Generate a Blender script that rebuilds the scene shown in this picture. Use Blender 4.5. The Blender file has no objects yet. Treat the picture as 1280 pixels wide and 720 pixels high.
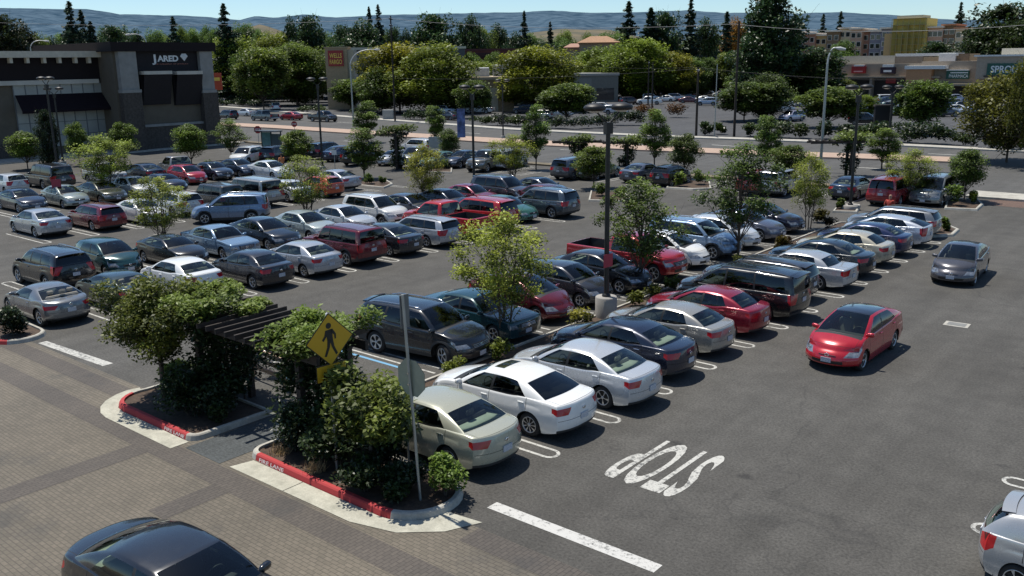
import bpy, math, random
import numpy as np
from mathutils import Matrix, Vector
from mathutils.bvhtree import BVHTree
R_ = math.radians
rnd = random.Random(7)
scene = bpy.context.scene
COL = scene.collection

# ---------------------------------------------------------------- camera model
FPX, PIT, ROL, HEAD, CAMH = 1128.0, R_(14.05), R_(-.83), R_(39.93), 9.24
_fw = Vector((-math.sin(HEAD)*math.cos(PIT), math.cos(HEAD)*math.cos(PIT), -math.sin(PIT)))
_r0 = Vector((math.cos(HEAD), math.sin(HEAD), 0)); _u0 = _r0.cross(_fw)
_r = _r0*math.cos(ROL) + _u0*math.sin(ROL); _u = -_r0*math.sin(ROL) + _u0*math.cos(ROL)

def ray(px, py):
    return _fw + _r*((px-640)/FPX) - _u*((py-360)/FPX)
def G(px, py, z=0.0):
    """point of the ground (height z) surveyed from the photograph"""
    d = ray(px, py); t = (z-CAMH)/d.z
    return Vector((d.x*t, d.y*t, z))
def AT(px, py, rng):
    """point at horizontal distance rng in the direction of a pixel"""
    d = ray(px, py); t = rng/math.hypot(d.x, d.y)
    return Vector((d.x*t, d.y*t, CAMH+d.z*t))
def HT(base, px, py):
    """height of a pixel above a ground point"""
    return AT(px, py, math.hypot(base.x, base.y)).z
def PW(base, w):
    """metres spanned by w pixels at that point"""
    d = Vector((base.x, base.y, 2-CAMH)).dot(_fw)
    return w*d/FPX

cam_d = bpy.data.cameras.new('camera'); cam = bpy.data.objects.new('camera', cam_d); COL.objects.link(cam)
cam_d.sensor_width = 36; cam_d.lens = 36*FPX/1280; cam_d.clip_end = 30000; cam_d.clip_start = .1
M = Matrix((( _r.x, _u.x, -_fw.x, 0), (_r.y, _u.y, -_fw.y, 0), (_r.z, _u.z, -_fw.z, CAMH), (0, 0, 0, 1)))
cam.matrix_world = M
scene.camera = cam
scene.view_settings.view_transform = 'Standard'; scene.view_settings.look = 'None'; scene.view_settings.exposure = 0

# ---------------------------------------------------------------- light
SUNV = Vector((.38, -.03, -1)).normalized()            # direction the light travels
sun_d = bpy.data.lights.new('sun', 'SUN'); sun = bpy.data.objects.new('sun', sun_d); COL.objects.link(sun)
sun_d.energy = 5.0; sun_d.angle = R_(.5); sun_d.color = (1, .955, .87)
sun.rotation_euler = SUNV.to_track_quat('-Z', 'Y').to_euler(); sun.location = (-20, 10, 60)
w = bpy.data.worlds.new('World'); scene.world = w; w.use_nodes = True
nt = w.node_tree; bg = nt.nodes['Background']
sky = nt.nodes.new('ShaderNodeTexSky'); sky.sky_type = 'NISHITA'; sky.sun_disc = False
sky.sun_elevation = math.asin(-SUNV.z); sky.sun_rotation = math.atan2(-SUNV.x, -SUNV.y)
sky.altitude = 20; sky.air_density = 1.0; sky.dust_density = .35; sky.ozone_density = 2.2
# clear summer haze: brighter, greener blue low above the horizon
tcw = nt.nodes.new('ShaderNodeTexCoord'); sxw = nt.nodes.new('ShaderNodeSeparateXYZ'); nt.links.new(tcw.outputs['Generated'], sxw.inputs[0])
rw_ = nt.nodes.new('ShaderNodeValToRGB'); nt.links.new(sxw.outputs[2], rw_.inputs[0])
for e, (p_, c_) in zip([rw_.color_ramp.elements[0], rw_.color_ramp.elements[1], rw_.color_ramp.elements.new(.10)], ((0., (1.12, 1.36, 1.62, 1)), (.5, (.86, .92, .95, 1)), (.16, (.82, 1.0, 1.12, 1)))): e.position = p_; e.color = c_
mw_ = nt.nodes.new('ShaderNodeMix'); mw_.data_type = 'RGBA'; mw_.blend_type = 'MULTIPLY'; mw_.inputs[0].default_value = 1
nt.links.new(sky.outputs[0], mw_.inputs[6]); nt.links.new(rw_.outputs[0], mw_.inputs[7])
nt.links.new(mw_.outputs[2], bg.inputs[0]); bg.inputs[1].default_value = .098

# ---------------------------------------------------------------- materials
MATS = {}
def newmat(name):
    m = bpy.data.materials.new(name); m.use_nodes = True
    return m, m.node_tree, m.node_tree.nodes['Principled BSDF']
def N(nt, t, **kw):
    n = nt.nodes.new(t)
    for k, v in kw.items(): setattr(n, k, v)
    return n
def ramp(nt, fac, stops):
    r = N(nt, 'ShaderNodeValToRGB'); el = r.color_ramp.elements
    while len(el) < len(stops): el.new(.5)
    for e, (p, c) in zip(el, stops):
        e.position = p; e.color = (*c, 1) if len(c) == 3 else c
    nt.links.new(fac, r.inputs[0]); return r.outputs[0]
def noise(nt, scale, detail=4, rough=.55, vec=None):
    n = N(nt, 'ShaderNodeTexNoise'); n.inputs['Scale'].default_value = scale; n.inputs['Detail'].default_value = detail
    n.inputs['Roughness'].default_value = rough
    if vec is not None: nt.links.new(vec, n.inputs['Vector'])
    return n.outputs['Fac']
def pos(nt): return N(nt, 'ShaderNodeNewGeometry').outputs['Position']
def mixc(nt, fac, a, b, mode='MIX'):
    m = N(nt, 'ShaderNodeMix', data_type='RGBA', blend_type=mode)
    for i, v in ((0, fac), (6, a), (7, b)):
        if hasattr(v, 'is_output'): nt.links.new(v, m.inputs[i])
        else: m.inputs[i].default_value = v if i == 0 else (*v, 1)
    return m.outputs[2]
def bump(nt, p, h, strength=.3, dist=.02):
    b = N(nt, 'ShaderNodeBump'); b.inputs['Strength'].default_value = strength; b.inputs['Distance'].default_value = dist
    nt.links.new(h, b.inputs['Height']); nt.links.new(b.outputs[0], p.inputs['Normal'])
def mat(name, col, rough=.6, metal=0., coat=0., var=.12, vscale=3., obj=False, spec=.5, emit=None):
    """plain surface with a little procedural unevenness"""
    if name in MATS: return MATS[name]
    m, t, p = newmat(name)
    tc = N(t, 'ShaderNodeTexCoord').outputs['Object'] if obj else pos(t)
    f = noise(t, vscale, 4, .6, tc)
    a = tuple(c*(1-var) for c in col); b = tuple(min(1, c*(1+var)) for c in col)
    t.links.new(ramp(t, f, [(.3, a), (.7, b)]), p.inputs['Base Color'])
    p.inputs['Roughness'].default_value = rough; p.inputs['Metallic'].default_value = metal
    p.inputs['Coat Weight'].default_value = coat; p.inputs['Coat Roughness'].default_value = .04
    p.inputs['Specular IOR Level'].default_value = spec
    MATS[name] = m; return m

def m_paint():
    m, t, p = newmat('car_paint')
    oi = N(t, 'ShaderNodeObjectInfo')
    tc = N(t, 'ShaderNodeTexCoord')
    fl = noise(t, 3, 5, .6, tc.outputs['Object'])
    sx = N(t, 'ShaderNodeSeparateXYZ'); t.links.new(tc.outputs['Object'], sx.inputs[0])
    dz = N(t, 'ShaderNodeMapRange'); t.links.new(sx.outputs[2], dz.inputs[0])
    dz.inputs[1].default_value = .15; dz.inputs[2].default_value = .75; dz.inputs[3].default_value = .06; dz.inputs[4].default_value = .0
    mul = N(t, 'ShaderNodeMath', operation='MULTIPLY'); t.links.new(dz.outputs[0], mul.inputs[0]); t.links.new(fl, mul.inputs[1])
    c = mixc(t, mul.outputs[0], (1, 1, 1), (.14, .12, .10))
    t.links.new(oi.outputs['Color'], c.node.inputs[6])
    t.links.new(c, p.inputs['Base Color'])
    t.links.new(oi.outputs['Alpha'], p.inputs['Metallic'])
    rr = N(t, 'ShaderNodeMapRange'); t.links.new(fl, rr.inputs[0]); rr.inputs[3].default_value = .20; rr.inputs[4].default_value = .34
    t.links.new(rr.outputs[0], p.inputs['Roughness'])
    p.inputs['Coat Weight'].default_value = 1.; p.inputs['Coat Roughness'].default_value = .05
    return m
PAINT = m_paint()
def m_glass(name, tint, refl=.02):
    m, t, p = newmat(name)
    t.nodes.remove(p); out = t.nodes['Material Output']
    tr = N(t, 'ShaderNodeBsdfTransparent'); tr.inputs[0].default_value = (*tint, 1)
    gl = N(t, 'ShaderNodeBsdfGlossy'); gl.inputs['Roughness'].default_value = .03; gl.inputs[0].default_value = (.9, .95, 1, 1)
    fr = N(t, 'ShaderNodeFresnel'); fr.inputs[0].default_value = 1.5
    ad = N(t, 'ShaderNodeMath', operation='ADD'); ad.inputs[1].default_value = refl; t.links.new(fr.outputs[0], ad.inputs[0])
    mx = N(t, 'ShaderNodeMixShader'); t.links.new(ad.outputs[0], mx.inputs[0]); t.links.new(tr.outputs[0], mx.inputs[1]); t.links.new(gl.outputs[0], mx.inputs[2])
    t.links.new(mx.outputs[0], out.inputs[0]); return m
GLASS = m_glass('window_glass', (.46, .54, .52)); GLASSD = m_glass('privacy_glass', (.10, .11, .115)); GLASSC = m_glass('screen_glass', (.68, .78, .74), .015)
BLACK = mat('black_trim', (.018, .018, .019), .5, var=.2)
SEAM = mat('panel_gap', (.008, .008, .008), .8)
CLAD = mat('grey_cladding', (.035, .036, .038), .65)
CHROME = mat('chrome', (.75, .76, .78), .12, 1.0, var=.03)
RUBBER = mat('tyre_rubber', (.022, .022, .023), .85, obj=True)
ALLOY = mat('wheel_alloy', (.55, .56, .58), .32, .75, var=.08)
HEADL = mat('headlamp_lens', (.30, .32, .34), .08, .5, 1., var=.6, vscale=9, obj=True)
TAILL = mat('tail_lamp_lens', (.42, .005, .010), .22, 0, .35, var=.22, vscale=10, obj=True)
AMBER = mat('amber_lens', (.7, .22, .03), .1, 0, 1., obj=True)
SEAT = mat('seat_fabric', (.30, .28, .24), .9); SEATD = mat('dark_seat', (.04, .04, .042), .9); DASH = mat('dashboard_plastic', (.035, .035, .037), .7)
SHELF = mat('parcel_shelf', (.44, .45, .38), .9)
def m_plate():
    m, t, p = newmat('plate')
    tc = N(t, 'ShaderNodeTexCoord').outputs['Object']
    f = noise(t, 45, 1, .4, tc)
    t.links.new(ramp(t, f, [(.50, (.62, .63, .64)), (.56, (.30, .34, .45))]), p.inputs['Base Color'])
    p.inputs['Roughness'].default_value = .4; return m
PLATE = m_plate()

# ---------------------------------------------------------------- object helpers
def prop(o, label=None, cat=None, group=None, kind=None):
    if label: o['label'] = label
    if cat: o['category'] = cat
    if group: o['group'] = group
    if kind: o['kind'] = kind
    return o
def empty(name, loc=(0, 0, 0), rz=0, label=None, cat=None, group=None):
    o = bpy.data.objects.new(name, None); COL.objects.link(o); o.location = loc; o.rotation_euler = (0, 0, rz)
    o.empty_display_size = .2
    return prop(o, label, cat, group)
def link(name, me, parent=None, loc=None):
    o = bpy.data.objects.new(name, me); COL.objects.link(o)
    if parent is not None: o.parent = parent
    if loc is not None: o.location = loc
    return o
def tree_copy(o, parent=None):
    c = o.copy(); COL.objects.link(c); c.parent = parent
    for ch in list(o.children): tree_copy(ch, c)
    return c

class MB:
    """collects polygons; build() links them as one mesh object"""
    def __init__(s): s.v = []; s.f = []; s.m = []; s.s = []
    def add(s, vs, fs, mi=0, smooth=False):
        b = len(s.v); s.v += [tuple(v) for v in vs]
        for f in fs: s.f.append(tuple(b+i for i in f)); s.m.append(mi); s.s.append(smooth)
        return s
    def box(s, x0, x1, y0, y1, z0, z1, mi=0, mtx=None, bev=0.):
        if bev:
            b = min(bev, (x1-x0)/2.1, (y1-y0)/2.1, (z1-z0)/2.1)
            P = []
            for z, i in ((z0, b), (z0+b, 0), (z1-b, 0), (z1, b)):
                for (x, y) in ((x0+b, y0+i), (x1-b, y0+i), (x1-i, y0+b), (x1-i, y1-b), (x1-b, y1-i), (x0+b, y1-i), (x0+i, y1-b), (x0+i, y0+b)): P.append((x, y, z))
            F = [tuple(range(7, -1, -1)), tuple(range(24, 32))]
            for r in range(3):
                for k in range(8): F.append((r*8+k, r*8+(k+1) % 8, r*8+8+(k+1) % 8, r*8+8+k))
        else:
            P = [(x, y, z) for z in (z0, z1) for x, y in ((x0, y0), (x1, y0), (x1, y1), (x0, y1))]
            F = [(3, 2, 1, 0), (4, 5, 6, 7), (0, 1, 5, 4), (1, 2, 6, 5), (2, 3, 7, 6), (3, 0, 4, 7)]
        if mtx is not None: P = [tuple(mtx @ Vector(p)) for p in P]
        return s.add(P, F, mi)
    def tube(s, pts, rad, n=8, mi=0, smooth=True, cap=True):
        pts = [Vector(p) for p in pts]; k = len(pts)
        rad = rad if isinstance(rad, (list, tuple)) else [rad]*k
        P = []
        for i, p in enumerate(pts):
            d = (pts[min(i+1, k-1)]-pts[max(i-1, 0)]).normalized()
            a = d.cross(Vector((0, 0, 1)) if abs(d.z) < .95 else Vector((1, 0, 0))).normalized(); b = d.cross(a)
            for j in range(n):
                t = 2*math.pi*j/n; P.append(p+(a*math.cos(t)+b*math.sin(t))*rad[i])
        F = [(i*n+j, i*n+(j+1) % n, (i+1)*n+(j+1) % n, (i+1)*n+j) for i in range(k-1) for j in range(n)]
        s.add(P, F, mi, smooth)
        if cap: s.add(P[:n], [tuple(range(n))[::-1]], mi); s.add(P[-n:], [tuple(range(n))], mi)
        return s
    def lathe(s, prof, n=24, mi=0, c=(0, 0, 0), axis='Z', smooth=True):
        P = []
        for r, z in prof:
            for j in range(n):
                t = 2*math.pi*j/n; x, y = r*math.cos(t), r*math.sin(t)
                P.append((c[0]+x, c[1]+y, c[2]+z) if axis == 'Z' else (c[0]+x, c[1]+z, c[2]+y))
        F = [(i*n+j, i*n+(j+1) % n, (i+1)*n+(j+1) % n, (i+1)*n+j) for i in range(len(prof)-1) for j in range(n)]
        return s.add(P, F, mi, smooth)
    def poly(s, pts, z=None, mi=0):
        P = [(p[0], p[1], z if z is not None else p[2]) for p in pts]
        return s.add(P, [tuple(range(len(P)))], mi)
    def mesh(s, name, mats):
        me = bpy.data.meshes.new(name); me.from_pydata(s.v, [], s.f)
        for m in (mats if isinstance(mats, (list, tuple)) else [mats]): me.materials.append(m)
        me.polygons.foreach_set('material_index', s.m); me.polygons.foreach_set('use_smooth', s.s)
        me.update(); return me
    def build(s, name, mats, parent=None, loc=None):
        return link(name, s.mesh(name, mats), parent, loc)
# ================================================================= cars
import bisect, functools
def interp(kn):
    xs = np.array([k[0] for k in kn], float); ys = np.array([k[1] for k in kn], float)
    h = np.diff(xs); dl = np.diff(ys)/h; m = np.zeros(len(xs)); m[0] = dl[0]; m[-1] = dl[-1]
    for i in range(1, len(xs)-1):
        m[i] = 0 if dl[i-1]*dl[i] <= 0 else 2*dl[i-1]*dl[i]/(dl[i-1]+dl[i])
    xs, ys, h, m = xs.tolist(), ys.tolist(), h.tolist(), m.tolist()
    @functools.lru_cache(None)
    def f(x):
        x = min(max(x, xs[0]), xs[-1]); i = min(bisect.bisect_right(xs, x)-1, len(h)-1); t = (x-xs[i])/h[i]
        return float((2*t**3-3*t*t+1)*ys[i]+(t**3-2*t*t+t)*h[i]*m[i]+(-2*t**3+3*t*t)*ys[i+1]+(t**3-t*t)*h[i]*m[i+1])
    return f
def dense(br, step):
    br = sorted(set(round(b, 4) for b in br)); out = []
    for a, b in zip(br, br[1:]):
        k = max(1, int(math.ceil((b-a)/step-1e-6))); out += [a+(b-a)*i/k for i in range(k)]
    return out+[br[-1]]

def car_mesh(S):
    """S: dict of measures -> {part name: (MB, materials)}; x forward, origin on the ground under the middle"""
    L, W, H, wb, fo, Rw = S['L'], S['W'], S['H'], S['wb'], S['fo'], S['R']
    top = interp(S['top']); crown = interp(S['crown']); sill = S.get('sill', .2)
    Ra = Rw+.06; wc = Rw-.005
    ax = (fo, fo+wb)
    fb, rb, tap, rtap = S.get('fb', .32), S.get('rb', .2), S.get('tap', .93), S.get('rtap', .95)
    fs, rs = S.get('nose', [(-.03), 0, -.03, -.13]), S.get('tail', [-.05, .0, -.01, -.06])
    nosef = interp([(0, fs[0]), (.3, fs[1]), (.72, fs[2]), (1, fs[3])]); tailf = interp([(0, rs[0]), (.35, rs[1]), (.7, rs[2]), (1, rs[3])])
    def wprof(d):
        a = 1-(1-tap)*max(0, 1-d/1.0)**2; b = 1-(1-rtap)*max(0, 1-(L-d)/1.1)**2
        return a*b
    bh = S.get('bulge', .06)
    @functools.lru_cache(None)
    def F(d, v, h, zb=None):
        zt = top(d)
        lift = .06*max(0, 1-d/.5)+.10*max(0, 1-(L-d)/.6)
        zb = sill+lift if zb is None else zb
        z = zb+h*(zt-zb)+crown(d)*(1-abs(v)**2.2)*h**3
        t = (z-sill)/(zt-sill) if h < 1 else 1.
        t = min(max(t, 0), 1)
        s = 1-.055*max(0, 1-t/.42)**2-S.get('tumble', .07)*max(0, (t-.5)/.5)**1.8
        s -= .010*math.exp(-((t-.80)/.05)**2)            # shoulder crease
        y = v*W/2*wprof(d)*s
        ef = max(0, 1-d/.95)**1.6; er = max(0, 1-(L-d)/.8)**1.6
        x = L/2-d-fb*abs(v)**2.6*ef+nosef(h)*ef+rb*abs(v)**2.8*er-tailf(h)*er
        return (x, y, z)
    V = []; idx = {}
    def vid(p):
        k = (round(p[0], 4), round(p[1], 4), round(p[2], 4))
        if k not in idx: idx[k] = len(V); V.append(p)
        return idx[k]
    faces = []; tags = []
    def face(ps, tag):
        ids = []
        for p in ps:
            i = vid(p)
            if i not in ids: ids.append(i)
        if len(ids) > 2: faces.append(ids); tags.append(tag)
    # --- lower body
    doors = S['doors']                  # list of d for door edges [(d0,d1),...]
    hd = S['hood'] ; dk = S['deck']     # (d0,d1) of hood lid and deck lid (or None)
    hl, tl = S['hl'], S['tl']           # (vmin,hmin,hmax,dside)
    dbr = [0, .02, .06, .12, .2, .3, L-.3, L-.2, L-.12, L-.06, L-.02, L, hl[3], L-tl[3]]
    arch = {}
    for a in ax:
        ks = 14
        for i in range(ks+1):
            th = math.pi*i/ks; d = a-Ra*math.cos(th); dbr.append(d); arch[round(d, 4)] = wc+Ra*math.sin(th)
        dbr += [a-Ra-.012, a+Ra+.012]
    seams = []
    for d0, d1 in doors: seams += [d0, d1]
    for q in (hd, dk):
        if q: seams += [q[0], q[1]]
    for q in seams: dbr += [q-.007, q+.007]
    dbr += [S['A'][0]-.2, S['A'][0]]
    ds = [d for d in dense(dbr, .16)]
    def zbot(d):
        k = round(d, 4)
        if k in arch: return arch[k]
        for a in ax:
            if abs(d-a) < Ra-1e-4: return wc+math.sqrt(Ra*Ra-(d-a)**2)
        return None
    bs = S.get('bs', .46)
    hs = dense([0, .1, .16, hl[1], hl[2], tl[1], tl[2], bs, bs+.016, .9, .95, 1], .13)
    vs = dense([-1, -.97, -.9, -hl[0], -tl[0], -.5, 0, .5, hl[0], tl[0], .9, .97, 1, -.86, -.85, .86, .85, -S['gr'][0], S['gr'][0]], .16)
    # lamps are not rectangles: bend the panel lines round them
    def hwarp(d, h):
        for t, lp, g in ((d, hl, .50), (L-d, tl, .42)):
            w_ = lp[3]
            if t < 2.2*w_:
                k = min(1, t/w_); k = k*k*(3-2*k)
                if t > w_: k = 1-(t-w_)/(1.2*w_)
                hc = lp[2]-.25*(lp[2]-lp[1]); h = h+(hc-h)*g*k*min(1, 5*h*(1-h))
        return h
    def vwarp(v, h, end):
        lp, s_ = (hl, S.get('hslant', -.45)) if end == 0 else (tl, S.get('tslant', .55))
        b_ = max(0, 1-abs(abs(v)-lp[0])/.32)
        return v-math.copysign(1, v)*s_*(h-lp[1])*b_ if lp[1]-.2 < h < 1 and v else v
    inr = lambda x, a, b: a-1e-6 <= x <= b+1e-6
    for sg in (1, -1):
        for i in range(len(ds)-1):
            d0, d1 = ds[i], ds[i+1]; dm = (d0+d1)/2
            for j in range(len(hs)-1):
                hm = (hs[j]+hs[j+1])/2; tag = 'body'
                if any(abs(dm-q) < .0068 for pr in doors for q in pr) and hm > .1: tag = 'seam'
                for n, (a, b) in enumerate(doors):
                    if a+.007 < dm < b-.007 and hm > .1: tag = 'door%d%s' % (n, 'l' if sg > 0 else 'r')
                if S.get('clad') and hm < S['clad'] : tag = 'clad'
                if S.get('clad') and hm < S['clad']*1.6 and any(abs(dm-a) < Ra+.06 for a in ax): tag = 'clad'
                if dm < hl[3] and hl[1] < hm < hl[2]: tag = 'hl%s' % ('l' if sg > 0 else 'r')
                if dm > L-tl[3] and tl[1] < hm < tl[2]: tag = 'tl%s' % ('l' if sg > 0 else 'r')
                q = [F(a_, sg, hwarp(a_, b_), zbot(a_)) for a_, b_ in ((d0, hs[j]), (d1, hs[j]), (d1, hs[j+1]), (d0, hs[j+1]))]
                face(q if sg < 0 else q[::-1], tag)
    # ends of the arch columns stay open; front and rear faces
    for end in (0, 1):
        d = 0. if end == 0 else L
        for i in range(len(vs)-1):
            vm = (vs[i]+vs[i+1])/2; av = abs(vm)
            for j in range(len(hs)-1):
                hm = (hs[j]+hs[j+1])/2; tag = 'body'
                if end == 0:
                    if av > hl[0] and hl[1] < hm < hl[2]: tag = 'hl%s' % ('l' if vm > 0 else 'r')
                    elif av < S['gr'][0] and S['gr'][1] < hm < S['gr'][2]: tag = 'grille'
                    elif av < .62 and .1 < hm < S.get('intake', .36): tag = 'intake'
                else:
                    if av > tl[0] and tl[1] < hm < tl[2]: tag = 'tl%s' % ('l' if vm > 0 else 'r')
                    elif hm < .1: tag = 'clad'
                    elif bs < hm < bs+.016 and av < .97: tag = 'seam'
                if S.get('clad') and hm < S['clad']*1.3 and tag == 'body': tag = 'clad'
                q = [F(d, vwarp(a_, b_, end), b_) for a_, b_ in ((vs[i], hs[j]), (vs[i+1], hs[j]), (vs[i+1], hs[j+1]), (vs[i], hs[j+1]))]
                face(q[::-1] if end == 0 else q, tag)
    bed = S.get('bed')
    for i in range(len(ds)-1):
        d0, d1 = ds[i], ds[i+1]; dm = (d0+d1)/2
        for j in range(len(vs)-1):
            vm = (vs[j]+vs[j+1])/2; tag = 'body'
            if hd and (any(abs(dm-q) < .0068 for q in hd) and abs(vm) < .86 or (hd[0] < dm < hd[1] and .85 < abs(vm) < .86)): tag = 'seam'
            elif hd and hd[0] < dm < hd[1] and abs(vm) < .85: tag = 'hood'
            if dk and (any(abs(dm-q) < .0068 for q in dk) and abs(vm) < .86 or (dk[0] < dm < dk[1] and .85 < abs(vm) < .86)): tag = 'seam'
            if S['A'][0]-.2 < dm < S['A'][0] and abs(vm) < .9 : tag = 'trim'
            if bed and bed[0] < dm < bed[1] and abs(vm) < .9: continue
            if S['posts'][0][0]-.02 < dm < S['posts'][-1][0]-.04 and abs(vm) < .86: continue
            q = [F(d0, vs[j], 1), F(d1, vs[j], 1), F(d1, vs[j+1], 1), F(d0, vs[j+1], 1)]
            face(q[::-1] if True else q, tag)
    # --- greenhouse
    posts = S['posts']                  # (d at belt, d at roof, kind of column that follows)
    nP = len(posts)-1
    roofz = interp(S['roof'])           # over d
    wr = S.get('wr', .70); bw = S.get('bw', (.16, .08)); bwr = S.get('bwr', (.14, .05))
    rc = S.get('rc', .05)
    gd0, gd1 = posts[0], posts[-1]
    roofd0, roofd1 = posts[0][1], posts[-1][1]
    @functools.lru_cache(None)
    def GH(a, v, h):
        i = min(int(a), nP-1); t = a-i
        db = posts[i][0]+(posts[i+1][0]-posts[i][0])*t; dr = posts[i][1]+(posts[i+1][1]-posts[i][1])*t
        ta = a/nP
        ef = max(0, 1-ta/.30)**2; er = max(0, 1-(1-ta)/.30)**2
        cv = 1-abs(v)**2
        db2 = db-bw[0]*cv*ef+bwr[0]*cv*er; dr2 = dr-bw[1]*cv*ef+bwr[1]*cv*er
        fb_ = F(min(max(db, .01), L-.01), 1, 1)
        yb = abs(fb_[1])*(1-.05*ef-.04*er)*.985
        yr = W/2*wr*(1-.05*ef-.06*er)
        zb = top(db2)+crown(min(max(db2, 0), L))*(1-abs(v)**2.2)*.9-.012
        zr = roofz(dr)+rc*(1-abs(v)**2.2)
        hh = h
        zz = zb+(zr-zb)*(hh+.05*math.sin(math.pi*hh))
        y = v*(yb+(yr-yb)*(.55*hh+.45*hh*hh))
        d = db2+(dr2-db2)*hh-S.get('wsc', .03)*math.sin(math.pi*hh)*ef+.02*math.sin(math.pi*hh)*er
        return (L/2-d, y, zz)
    As = dense(list(range(nP+1)), .34); HS = dense([0, .07, .5, .88, 1], .2); VS = dense([-1, -.94, 0, .94, 1], .2)
    for sg in (1, -1):
        for i in range(len(As)-1):
            am = (As[i]+As[i+1])/2; k = posts[int(am)][2]
            for j in range(len(HS)-1):
                hm = (HS[j]+HS[j+1])/2
                tag = 'body'
                if k == 'w' and .07 < hm < .88: tag = 'win%d%s' % (int(am), 'l' if sg > 0 else 'r')
                elif k in 'wb' and hm < .88: tag = 'trim'
                elif hm < .07: tag = 'body'
                q = [GH(As[i], sg, HS[j]), GH(As[i+1], sg, HS[j]), GH(As[i+1], sg, HS[j+1]), GH(As[i], sg, HS[j+1])]
                face(q if sg < 0 else q[::-1], tag)
    rwh = S.get('rwh', (.07, .88))
    RH = dense([0, rwh[0], .5, rwh[1], 1], .2)
    for end in (0, 1):
        a = 0. if end == 0 else float(nP); hh = HS if end == 0 else sorted(set(HS))
        for i in range(len(VS)-1):
            vm = abs(VS[i]+VS[i+1])/2
            for j in range(len(hh)-1):
                hm = (hh[j]+hh[j+1])/2; tag = 'body'
                if end == 0: tag = 'ws' if (vm < .94 and .07 < hm < 1.) else ('trim' if hm < .07 else 'body')
                else:
                    tag = 'rw' if (vm < .94 and .07 < hm < .88) else 'body'
                q = [GH(a, VS[i], hh[j]), GH(a, VS[i+1], hh[j]), GH(a, VS[i+1], hh[j+1]), GH(a, VS[i], hh[j+1])]
                face(q[::-1] if end == 0 else q, tag)
    sr = S.get('sunroof')
    for i in range(len(As)-1):
        am = (As[i]+As[i+1])/2
        for j in range(len(VS)-1):
            vm = abs(VS[j]+VS[j+1])/2
            tag = 'body'
            if sr and sr[0] < am < sr[1] and vm < .6: tag = 'sunroof'
            if S.get('darkroof') and vm < .94: tag = 'darkroof'
            q = [GH(As[i], VS[j], 1), GH(As[i+1], VS[j], 1), GH(As[i+1], VS[j+1], 1), GH(As[i], VS[j+1], 1)]
            face(q[::-1], tag)
    # --- soften hard box edges
    P = np.array(V, float)
    nb = [set() for _ in V]; ecount = {}
    for f in faces:
        for a, b in zip(f, f[1:]+f[:1]):
            nb[a].add(b); nb[b].add(a); e = (min(a, b), max(a, b)); ecount[e] = ecount.get(e, 0)+1
    bnd = set()
    for (a, b), c in ecount.items():
        if c == 1: bnd.add(a); bnd.add(b)
    for it in range(S.get('smooth', 4)):
        fn = []
        for f in faces:
            n = np.cross(P[f[2]]-P[f[0]], P[f[-1]]-P[f[1]]) if len(f) > 3 else np.cross(P[f[1]]-P[f[0]], P[f[2]]-P[f[0]])
            l = np.linalg.norm(n); fn.append(n/l if l > 1e-12 else n)
        vn = [[] for _ in V]
        for f, n in zip(faces, fn):
            for i in f: vn[i].append(n)
        Q = P.copy()
        for i in range(len(V)):
            if i in bnd or len(vn[i]) < 3: continue
            A = np.array(vn[i]); mn = (A @ A.T).min()
            if mn < .90:
                k = min(1., (.90-mn)/.5)*.55
                ns = np.array([P[j] for j in nb[i]])
                wts = 1/np.maximum(np.linalg.norm(ns-P[i], axis=1), .02)
                Q[i] = P[i]*(1-k)+(ns*wts[:, None]).sum(0)/wts.sum()*k
        P = Q
    # consistent outward winding
    out = []
    C0 = np.array([0, 0, H*.45])
    bv = BVHTree.FromPolygons([tuple(p) for p in P], faces)
    groups = {}
    for f, t in zip(faces, tags): groups.setdefault(t, []).append(f)
    def sub(tagset, mis=None, off=0.):
        mb = MB(); mp = {}
        for t in tagset:
            for f in groups.get(t, []):
                ids = []
                for i in f:
                    if i not in mp: mp[i] = len(mb.v); mb.v.append(tuple(P[i]))
                    ids.append(mp[i])
                q = [P[i] for i in f]; cc = sum(q)/len(q); nn = np.cross(q[2]-q[0], q[-1]-q[1]) if len(q) > 3 else np.cross(q[1]-q[0], q[2]-q[0])
                if np.dot(nn, cc-np.array([min(max(cc[0], -L/2+1.3), L/2-1.3), 0, min(max(cc[2], .35), .75)])) < 0: ids.reverse()
                mb.f.append(tuple(ids)); mb.m.append((mis or {}).get(t, 0)); mb.s.append(True)
        return mb
    parts = []                          # (name, mesh, painted, sub-part of index or None)
    bt = ['body', 'seam', 'trim', 'clad', 'intake', 'darkroof']
    bmat = [PAINT, SEAM, BLACK, CLAD, BLACK, mat('dark_roof_panel', (.016, .017, .022), .12, 0, 1.)]
    body = sub(bt, {'seam': 1, 'trim': 2, 'clad': 3, 'intake': 4, 'darkroof': 5})
    def fin(name, mb, ms, par=None):
        if not mb.f: return None
        me = mb.mesh(name, ms)
        import bmesh
        b = bmesh.new(); b.from_mesh(me)
        b.to_mesh(me); b.free()
        parts.append((name, me, par)); return len(parts)-1
    fin('body', body, bmat)
    # underbody, wheel housings
    ub = MB()
    ub.box(-L/2+.35, L/2-.35, -W/2+.30, W/2-.30, sill-.02, .55)
    ub.box(-L/2+.18, L/2-.22, -W/2+.42, W/2-.42, sill+.06, .5)
    for dmid0, dmid1 in ((ax[0]+Ra, ax[1]-Ra),):
        ub.box(L/2-dmid1, L/2-dmid0, -W/2+.10, W/2-.10, sill-.01, .42)
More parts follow.
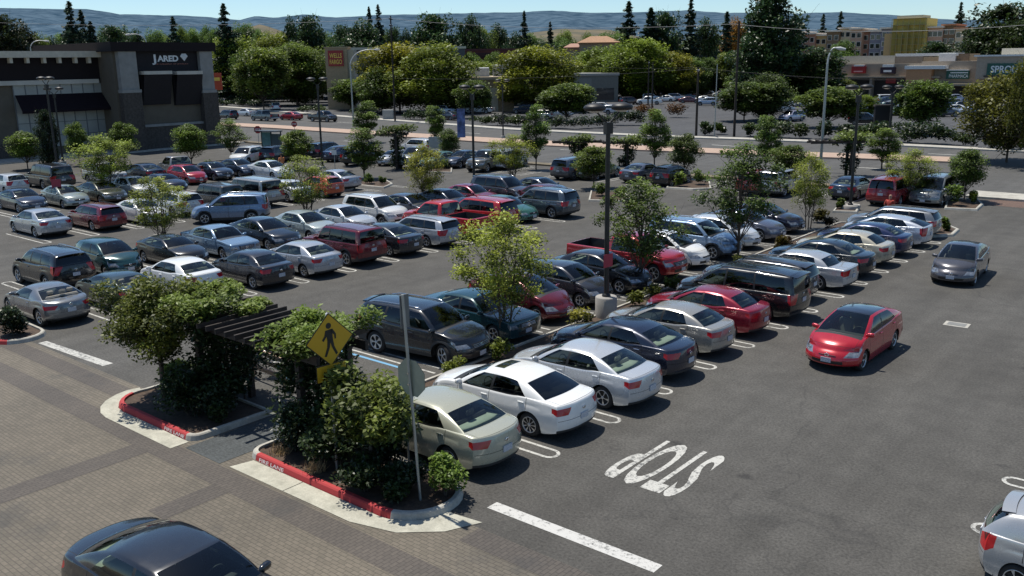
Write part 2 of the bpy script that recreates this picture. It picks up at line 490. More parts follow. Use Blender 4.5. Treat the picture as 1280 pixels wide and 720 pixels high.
    for a in ax:
        for sg in (1, -1):
            pr = [(L/2-a+Ra*math.cos(t)*.995, wc+Ra*math.sin(t)*.995) for t in np.linspace(-.25, math.pi+.25, 15)]
            for (xa, za), (xb, zb) in zip(pr, pr[1:]):
                ub.add([(xa, sg*(W/2*wprof(a)*.955), za), (xb, sg*(W/2*wprof(a)*.955), zb), (xb, sg*(W/2-.34), zb), (xa, sg*(W/2-.34), za)], [(0, 1, 2, 3)])
    fin('underbody', ub, SEAM)
    if hd: fin('hood', sub(['hood']), PAINT)
    for n, _ in enumerate(doors):
        for c in 'lr':
            i = fin('door', sub(['door%d%s' % (n, c)]), PAINT)
            if i is None: continue
            sg = 1 if c == 'l' else -1
            dd = doors[n][1]-.16; z = top(dd)-S.get('hz', .13)
            hit = bv.ray_cast(Vector((L/2-dd, sg*3, z)), Vector((0, -sg, 0)))
            if hit[0]:
                y = hit[0].y; hb = MB()
                hb.box(L/2-dd-.10, L/2-dd+.10, min(y, y+sg*.03)-.004, max(y, y+sg*.03), z-.017, z+.017, bev=.012)
                fin('handle', hb, CHROME if S.get('chrome') else PAINT, i)
    fin('windscreen', sub(['ws']), GLASSC)
    fin('rear_window', sub(['rw']), GLASSD if S.get('priv') else GLASSC)
    for k in range(nP):
        for c in 'lr': fin('side_window', sub(['win%d%s' % (k, c)]), GLASSD if (S.get('priv') and k > 2) else GLASS)
    if sr: fin('sunroof', sub(['sunroof']), mat('sunroof_glass', (.012, .013, .016), .1, 0, 1.))
    for c in 'lr':
        fin('headlight', sub(['hl'+c]), HEADL); fin('taillight', sub(['tl'+c]), TAILL)
    # grille with bars
    gm = sub(['grille'], {}); n0 = len(gm.f)
    gv, g0, g1 = S['gr']
    for k in range(1, S.get('bars', 3)+1):
        hh = g0+(g1-g0)*k/(S.get('bars', 3)+1)
        pts = []
        for v in np.linspace(-gv*.97, gv*.97, 9):
            p = F(0, v, hh); pts.append((p[0]+.012, p[1], p[2]))
        gm.tube(pts, .009, 5, 1)
    fin('grille', gm, [BLACK, CHROME if S.get('chrome', 1) else BLACK])
    # plates, emblems, mirrors, rails
    def onface(x_from, y, z, dx):
        h = bv.ray_cast(Vector((x_from, y, z)), Vector((dx, 0, 0))); return h[0].x if h[0] else None
    zp = S.get('zp', .62)
    x = onface(-L, 0, zp, 1)
    if x is not None: fin('license_plate', MB().box(x-.022, x-.006, -.155, .155, zp-.075, zp+.075), PLATE)
    xf = onface(L, 0, S.get('zpf', .42), -1)
    if xf is not None: fin('license_plate', MB().box(xf+.004, xf+.022, -.155, .155, S.get('zpf', .42)-.07, S.get('zpf', .42)+.07), PLATE)
    for ze, xx, dx, sc in ((S.get('zp', .62)+.20, -L, 1, .05), ((F(0, 0, (g0+g1)/2)[2]), L, -1, .06)):
        x = onface(xx, 0, ze, dx)
        if x is not None:
            e = MB(); e.lathe([(sc*.5, 0), (sc*1.0, 0), (sc*1.05, .006), (sc*.9, .012), (sc*.5, .010)], 18, axis='Y')
            q = MB()
            for vv in e.v: q.v.append((x-dx*(vv[1]+.004)-dx*.002, vv[0]*1.25, ze+vv[2]*.85))
            q.f = e.f; q.m = e.m; q.s = e.s; fin('emblem', q, CHROME)
    dm = S['posts'][1][0]+.02; zm = top(dm)+.07
    for sg in (1, -1):
        yb = abs(F(dm, 1, 1)[1])
        mm = MB(); x0 = L/2-dm+.08
        pts = []
        for fz, fr in ((0, .6), (.25, .95), (.6, 1.), (1, .7)): pts.append((fz, fr))
        prof = [(.0, .9), (.34, 1.), (.40, .9), (.55, 1.), (.88, .92), (1., .6)]
        P2 = []; n = 12
        for u, r in prof:
            for j in range(n):
                t = 2*math.pi*j/n; c, s_ = math.cos(t), math.sin(t)
                c = math.copysign(abs(c)**.7, c); s_ = math.copysign(abs(s_)**.7, s_)
                rr_ = r if u > .2 else r*.45
                P2.append((x0+c*.060*rr_-.02*u, sg*(yb-.09+u*.25), zm-.03+.02*u+s_*.070*rr_))
        F2 = [(i*n+j, i*n+(j+1) % n, (i+1)*n+(j+1) % n, (i+1)*n+j) for i in range(5) for j in range(n)]+[tuple(range(5*n, 6*n)), tuple(range(n))[::-1]]
        mm.add(P2, F2, 0, True)
        fin('wing_mirror', mm, PAINT)
    if S.get('rails'):
        for sg in (1, -1):
            rl = MB(); pts = []
            for a in np.linspace(.35, nP-.35, 9):
                p = GH(a, sg*.9, 1); pts.append((p[0], p[1]*.98, p[2]+(.045 if .5 < a < nP-.5 else -.01)))
            rl.tube(pts, .017, 6); fin('roof_rail', rl, CHROME if S['rails'] == 2 else BLACK)
    if S.get('spoiler'):
        sp = MB(); d = S['spoiler']; pts = [F(d, v, 1) for v in np.linspace(-.86, .86, 9)]
        for (a, b) in zip(pts, pts[1:]):
            sp.add([(a[0]+.10, a[1], a[2]+.05), (b[0]+.10, b[1], b[2]+.05), (b[0]-.09, b[1], b[2]+.085), (a[0]-.09, a[1], a[2]+.085),
                    (a[0]+.10, a[1], a[2]-.03), (b[0]+.10, b[1], b[2]-.03), (b[0]-.09, b[1], b[2]-.02), (a[0]-.09, a[1], a[2]-.02)],
                   [(3, 2, 1, 0), (4, 5, 6, 7), (0, 1, 5, 4), (2, 3, 7, 6)], 0, False)
        fin('spoiler', sp, PAINT)
    if S.get('roofspoiler'):
        sp = MB(); pts = [GH(nP, v, 1) for v in np.linspace(-.9, .9, 9)]
        for (a, b) in zip(pts, pts[1:]):
            sp.add([(a[0]+.05, a[1], a[2]+.012), (b[0]+.05, b[1], b[2]+.012), (b[0]-.17, b[1], b[2]-.015), (a[0]-.17, a[1], a[2]-.015),
                    (a[0]+.05, a[1], a[2]-.05), (b[0]+.05, b[1], b[2]-.05), (b[0]-.17, b[1], b[2]-.045), (a[0]-.17, a[1], a[2]-.045)],
                   [(3, 2, 1, 0), (4, 5, 6, 7), (2, 3, 7, 6)], 0, False)
        fin('spoiler', sp, PAINT)
    if bed:
        b = MB(); x0, x1 = L/2-bed[1], L/2-bed[0]; yb = W/2*.83; zt = top(bed[0]+.3); zf = .72
        b.add([(x0, -yb, zf), (x1, -yb, zf), (x1, yb, zf), (x0, yb, zf)], [(0, 1, 2, 3)])
        for q in (((x0, -yb), (x1, -yb)), ((x1, -yb), (x1, yb)), ((x1, yb), (x0, yb)), ((x0, yb), (x0, -yb))):
            (xa, ya), (xb, yc) = q
            b.add([(xa, ya, zf), (xb, yc, zf), (xb, yc*1.04, zt+.01), (xa, ya*1.04, zt+.01)], [(0, 1, 2, 3)])
        for k in range(7):
            y = -yb+.12+k*(2*yb-.24)/6; b.box(x0+.02, x1-.02, y-.035, y+.035, zf, zf+.018)
        fin('load_bed', b, mat('bed_liner', (.03, .028, .028), .75))
        bp = MB(); bp.box(-L/2-.05, -L/2+.12, -W/2+.06, W/2-.06, .44, .60, bev=.04); fin('bumper', bp, CHROME)
    if S.get('chromebumper'):
        bp = MB(); bp.box(L/2-.14, L/2+.05, -W/2+.08, W/2-.08, .44, .60, bev=.05); fin('bumper', bp, CHROME)
    # interior
    it = MB(); dr0 = S['posts'][1][0]+.75
    zs = .62 if H < 1.6 else .78
    def seat(d, y, wd=.46):
        mtx = Matrix.Translation((L/2-d, y, 0)) @ Matrix.Rotation(R_(-14), 4, 'Y')
        it.box(-.07, .07, -wd/2, wd/2, zs-.1, zs+.50, 0, mtx, .05); it.box(-.05, .05, -.13, .13, zs+.53, zs+.70, 0, mtx, .05)
        it.box(L/2-d, L/2-d+.5, y-wd/2, y+wd/2, zs-.18, zs-.02, 0, None, .05)
    for sg in (1, -1): seat(dr0+.25, sg*.36)
    if S.get('rearseat', 1):
        dr = dr0+1.15
        if dr < gd1[0]-.2:
            seat(dr, .0, W*.66); 
            for sg in (1, -1): it.box(L/2-dr-.03-.14, L/2-dr+.07-.14, sg*.36-.12, sg*.36+.12, zs+.5, zs+.64, 0, None, .04)
    db = posts[0][0]
    it.box(L/2-db-.62, L/2-db-.06, -W/2+.16, W/2-.16, top(db)-.22, top(db)-.04, 1, None, .06)
    ss = []
    for k in range(17):
        t = 2*math.pi*k/16; ss.append((L/2-db-.72+.07*math.sin(t), .36+.18*math.cos(t), top(db)-.02+.17*math.sin(t)))
    it.tube(ss, .014, 5, 1)
    it.box(L/2-gd1[0]+.1, L/2-db-.1, -W/2+.14, W/2-.14, sill+.05, zs-.25, 1)
    if S.get('shelf'):
        it.box(L/2-gd1[0]-.02, L/2-gd1[0]+.62, -W/2+.2, W/2-.2, top(gd1[0])-.10, top(gd1[0])-.03, 2)
    fin('interior', it, [SEATD if S.get('darkseat') else SEAT, DASH, SHELF])
    # wheels
    ty = MB(); tw = S.get('tw', .20)
    ty.lathe([(Rw*.66, -tw/2+.01), (Rw*.80, -tw/2-.004), (Rw*.94, -tw/2+.012), (Rw, -tw/2+.04), (Rw, tw/2-.04), (Rw*.94, tw/2-.012), (Rw*.80, tw/2+.004), (Rw*.66, tw/2-.01)], 28, axis='Y')
    rm = MB(); rr = Rw*.67; o = tw/2-.012
    rm.lathe([(rr, o), (rr*.94, o+.004), (rr*.90, o-.02), (rr*.84, o-.09), (0.001, o-.095)], 28, 1, axis='Y')
    rm.lathe([(rr*1.01, o-.004), (rr*.99, o+.008), (rr*.91, o+.004), (rr*.89, o-.02)], 28, 0, axis='Y')
    ns = S.get('spokes', 5); sw = S.get('sw', .30)
    for k in range(ns):
        t0 = 2*math.pi*k/ns; pts = []
        for r, wv, oo in ((rr*.12, .9, o-.006), (rr*.5, .75, o-.004), (rr*.93, 1.15, o-.012)):
            for s_ in (-1, 1):
                a = t0+s_*sw*wv*(.5 if r > rr*.2 else 1.2); pts.append((r*math.cos(a), oo, r*math.sin(a)))
        rm.add(pts, [(0, 1, 3, 2), (2, 3, 5, 4)], 0, False)
    rm.lathe([(rr*.20, o-.004), (rr*.17, o+.010), (.001, o+.012)], 14, 0, axis='Y')
    tme = ty.mesh('wheel', RUBBER); rme = rm.mesh('rim', [ALLOY, BLACK])
    whl = []
    for a in ax:
        for sg in (1, -1): whl.append((L/2-a, sg*(W/2*wprof(a)*.965-tw/2-.01), Rw, sg, a == ax[0]))
    return dict(parts=parts, tyre=tme, rim=rme, wheels=whl)

def sedan(L=4.8, W=1.82, H=1.46, wb=2.77, fo=.95, R=.325, **k):
    e = L-4.8
    dl = fo+wb                            # rear axle
    S = dict(L=L, W=W, H=H, wb=wb, fo=fo, R=R,
        top=[(0, .68), (.12, .74), (.6, .84), (1.2, .93), (1.7, .945), (3.0, .985), (dl-.1, 1.03), (L-.6, 1.03), (L-.1, 1.0), (L, .98)],
        crown=[(0, .03), (.3, .07), (1.2, .085), (1.8, .05), (L-1.2, .05), (L-.1, .035), (L, .03)],
        doors=[(1.33, 2.42), (2.42, dl-.08)], hood=(.16, 1.12), deck=(L-.78+.0, L-.06), A=(1.28,),
        hl=(.56, .66, .93, .42), tl=(.67, .66, .90, .26), gr=(.42, .62, .88),
        posts=[(1.28, 2.10, 'p'), (1.44, 2.20, 'w'), (2.42, 2.48, 'b'), (2.50, 2.55, 'w'), (dl-.12, 3.16, 'p'), (dl+.46, 3.36, 'x')],
        roof=[(1.9, H-.105), (2.4, H-.062), (2.75, H-.05), (3.1, H-.068), (3.5, H-.15)], shelf=1, deckseam=1)
    S.update(k); return S
def suv(L=4.6, W=1.85, H=1.70, wb=2.70, fo=.92, R=.355, **k):
    dl = fo+wb
    S = dict(L=L, W=W, H=H, wb=wb, fo=fo, R=R, sill=.26,
        top=[(0, .82), (.12, .90), (.6, 1.00), (1.15, 1.07), (1.6, 1.075), (3.0, 1.10), (L-.5, 1.13), (L, 1.12)],
        crown=[(0, .03), (.3, .07), (1.2, .085), (1.8, .05), (L-.3, .04), (L, .03)],
        doors=[(1.25, 2.32), (2.32, dl-.05)], hood=(.15, 1.06), deck=None, A=(1.20,),
        hl=(.56, .68, .93, .40), tl=(.66, .60, .98, .22), gr=(.46, .60, .90), clad=.14,
        posts=[(1.22, 1.92, 'p'), (1.34, 2.02, 'w'), (2.30, 2.34, 'b'), (2.40, 2.43, 'w'), (3.26, 3.20, 'b'), (3.34, 3.28, 'w'), (L-.50, L-.72, 'p'), (L-.10, L-.34, 'x')],
        roof=[(1.8, H-.09), (2.5, H-.05), (3.4, H-.055), (L-.2, H-.10)], wr=.74, tail=[-.03, .02, .0, -.05], bwr=(.06, .05), rb=.16,
        roofspoiler=1, rails=1, zp=.80, hz=.15, priv=1)
    S.update(k); return S
def boxy(L=4.5, H=1.80, **k):
    W = k.get('W', 1.84)
    S = suv(L=L, H=H, W=W, R=.37, fo=.80, wb=2.68)
    dl = .80+2.68
    S.update(top=[(0, .93), (.08, 1.00), (.6, 1.06), (1.2, 1.10), (2.5, 1.12), (L, 1.13)], wr=.82, fb=.16, rb=.07, tap=.96, rtap=.98, tumble=.04,
        posts=[(1.32, 1.80, 'p'), (1.42, 1.90, 'w'), (2.30, 2.32, 'b'), (2.38, 2.40, 'w'), (3.22, 3.20, 'b'), (3.30, 3.28, 'w'), (L-.30, L-.36, 'p'), (L-.05, L-.14, 'x')],
        roof=[(1.7, H-.07), (2.4, H-.04), (L, H-.06)], nose=[-.02, 0, -.01, -.05], hl=(.60, .62, .90, .12), tl=(.76, .50, .98, .10), gr=(.5, .60, .88), rc=.03, roofspoiler=0, hood=(.12, 1.14), bwr=(.03, .02))
    S.update(k); return S
def van(L=5.1, W=1.95, H=1.76, **k):
    S = suv(L=L, W=W, H=H, wb=3.0, fo=.98, R=.335)
    S.update(sill=.22, top=[(0, .78), (.12, .86), (.6, .95), (1.1, 1.02), (1.6, 1.03), (3.4, 1.06), (L, 1.08)], clad=0, rails=1,
        doors=[(1.15, 2.30), (2.30, 3.55)], hood=(.15, .92), A=(1.05,),
        posts=[(1.06, 2.02, 'p'), (1.22, 2.14, 'w'), (2.28, 2.36, 'b'), (2.36, 2.43, 'w'), (3.50, 3.46, 'b'), (3.58, 3.53, 'w'), (L-.36, L-.50, 'p'), (L-.06, L-.22, 'x')],
        roof=[(1.9, H-.10), (2.6, H-.05), (3.6, H-.05), (L-.1, H-.09)], wr=.76, rb=.12, tl=(.72, .5, .98, .14))
    S.update(k); return S
def hatch(L=4.0, W=1.69, H=1.52, wb=2.48, fo=.80, R=.30, **k):
    dl = fo+wb
    S = dict(L=L, W=W, H=H, wb=wb, fo=fo, R=R, sill=.2,
        top=[(0, .70), (.1, .77), (.5, .88), (.95, .97), (1.4, .985), (2.8, 1.02), (L, 1.04)],
        crown=[(0, .03), (.3, .08), (1.0, .09), (1.5, .05), (L-.3, .04), (L, .03)],
        doors=[(1.12, 2.15), (2.15, dl-.08)], hood=(.14, .86), deck=None, A=(.98,),
        hl=(.52, .64, .95, .48), tl=(.70, .55, .98, .2), gr=(.40, .64, .80),
        posts=[(1.00, 1.82, 'p'), (1.16, 1.94, 'w'), (2.12, 2.18, 'b'), (2.20, 2.25, 'w'), (dl-.16, 2.95, 'p'), (L-.10, L-.52, 'x')],
        roof=[(1.7, H-.09), (2.3, H-.05), (2.9, H-.06), (L-.3, H-.12)], wr=.72, bwr=(.06, .06), rb=.2, tail=[-.03, .02, 0, -.05], roofspoiler=1, chrome=0, zp=.72)
    S.update(k); return S
def prius(**k):
    L, fo, wb = 4.46, .90, 2.70; dl = fo+wb
    S = hatch(L=L, W=1.745, H=1.49, wb=wb, fo=fo, R=.32)
    S.update(top=[(0, .66), (.1, .73), (.5, .86), (1.0, .97), (1.4, .99), (2.8, 1.04), (L-.3, 1.10), (L, 1.08)], doors=[(1.25, 2.36), (2.36, dl-.06)], hood=(.14, .92), A=(.96,),
        posts=[(.98, 2.00, 'p'), (1.26, 2.12, 'w'), (2.34, 2.44, 'b'), (2.42, 2.51, 'w'), (dl-.02, 3.20, 'p'), (L-.14, 3.42, 'x')], wr=.68,
        roof=[(1.9, 1.405), (2.35, 1.44), (2.9, 1.42), (3.6, 1.33)], spoiler=0, roofspoiler=0, hl=(.58, .62, .96, .50), tl=(.74, .45, .95, .18), gr=(.34, .68, .74), intake=.40, bars=1, nose=[-.05, 0, -.06, -.20], fb=.42)
    S.update(k); return S
def pickup(L=5.7, W=1.98, H=1.85, **k):
    fo, wb = .92, 3.55 if L > 5.4 else 3.2; dl = fo+wb
    S = dict(L=L, W=W, H=H, wb=wb, fo=fo, R=.395, sill=.34, tw=.25,
        top=[(0, .92), (.1, 1.02), (.6, 1.10), (1.3, 1.15), (2.0, 1.15), (L-.1, 1.17), (L, 1.16)],
        crown=[(0, .03), (.3, .08), (1.3, .09), (2.0, .03), (L, .0)],
        doors=[(1.38, 2.45), (2.45, 3.30)], hood=(.16, 1.24), deck=None, A=(1.36,),
        hl=(.62, .62, .92, .26), tl=(.84, .50, .97, .14), gr=(.56, .56, .92),
        posts=[(1.38, 2.02, 'p'), (1.50, 2.14, 'w'), (2.43, 2.46, 'b'), (2.52, 2.55, 'w'), (3.22, 3.10, 'p'), (3.42, 3.22, 'x')],
        roof=[(1.9, H-.09), (2.6, H-.05), (3.3, H-.07)], wr=.73, bwr=(.02, .03), rb=.08, rtap=.98, tail=[0, 0, 0, 0], bed=(3.62, L-.10), zp=.62, zpf=.55, hz=.15, spokes=6, rearseat=0, tumble=.04)
    S['posts'][-2] = (3.18, 3.08, 'p')
    S.update(k); return S

SPECS = dict(
    sedan=sedan(), sedan_roof=sedan(sunroof=(1.1, 2.6), priv=1, spokes=9, sw=.2), sedan_lux=sedan(spokes=6, chrome=1, rb=.3, darkseat=1),
    sedan_small=sedan(L=4.5, W=1.73, H=1.45, wb=2.62, fo=.90, R=.31, chrome=0),
    sedan_spoiler=sedan(L=4.55, W=1.75, H=1.44, wb=2.65, fo=.92, R=.31, chrome=0, spokes=7),
    sedan_box=sedan(L=4.75, W=1.75, H=1.43, wb=2.70, fo=.90, R=.31, fb=.12, rb=.1, tap=.97, rtap=.97, tumble=.05, bw=(.07, .04), wr=.73,
        top=[(0, .74), (.06, .80), (.6, .86), (1.3, .92), (3.0, .95), (4.1, .98), (4.75, .96)], crown=[(0, .015), (1.2, .035), (4.75, .02)], nose=[0, 0, 0, -.02], tail=[0, .02, 0, -.01],
        hl=(.58, .60, .92, .14), tl=(.60, .58, .92, .16), gr=(.46, .58, .93),
        posts=[(1.42, 2.02, 'p'), (1.50, 2.10, 'w'), (2.46, 2.46, 'b'), (2.54, 2.54, 'w'), (3.46, 3.30, 'p'), (3.95, 3.52, 'x')]),
    coupe=sedan(L=4.32, W=1.82, H=1.32, wb=2.65, fo=.83, R=.335, spokes=6, chrome=0, rb=.34, rtap=.93, shelf=0,
        top=[(0, .62), (.12, .68), (.6, .80), (1.2, .88), (1.7, .90), (3.0, .93), (3.6, .97), (4.1, .93), (4.32, .86)], deck=(3.75, 4.26), doors=[(1.45, 2.85)], A=(1.36,),
        posts=[(1.36, 2.02, 'p'), (1.50, 2.12, 'w'), (2.75, 2.72, 'p'), (3.72, 2.90, 'x')], roof=[(1.9, 1.24), (2.4, 1.27), (3.0, 1.22)], wr=.66),
    coupe_small=sedan(L=4.4, W=1.70, H=1.36, wb=2.62, fo=.88, R=.30, chrome=0, doors=[(1.38, 2.75)],
        posts=[(1.34, 2.02, 'p'), (1.46, 2.12, 'w'), (2.66, 2.62, 'b'), (2.74, 2.68, 'w'), (3.36, 3.02, 'p'), (3.84, 3.26, 'x')]),
    wagon=sedan(L=4.75, W=1.77, H=1.50, wb=2.67, fo=.92, R=.325, rails=1, roofspoiler=1, deck=None, bwr=(.06, .05), rb=.16, priv=1,
        top=[(0, .70), (.12, .77), (.6, .86), (1.2, .94), (1.7, .955), (4.75, 1.0)], tl=(.66, .56, .98, .26), shelf=0, zp=.72,
        posts=[(1.30, 1.98, 'p'), (1.42, 2.08, 'w'), (2.38, 2.42, 'b'), (2.48, 2.51, 'w'), (3.40, 3.30, 'b'), (3.48, 3.38, 'w'), (4.25, 4.05, 'p'), (4.66, 4.36, 'x')],
        roof=[(1.9, 1.41), (2.6, 1.45), (3.6, 1.445), (4.4, 1.40)]),
    suv=suv(), suv_sport=suv(L=4.63, W=1.89, H=1.71, wb=2.77, fo=.90, R=.375, tl=(.80, .55, 1.0, .30), spokes=5, sw=.5, rails=2, wr=.70,
        top=[(0, .80), (.12, .89), (.6, 1.00), (1.15, 1.08), (1.6, 1.09), (3.0, 1.14), (4.2, 1.22), (4.63, 1.20)]),
    suv_big=suv(L=4.85, W=1.90, H=1.75, wb=2.86, fo=.93, R=.375, rails=2), suv_light=suv(priv=0, rails=2),
    boxy=boxy(), boxy_big=boxy(L=5.1, W=1.98, H=1.92, rails=2),
    van=van(), van_rack=van(rails=2),
    hatch=hatch(), hatch_bubble=hatch(L=3.85, W=1.68, H=1.50, wb=2.46, fo=.75, fb=.45, rb=.32, priv=0),
    beetle=hatch(L=4.1, W=1.72, H=1.50, wb=2.52, fo=.82, fb=.5, rb=.45, tap=.88, rtap=.88, roofspoiler=0, doors=[(1.2, 2.5)], hl=(.6, .62, .95, .3), spokes=5),
    prius=prius(), prius_dark=prius(darkroof=1),
    pickup=pickup(), pickup_mid=pickup(L=5.35, W=1.86, H=1.74))
_mesh = {}
ncar = [0]
def car(spec, col, x, y, rz, label, name='parked_car', group='cars parked in the lot', metal=.0, cat='car', lite=False, steer=0, glass=None):
    if spec not in _mesh: _mesh[spec] = car_mesh(SPECS[spec])
    D = _mesh[spec]
    o = empty(name, (x, y, 0), R_(rz), label, cat, group)
    c4 = (*col, metal); objs = []
    for n, me, par in D['parts']:
        if lite and n in ('handle', 'emblem', 'interior', 'license_plate') : objs.append(None); continue
        if par is not None and objs[par] is None: objs.append(None); continue
        q = link(n, me, o if par is None else objs[par]); q.color = c4; objs.append(q)
    for (wx, wy, wz, sg, fr) in D['wheels']:
        t = link('wheel', D['tyre'], o, (wx, wy, wz)); t.rotation_euler = (0, rnd.uniform(0, 6.28) if sg > 0 else 0, (0 if sg > 0 else math.pi)+(steer if fr else 0))
        if not lite: link('rim', D['rim'], t)
        else: link('rim', D['rim'], t)
    ncar[0] += 1
    k_ = random.Random(label); o.scale = (1+k_.uniform(-.025, .025), 1, 1+k_.uniform(-.02, .02))
    return o
# ================================================================= plants
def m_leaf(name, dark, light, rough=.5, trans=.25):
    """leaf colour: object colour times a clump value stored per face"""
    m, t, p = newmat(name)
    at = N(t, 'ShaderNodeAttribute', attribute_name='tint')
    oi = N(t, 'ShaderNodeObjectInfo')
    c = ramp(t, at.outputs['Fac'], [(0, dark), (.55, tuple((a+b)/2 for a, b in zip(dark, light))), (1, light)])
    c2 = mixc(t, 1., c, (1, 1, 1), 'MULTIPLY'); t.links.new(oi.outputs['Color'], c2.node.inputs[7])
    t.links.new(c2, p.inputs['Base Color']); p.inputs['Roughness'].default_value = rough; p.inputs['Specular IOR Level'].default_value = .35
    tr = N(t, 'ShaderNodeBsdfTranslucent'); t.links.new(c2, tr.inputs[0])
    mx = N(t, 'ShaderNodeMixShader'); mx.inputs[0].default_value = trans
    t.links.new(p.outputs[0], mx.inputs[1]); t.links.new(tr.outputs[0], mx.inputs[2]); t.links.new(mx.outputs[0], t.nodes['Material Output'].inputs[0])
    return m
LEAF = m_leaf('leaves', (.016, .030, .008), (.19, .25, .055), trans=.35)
LEAFY = m_leaf('young_leaves', (.050, .068, .012), (.44, .49, .11), trans=.45)
LEAFD = m_leaf('dark_leaves', (.007, .014, .006), (.050, .082, .024), rough=.4)
NEEDLE = m_leaf('needles', (.008, .018, .013), (.040, .064, .036), trans=.15)
FLOWER = m_leaf('red_leaves', (.10, .012, .010), (.30, .06, .03))
def m_bark():
    m, t, p = newmat('bark')
    tc = N(t, 'ShaderNodeTexCoord').outputs['Object']
    mp = N(t, 'ShaderNodeMapping'); t.links.new(tc, mp.inputs[0]); mp.inputs['Scale'].default_value = (6, 6, 1.2)
    f = noise(t, 4, 6, .7, mp.outputs[0])
    t.links.new(ramp(t, f, [(.3, (.035, .026, .018)), (.7, (.16, .12, .09))]), p.inputs['Base Color'])
    p.inputs['Roughness'].default_value = .9; bump(t, p, f, .6, .03); return m
BARK = m_bark()

def leaf_mesh(name, centers, size, m, seed=0, flat=.35, asp=.55, tints=None):
    """one mesh of many folded leaf-sized faces"""
    rg = np.random.default_rng(seed); n = len(centers)
    c = np.asarray(centers, float)
    sz = size*rg.uniform(.6, 1.35, n)
    nrm = rg.normal(size=(n, 3)); nrm[:, 2] = np.abs(nrm[:, 2])+flat; nrm /= np.linalg.norm(nrm, axis=1)[:, None]
    nrm[:, 2] *= 1.5; nrm /= np.linalg.norm(nrm, axis=1)[:, None]
    a = np.cross(nrm, rg.normal(size=(n, 3))); a /= np.linalg.norm(a, axis=1)[:, None]
    b = np.cross(nrm, a)
    a = a*sz[:, None]; b = b*(sz*asp)[:, None]
    v = np.empty((n, 4, 3)); v[:, 0] = c-a; v[:, 1] = c-b+nrm*(sz*.12)[:, None]; v[:, 2] = c+a; v[:, 3] = c+b+nrm*(sz*.12)[:, None]
    me = bpy.data.meshes.new(name)
    me.vertices.add(4*n); me.vertices.foreach_set('co', v.reshape(-1))
    me.loops.add(4*n); me.loops.foreach_set('vertex_index', np.arange(4*n, dtype=np.int32))
    me.polygons.add(n); me.polygons.foreach_set('loop_start', np.arange(0, 4*n, 4, dtype=np.int32)); me.polygons.foreach_set('loop_total', np.full(n, 4, dtype=np.int32))
    me.materials.append(m)
    at = me.attributes.new('tint', 'FLOAT', 'FACE')
    t = rg.uniform(0, 1, n) if tints is None else np.clip(np.asarray(tints)+rg.normal(0, .16, n), 0, 1)
    at.data.foreach_set('value', t.astype(np.float32))
    me.update(); me.validate(); return me

def crown_points(rg, blobs, per, hollow=.55):
    """leaf positions on lumpy blobs [(x,y,z,rx,rz)]; returns points and clump tints"""
    P = []; T = []
    for (x, y, z, rx, rz) in blobs:
        k = int(per*rg.uniform(.6, 1.3)); d = rg.normal(size=(k, 3)); d /= np.linalg.norm(d, axis=1)[:, None]
        r = hollow+(1.15-hollow)*rg.uniform(0, 1, k)**.6
        q = d*r[:, None]*np.array([rx, rx, rz])
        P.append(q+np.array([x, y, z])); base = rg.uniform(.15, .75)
        T.append(base+.30*d[:, 2]*r)  # clump tops lighter, undersides darker: shading put into the tint
    return np.concatenate(P), np.concatenate(T)

def proto_tree(kind, seed, h, r, th, leaf, per, nl, m, stems=1, hollow=.2, br=.34, low=.0, top=.8):
    """(trunk mesh, crown mesh, h, r): clumps through an egg-shaped crown, a limb to every clump"""
    rg = np.random.default_rng(seed); mb = MB(); lines = []
    for s in range(stems):
        a0 = 6.28*s/stems+rg.uniform(0, 1); off = .10*r if stems > 1 else 0
        pts = []
        for k in range(7):
            z = (h*.86)*k/6; sp = off*(1+2.2*k/6); pts.append(np.array([sp*math.cos(a0)+rg.normal()*.012*z, sp*math.sin(a0)+rg.normal()*.012*z, z-.05*(k == 0)]))
        R0 = max(.028, h*.0125)/(1 if stems == 1 else 1.5); mb.tube(pts, [R0*(1-.13*k) for k in range(7)], 7); lines.append((pts, R0))
    blobs = []; zc = (th+h)/2; rzz = (h-th)/2
    for k in range(nl):
        u = -1+2*(k+.5)/nl+rg.uniform(-.12, .12); a = 2.399*k+rg.uniform(-.4, .4)
        env = math.sqrt(max(.02, 1-abs(u)**(2.6 if u < 0 else 2.0)))*(1 if u > -.6 else 1-low)
        q = r*.80*env*rg.uniform(.45, 1.08); f = rg.uniform(.65, 1.25)
        b = np.array([math.cos(a)*q, math.sin(a)*q, zc+u*rzz*top+rg.uniform(-.06, .06)*h])
        rb_ = br*r*f; blobs.append((b[0], b[1], min(b[2], h-rb_*.5), rb_, rb_*rg.uniform(.6, .95)))
        pts, R0 = lines[k % stems]; i = int(np.clip(b[2]/h*6/0.86-2, 1, 4)); p = pts[i]
        mb.tube([p, (p+b)/2+np.array([0, 0, -.05*q]), b], [R0*.42, R0*.28, R0*.10], 5, cap=False)
        for e in range(2):
            d = rg.normal(size=3)*rb_*.8; mb.tube([(p+b)/2, b+d], [R0*.2, R0*.06], 4, cap=False)
    P, T = crown_points(rg, blobs, per, hollow)
    return mb.mesh('trunk', BARK), leaf_mesh('crown', P, leaf, m, seed, .35, .55, T), h, r
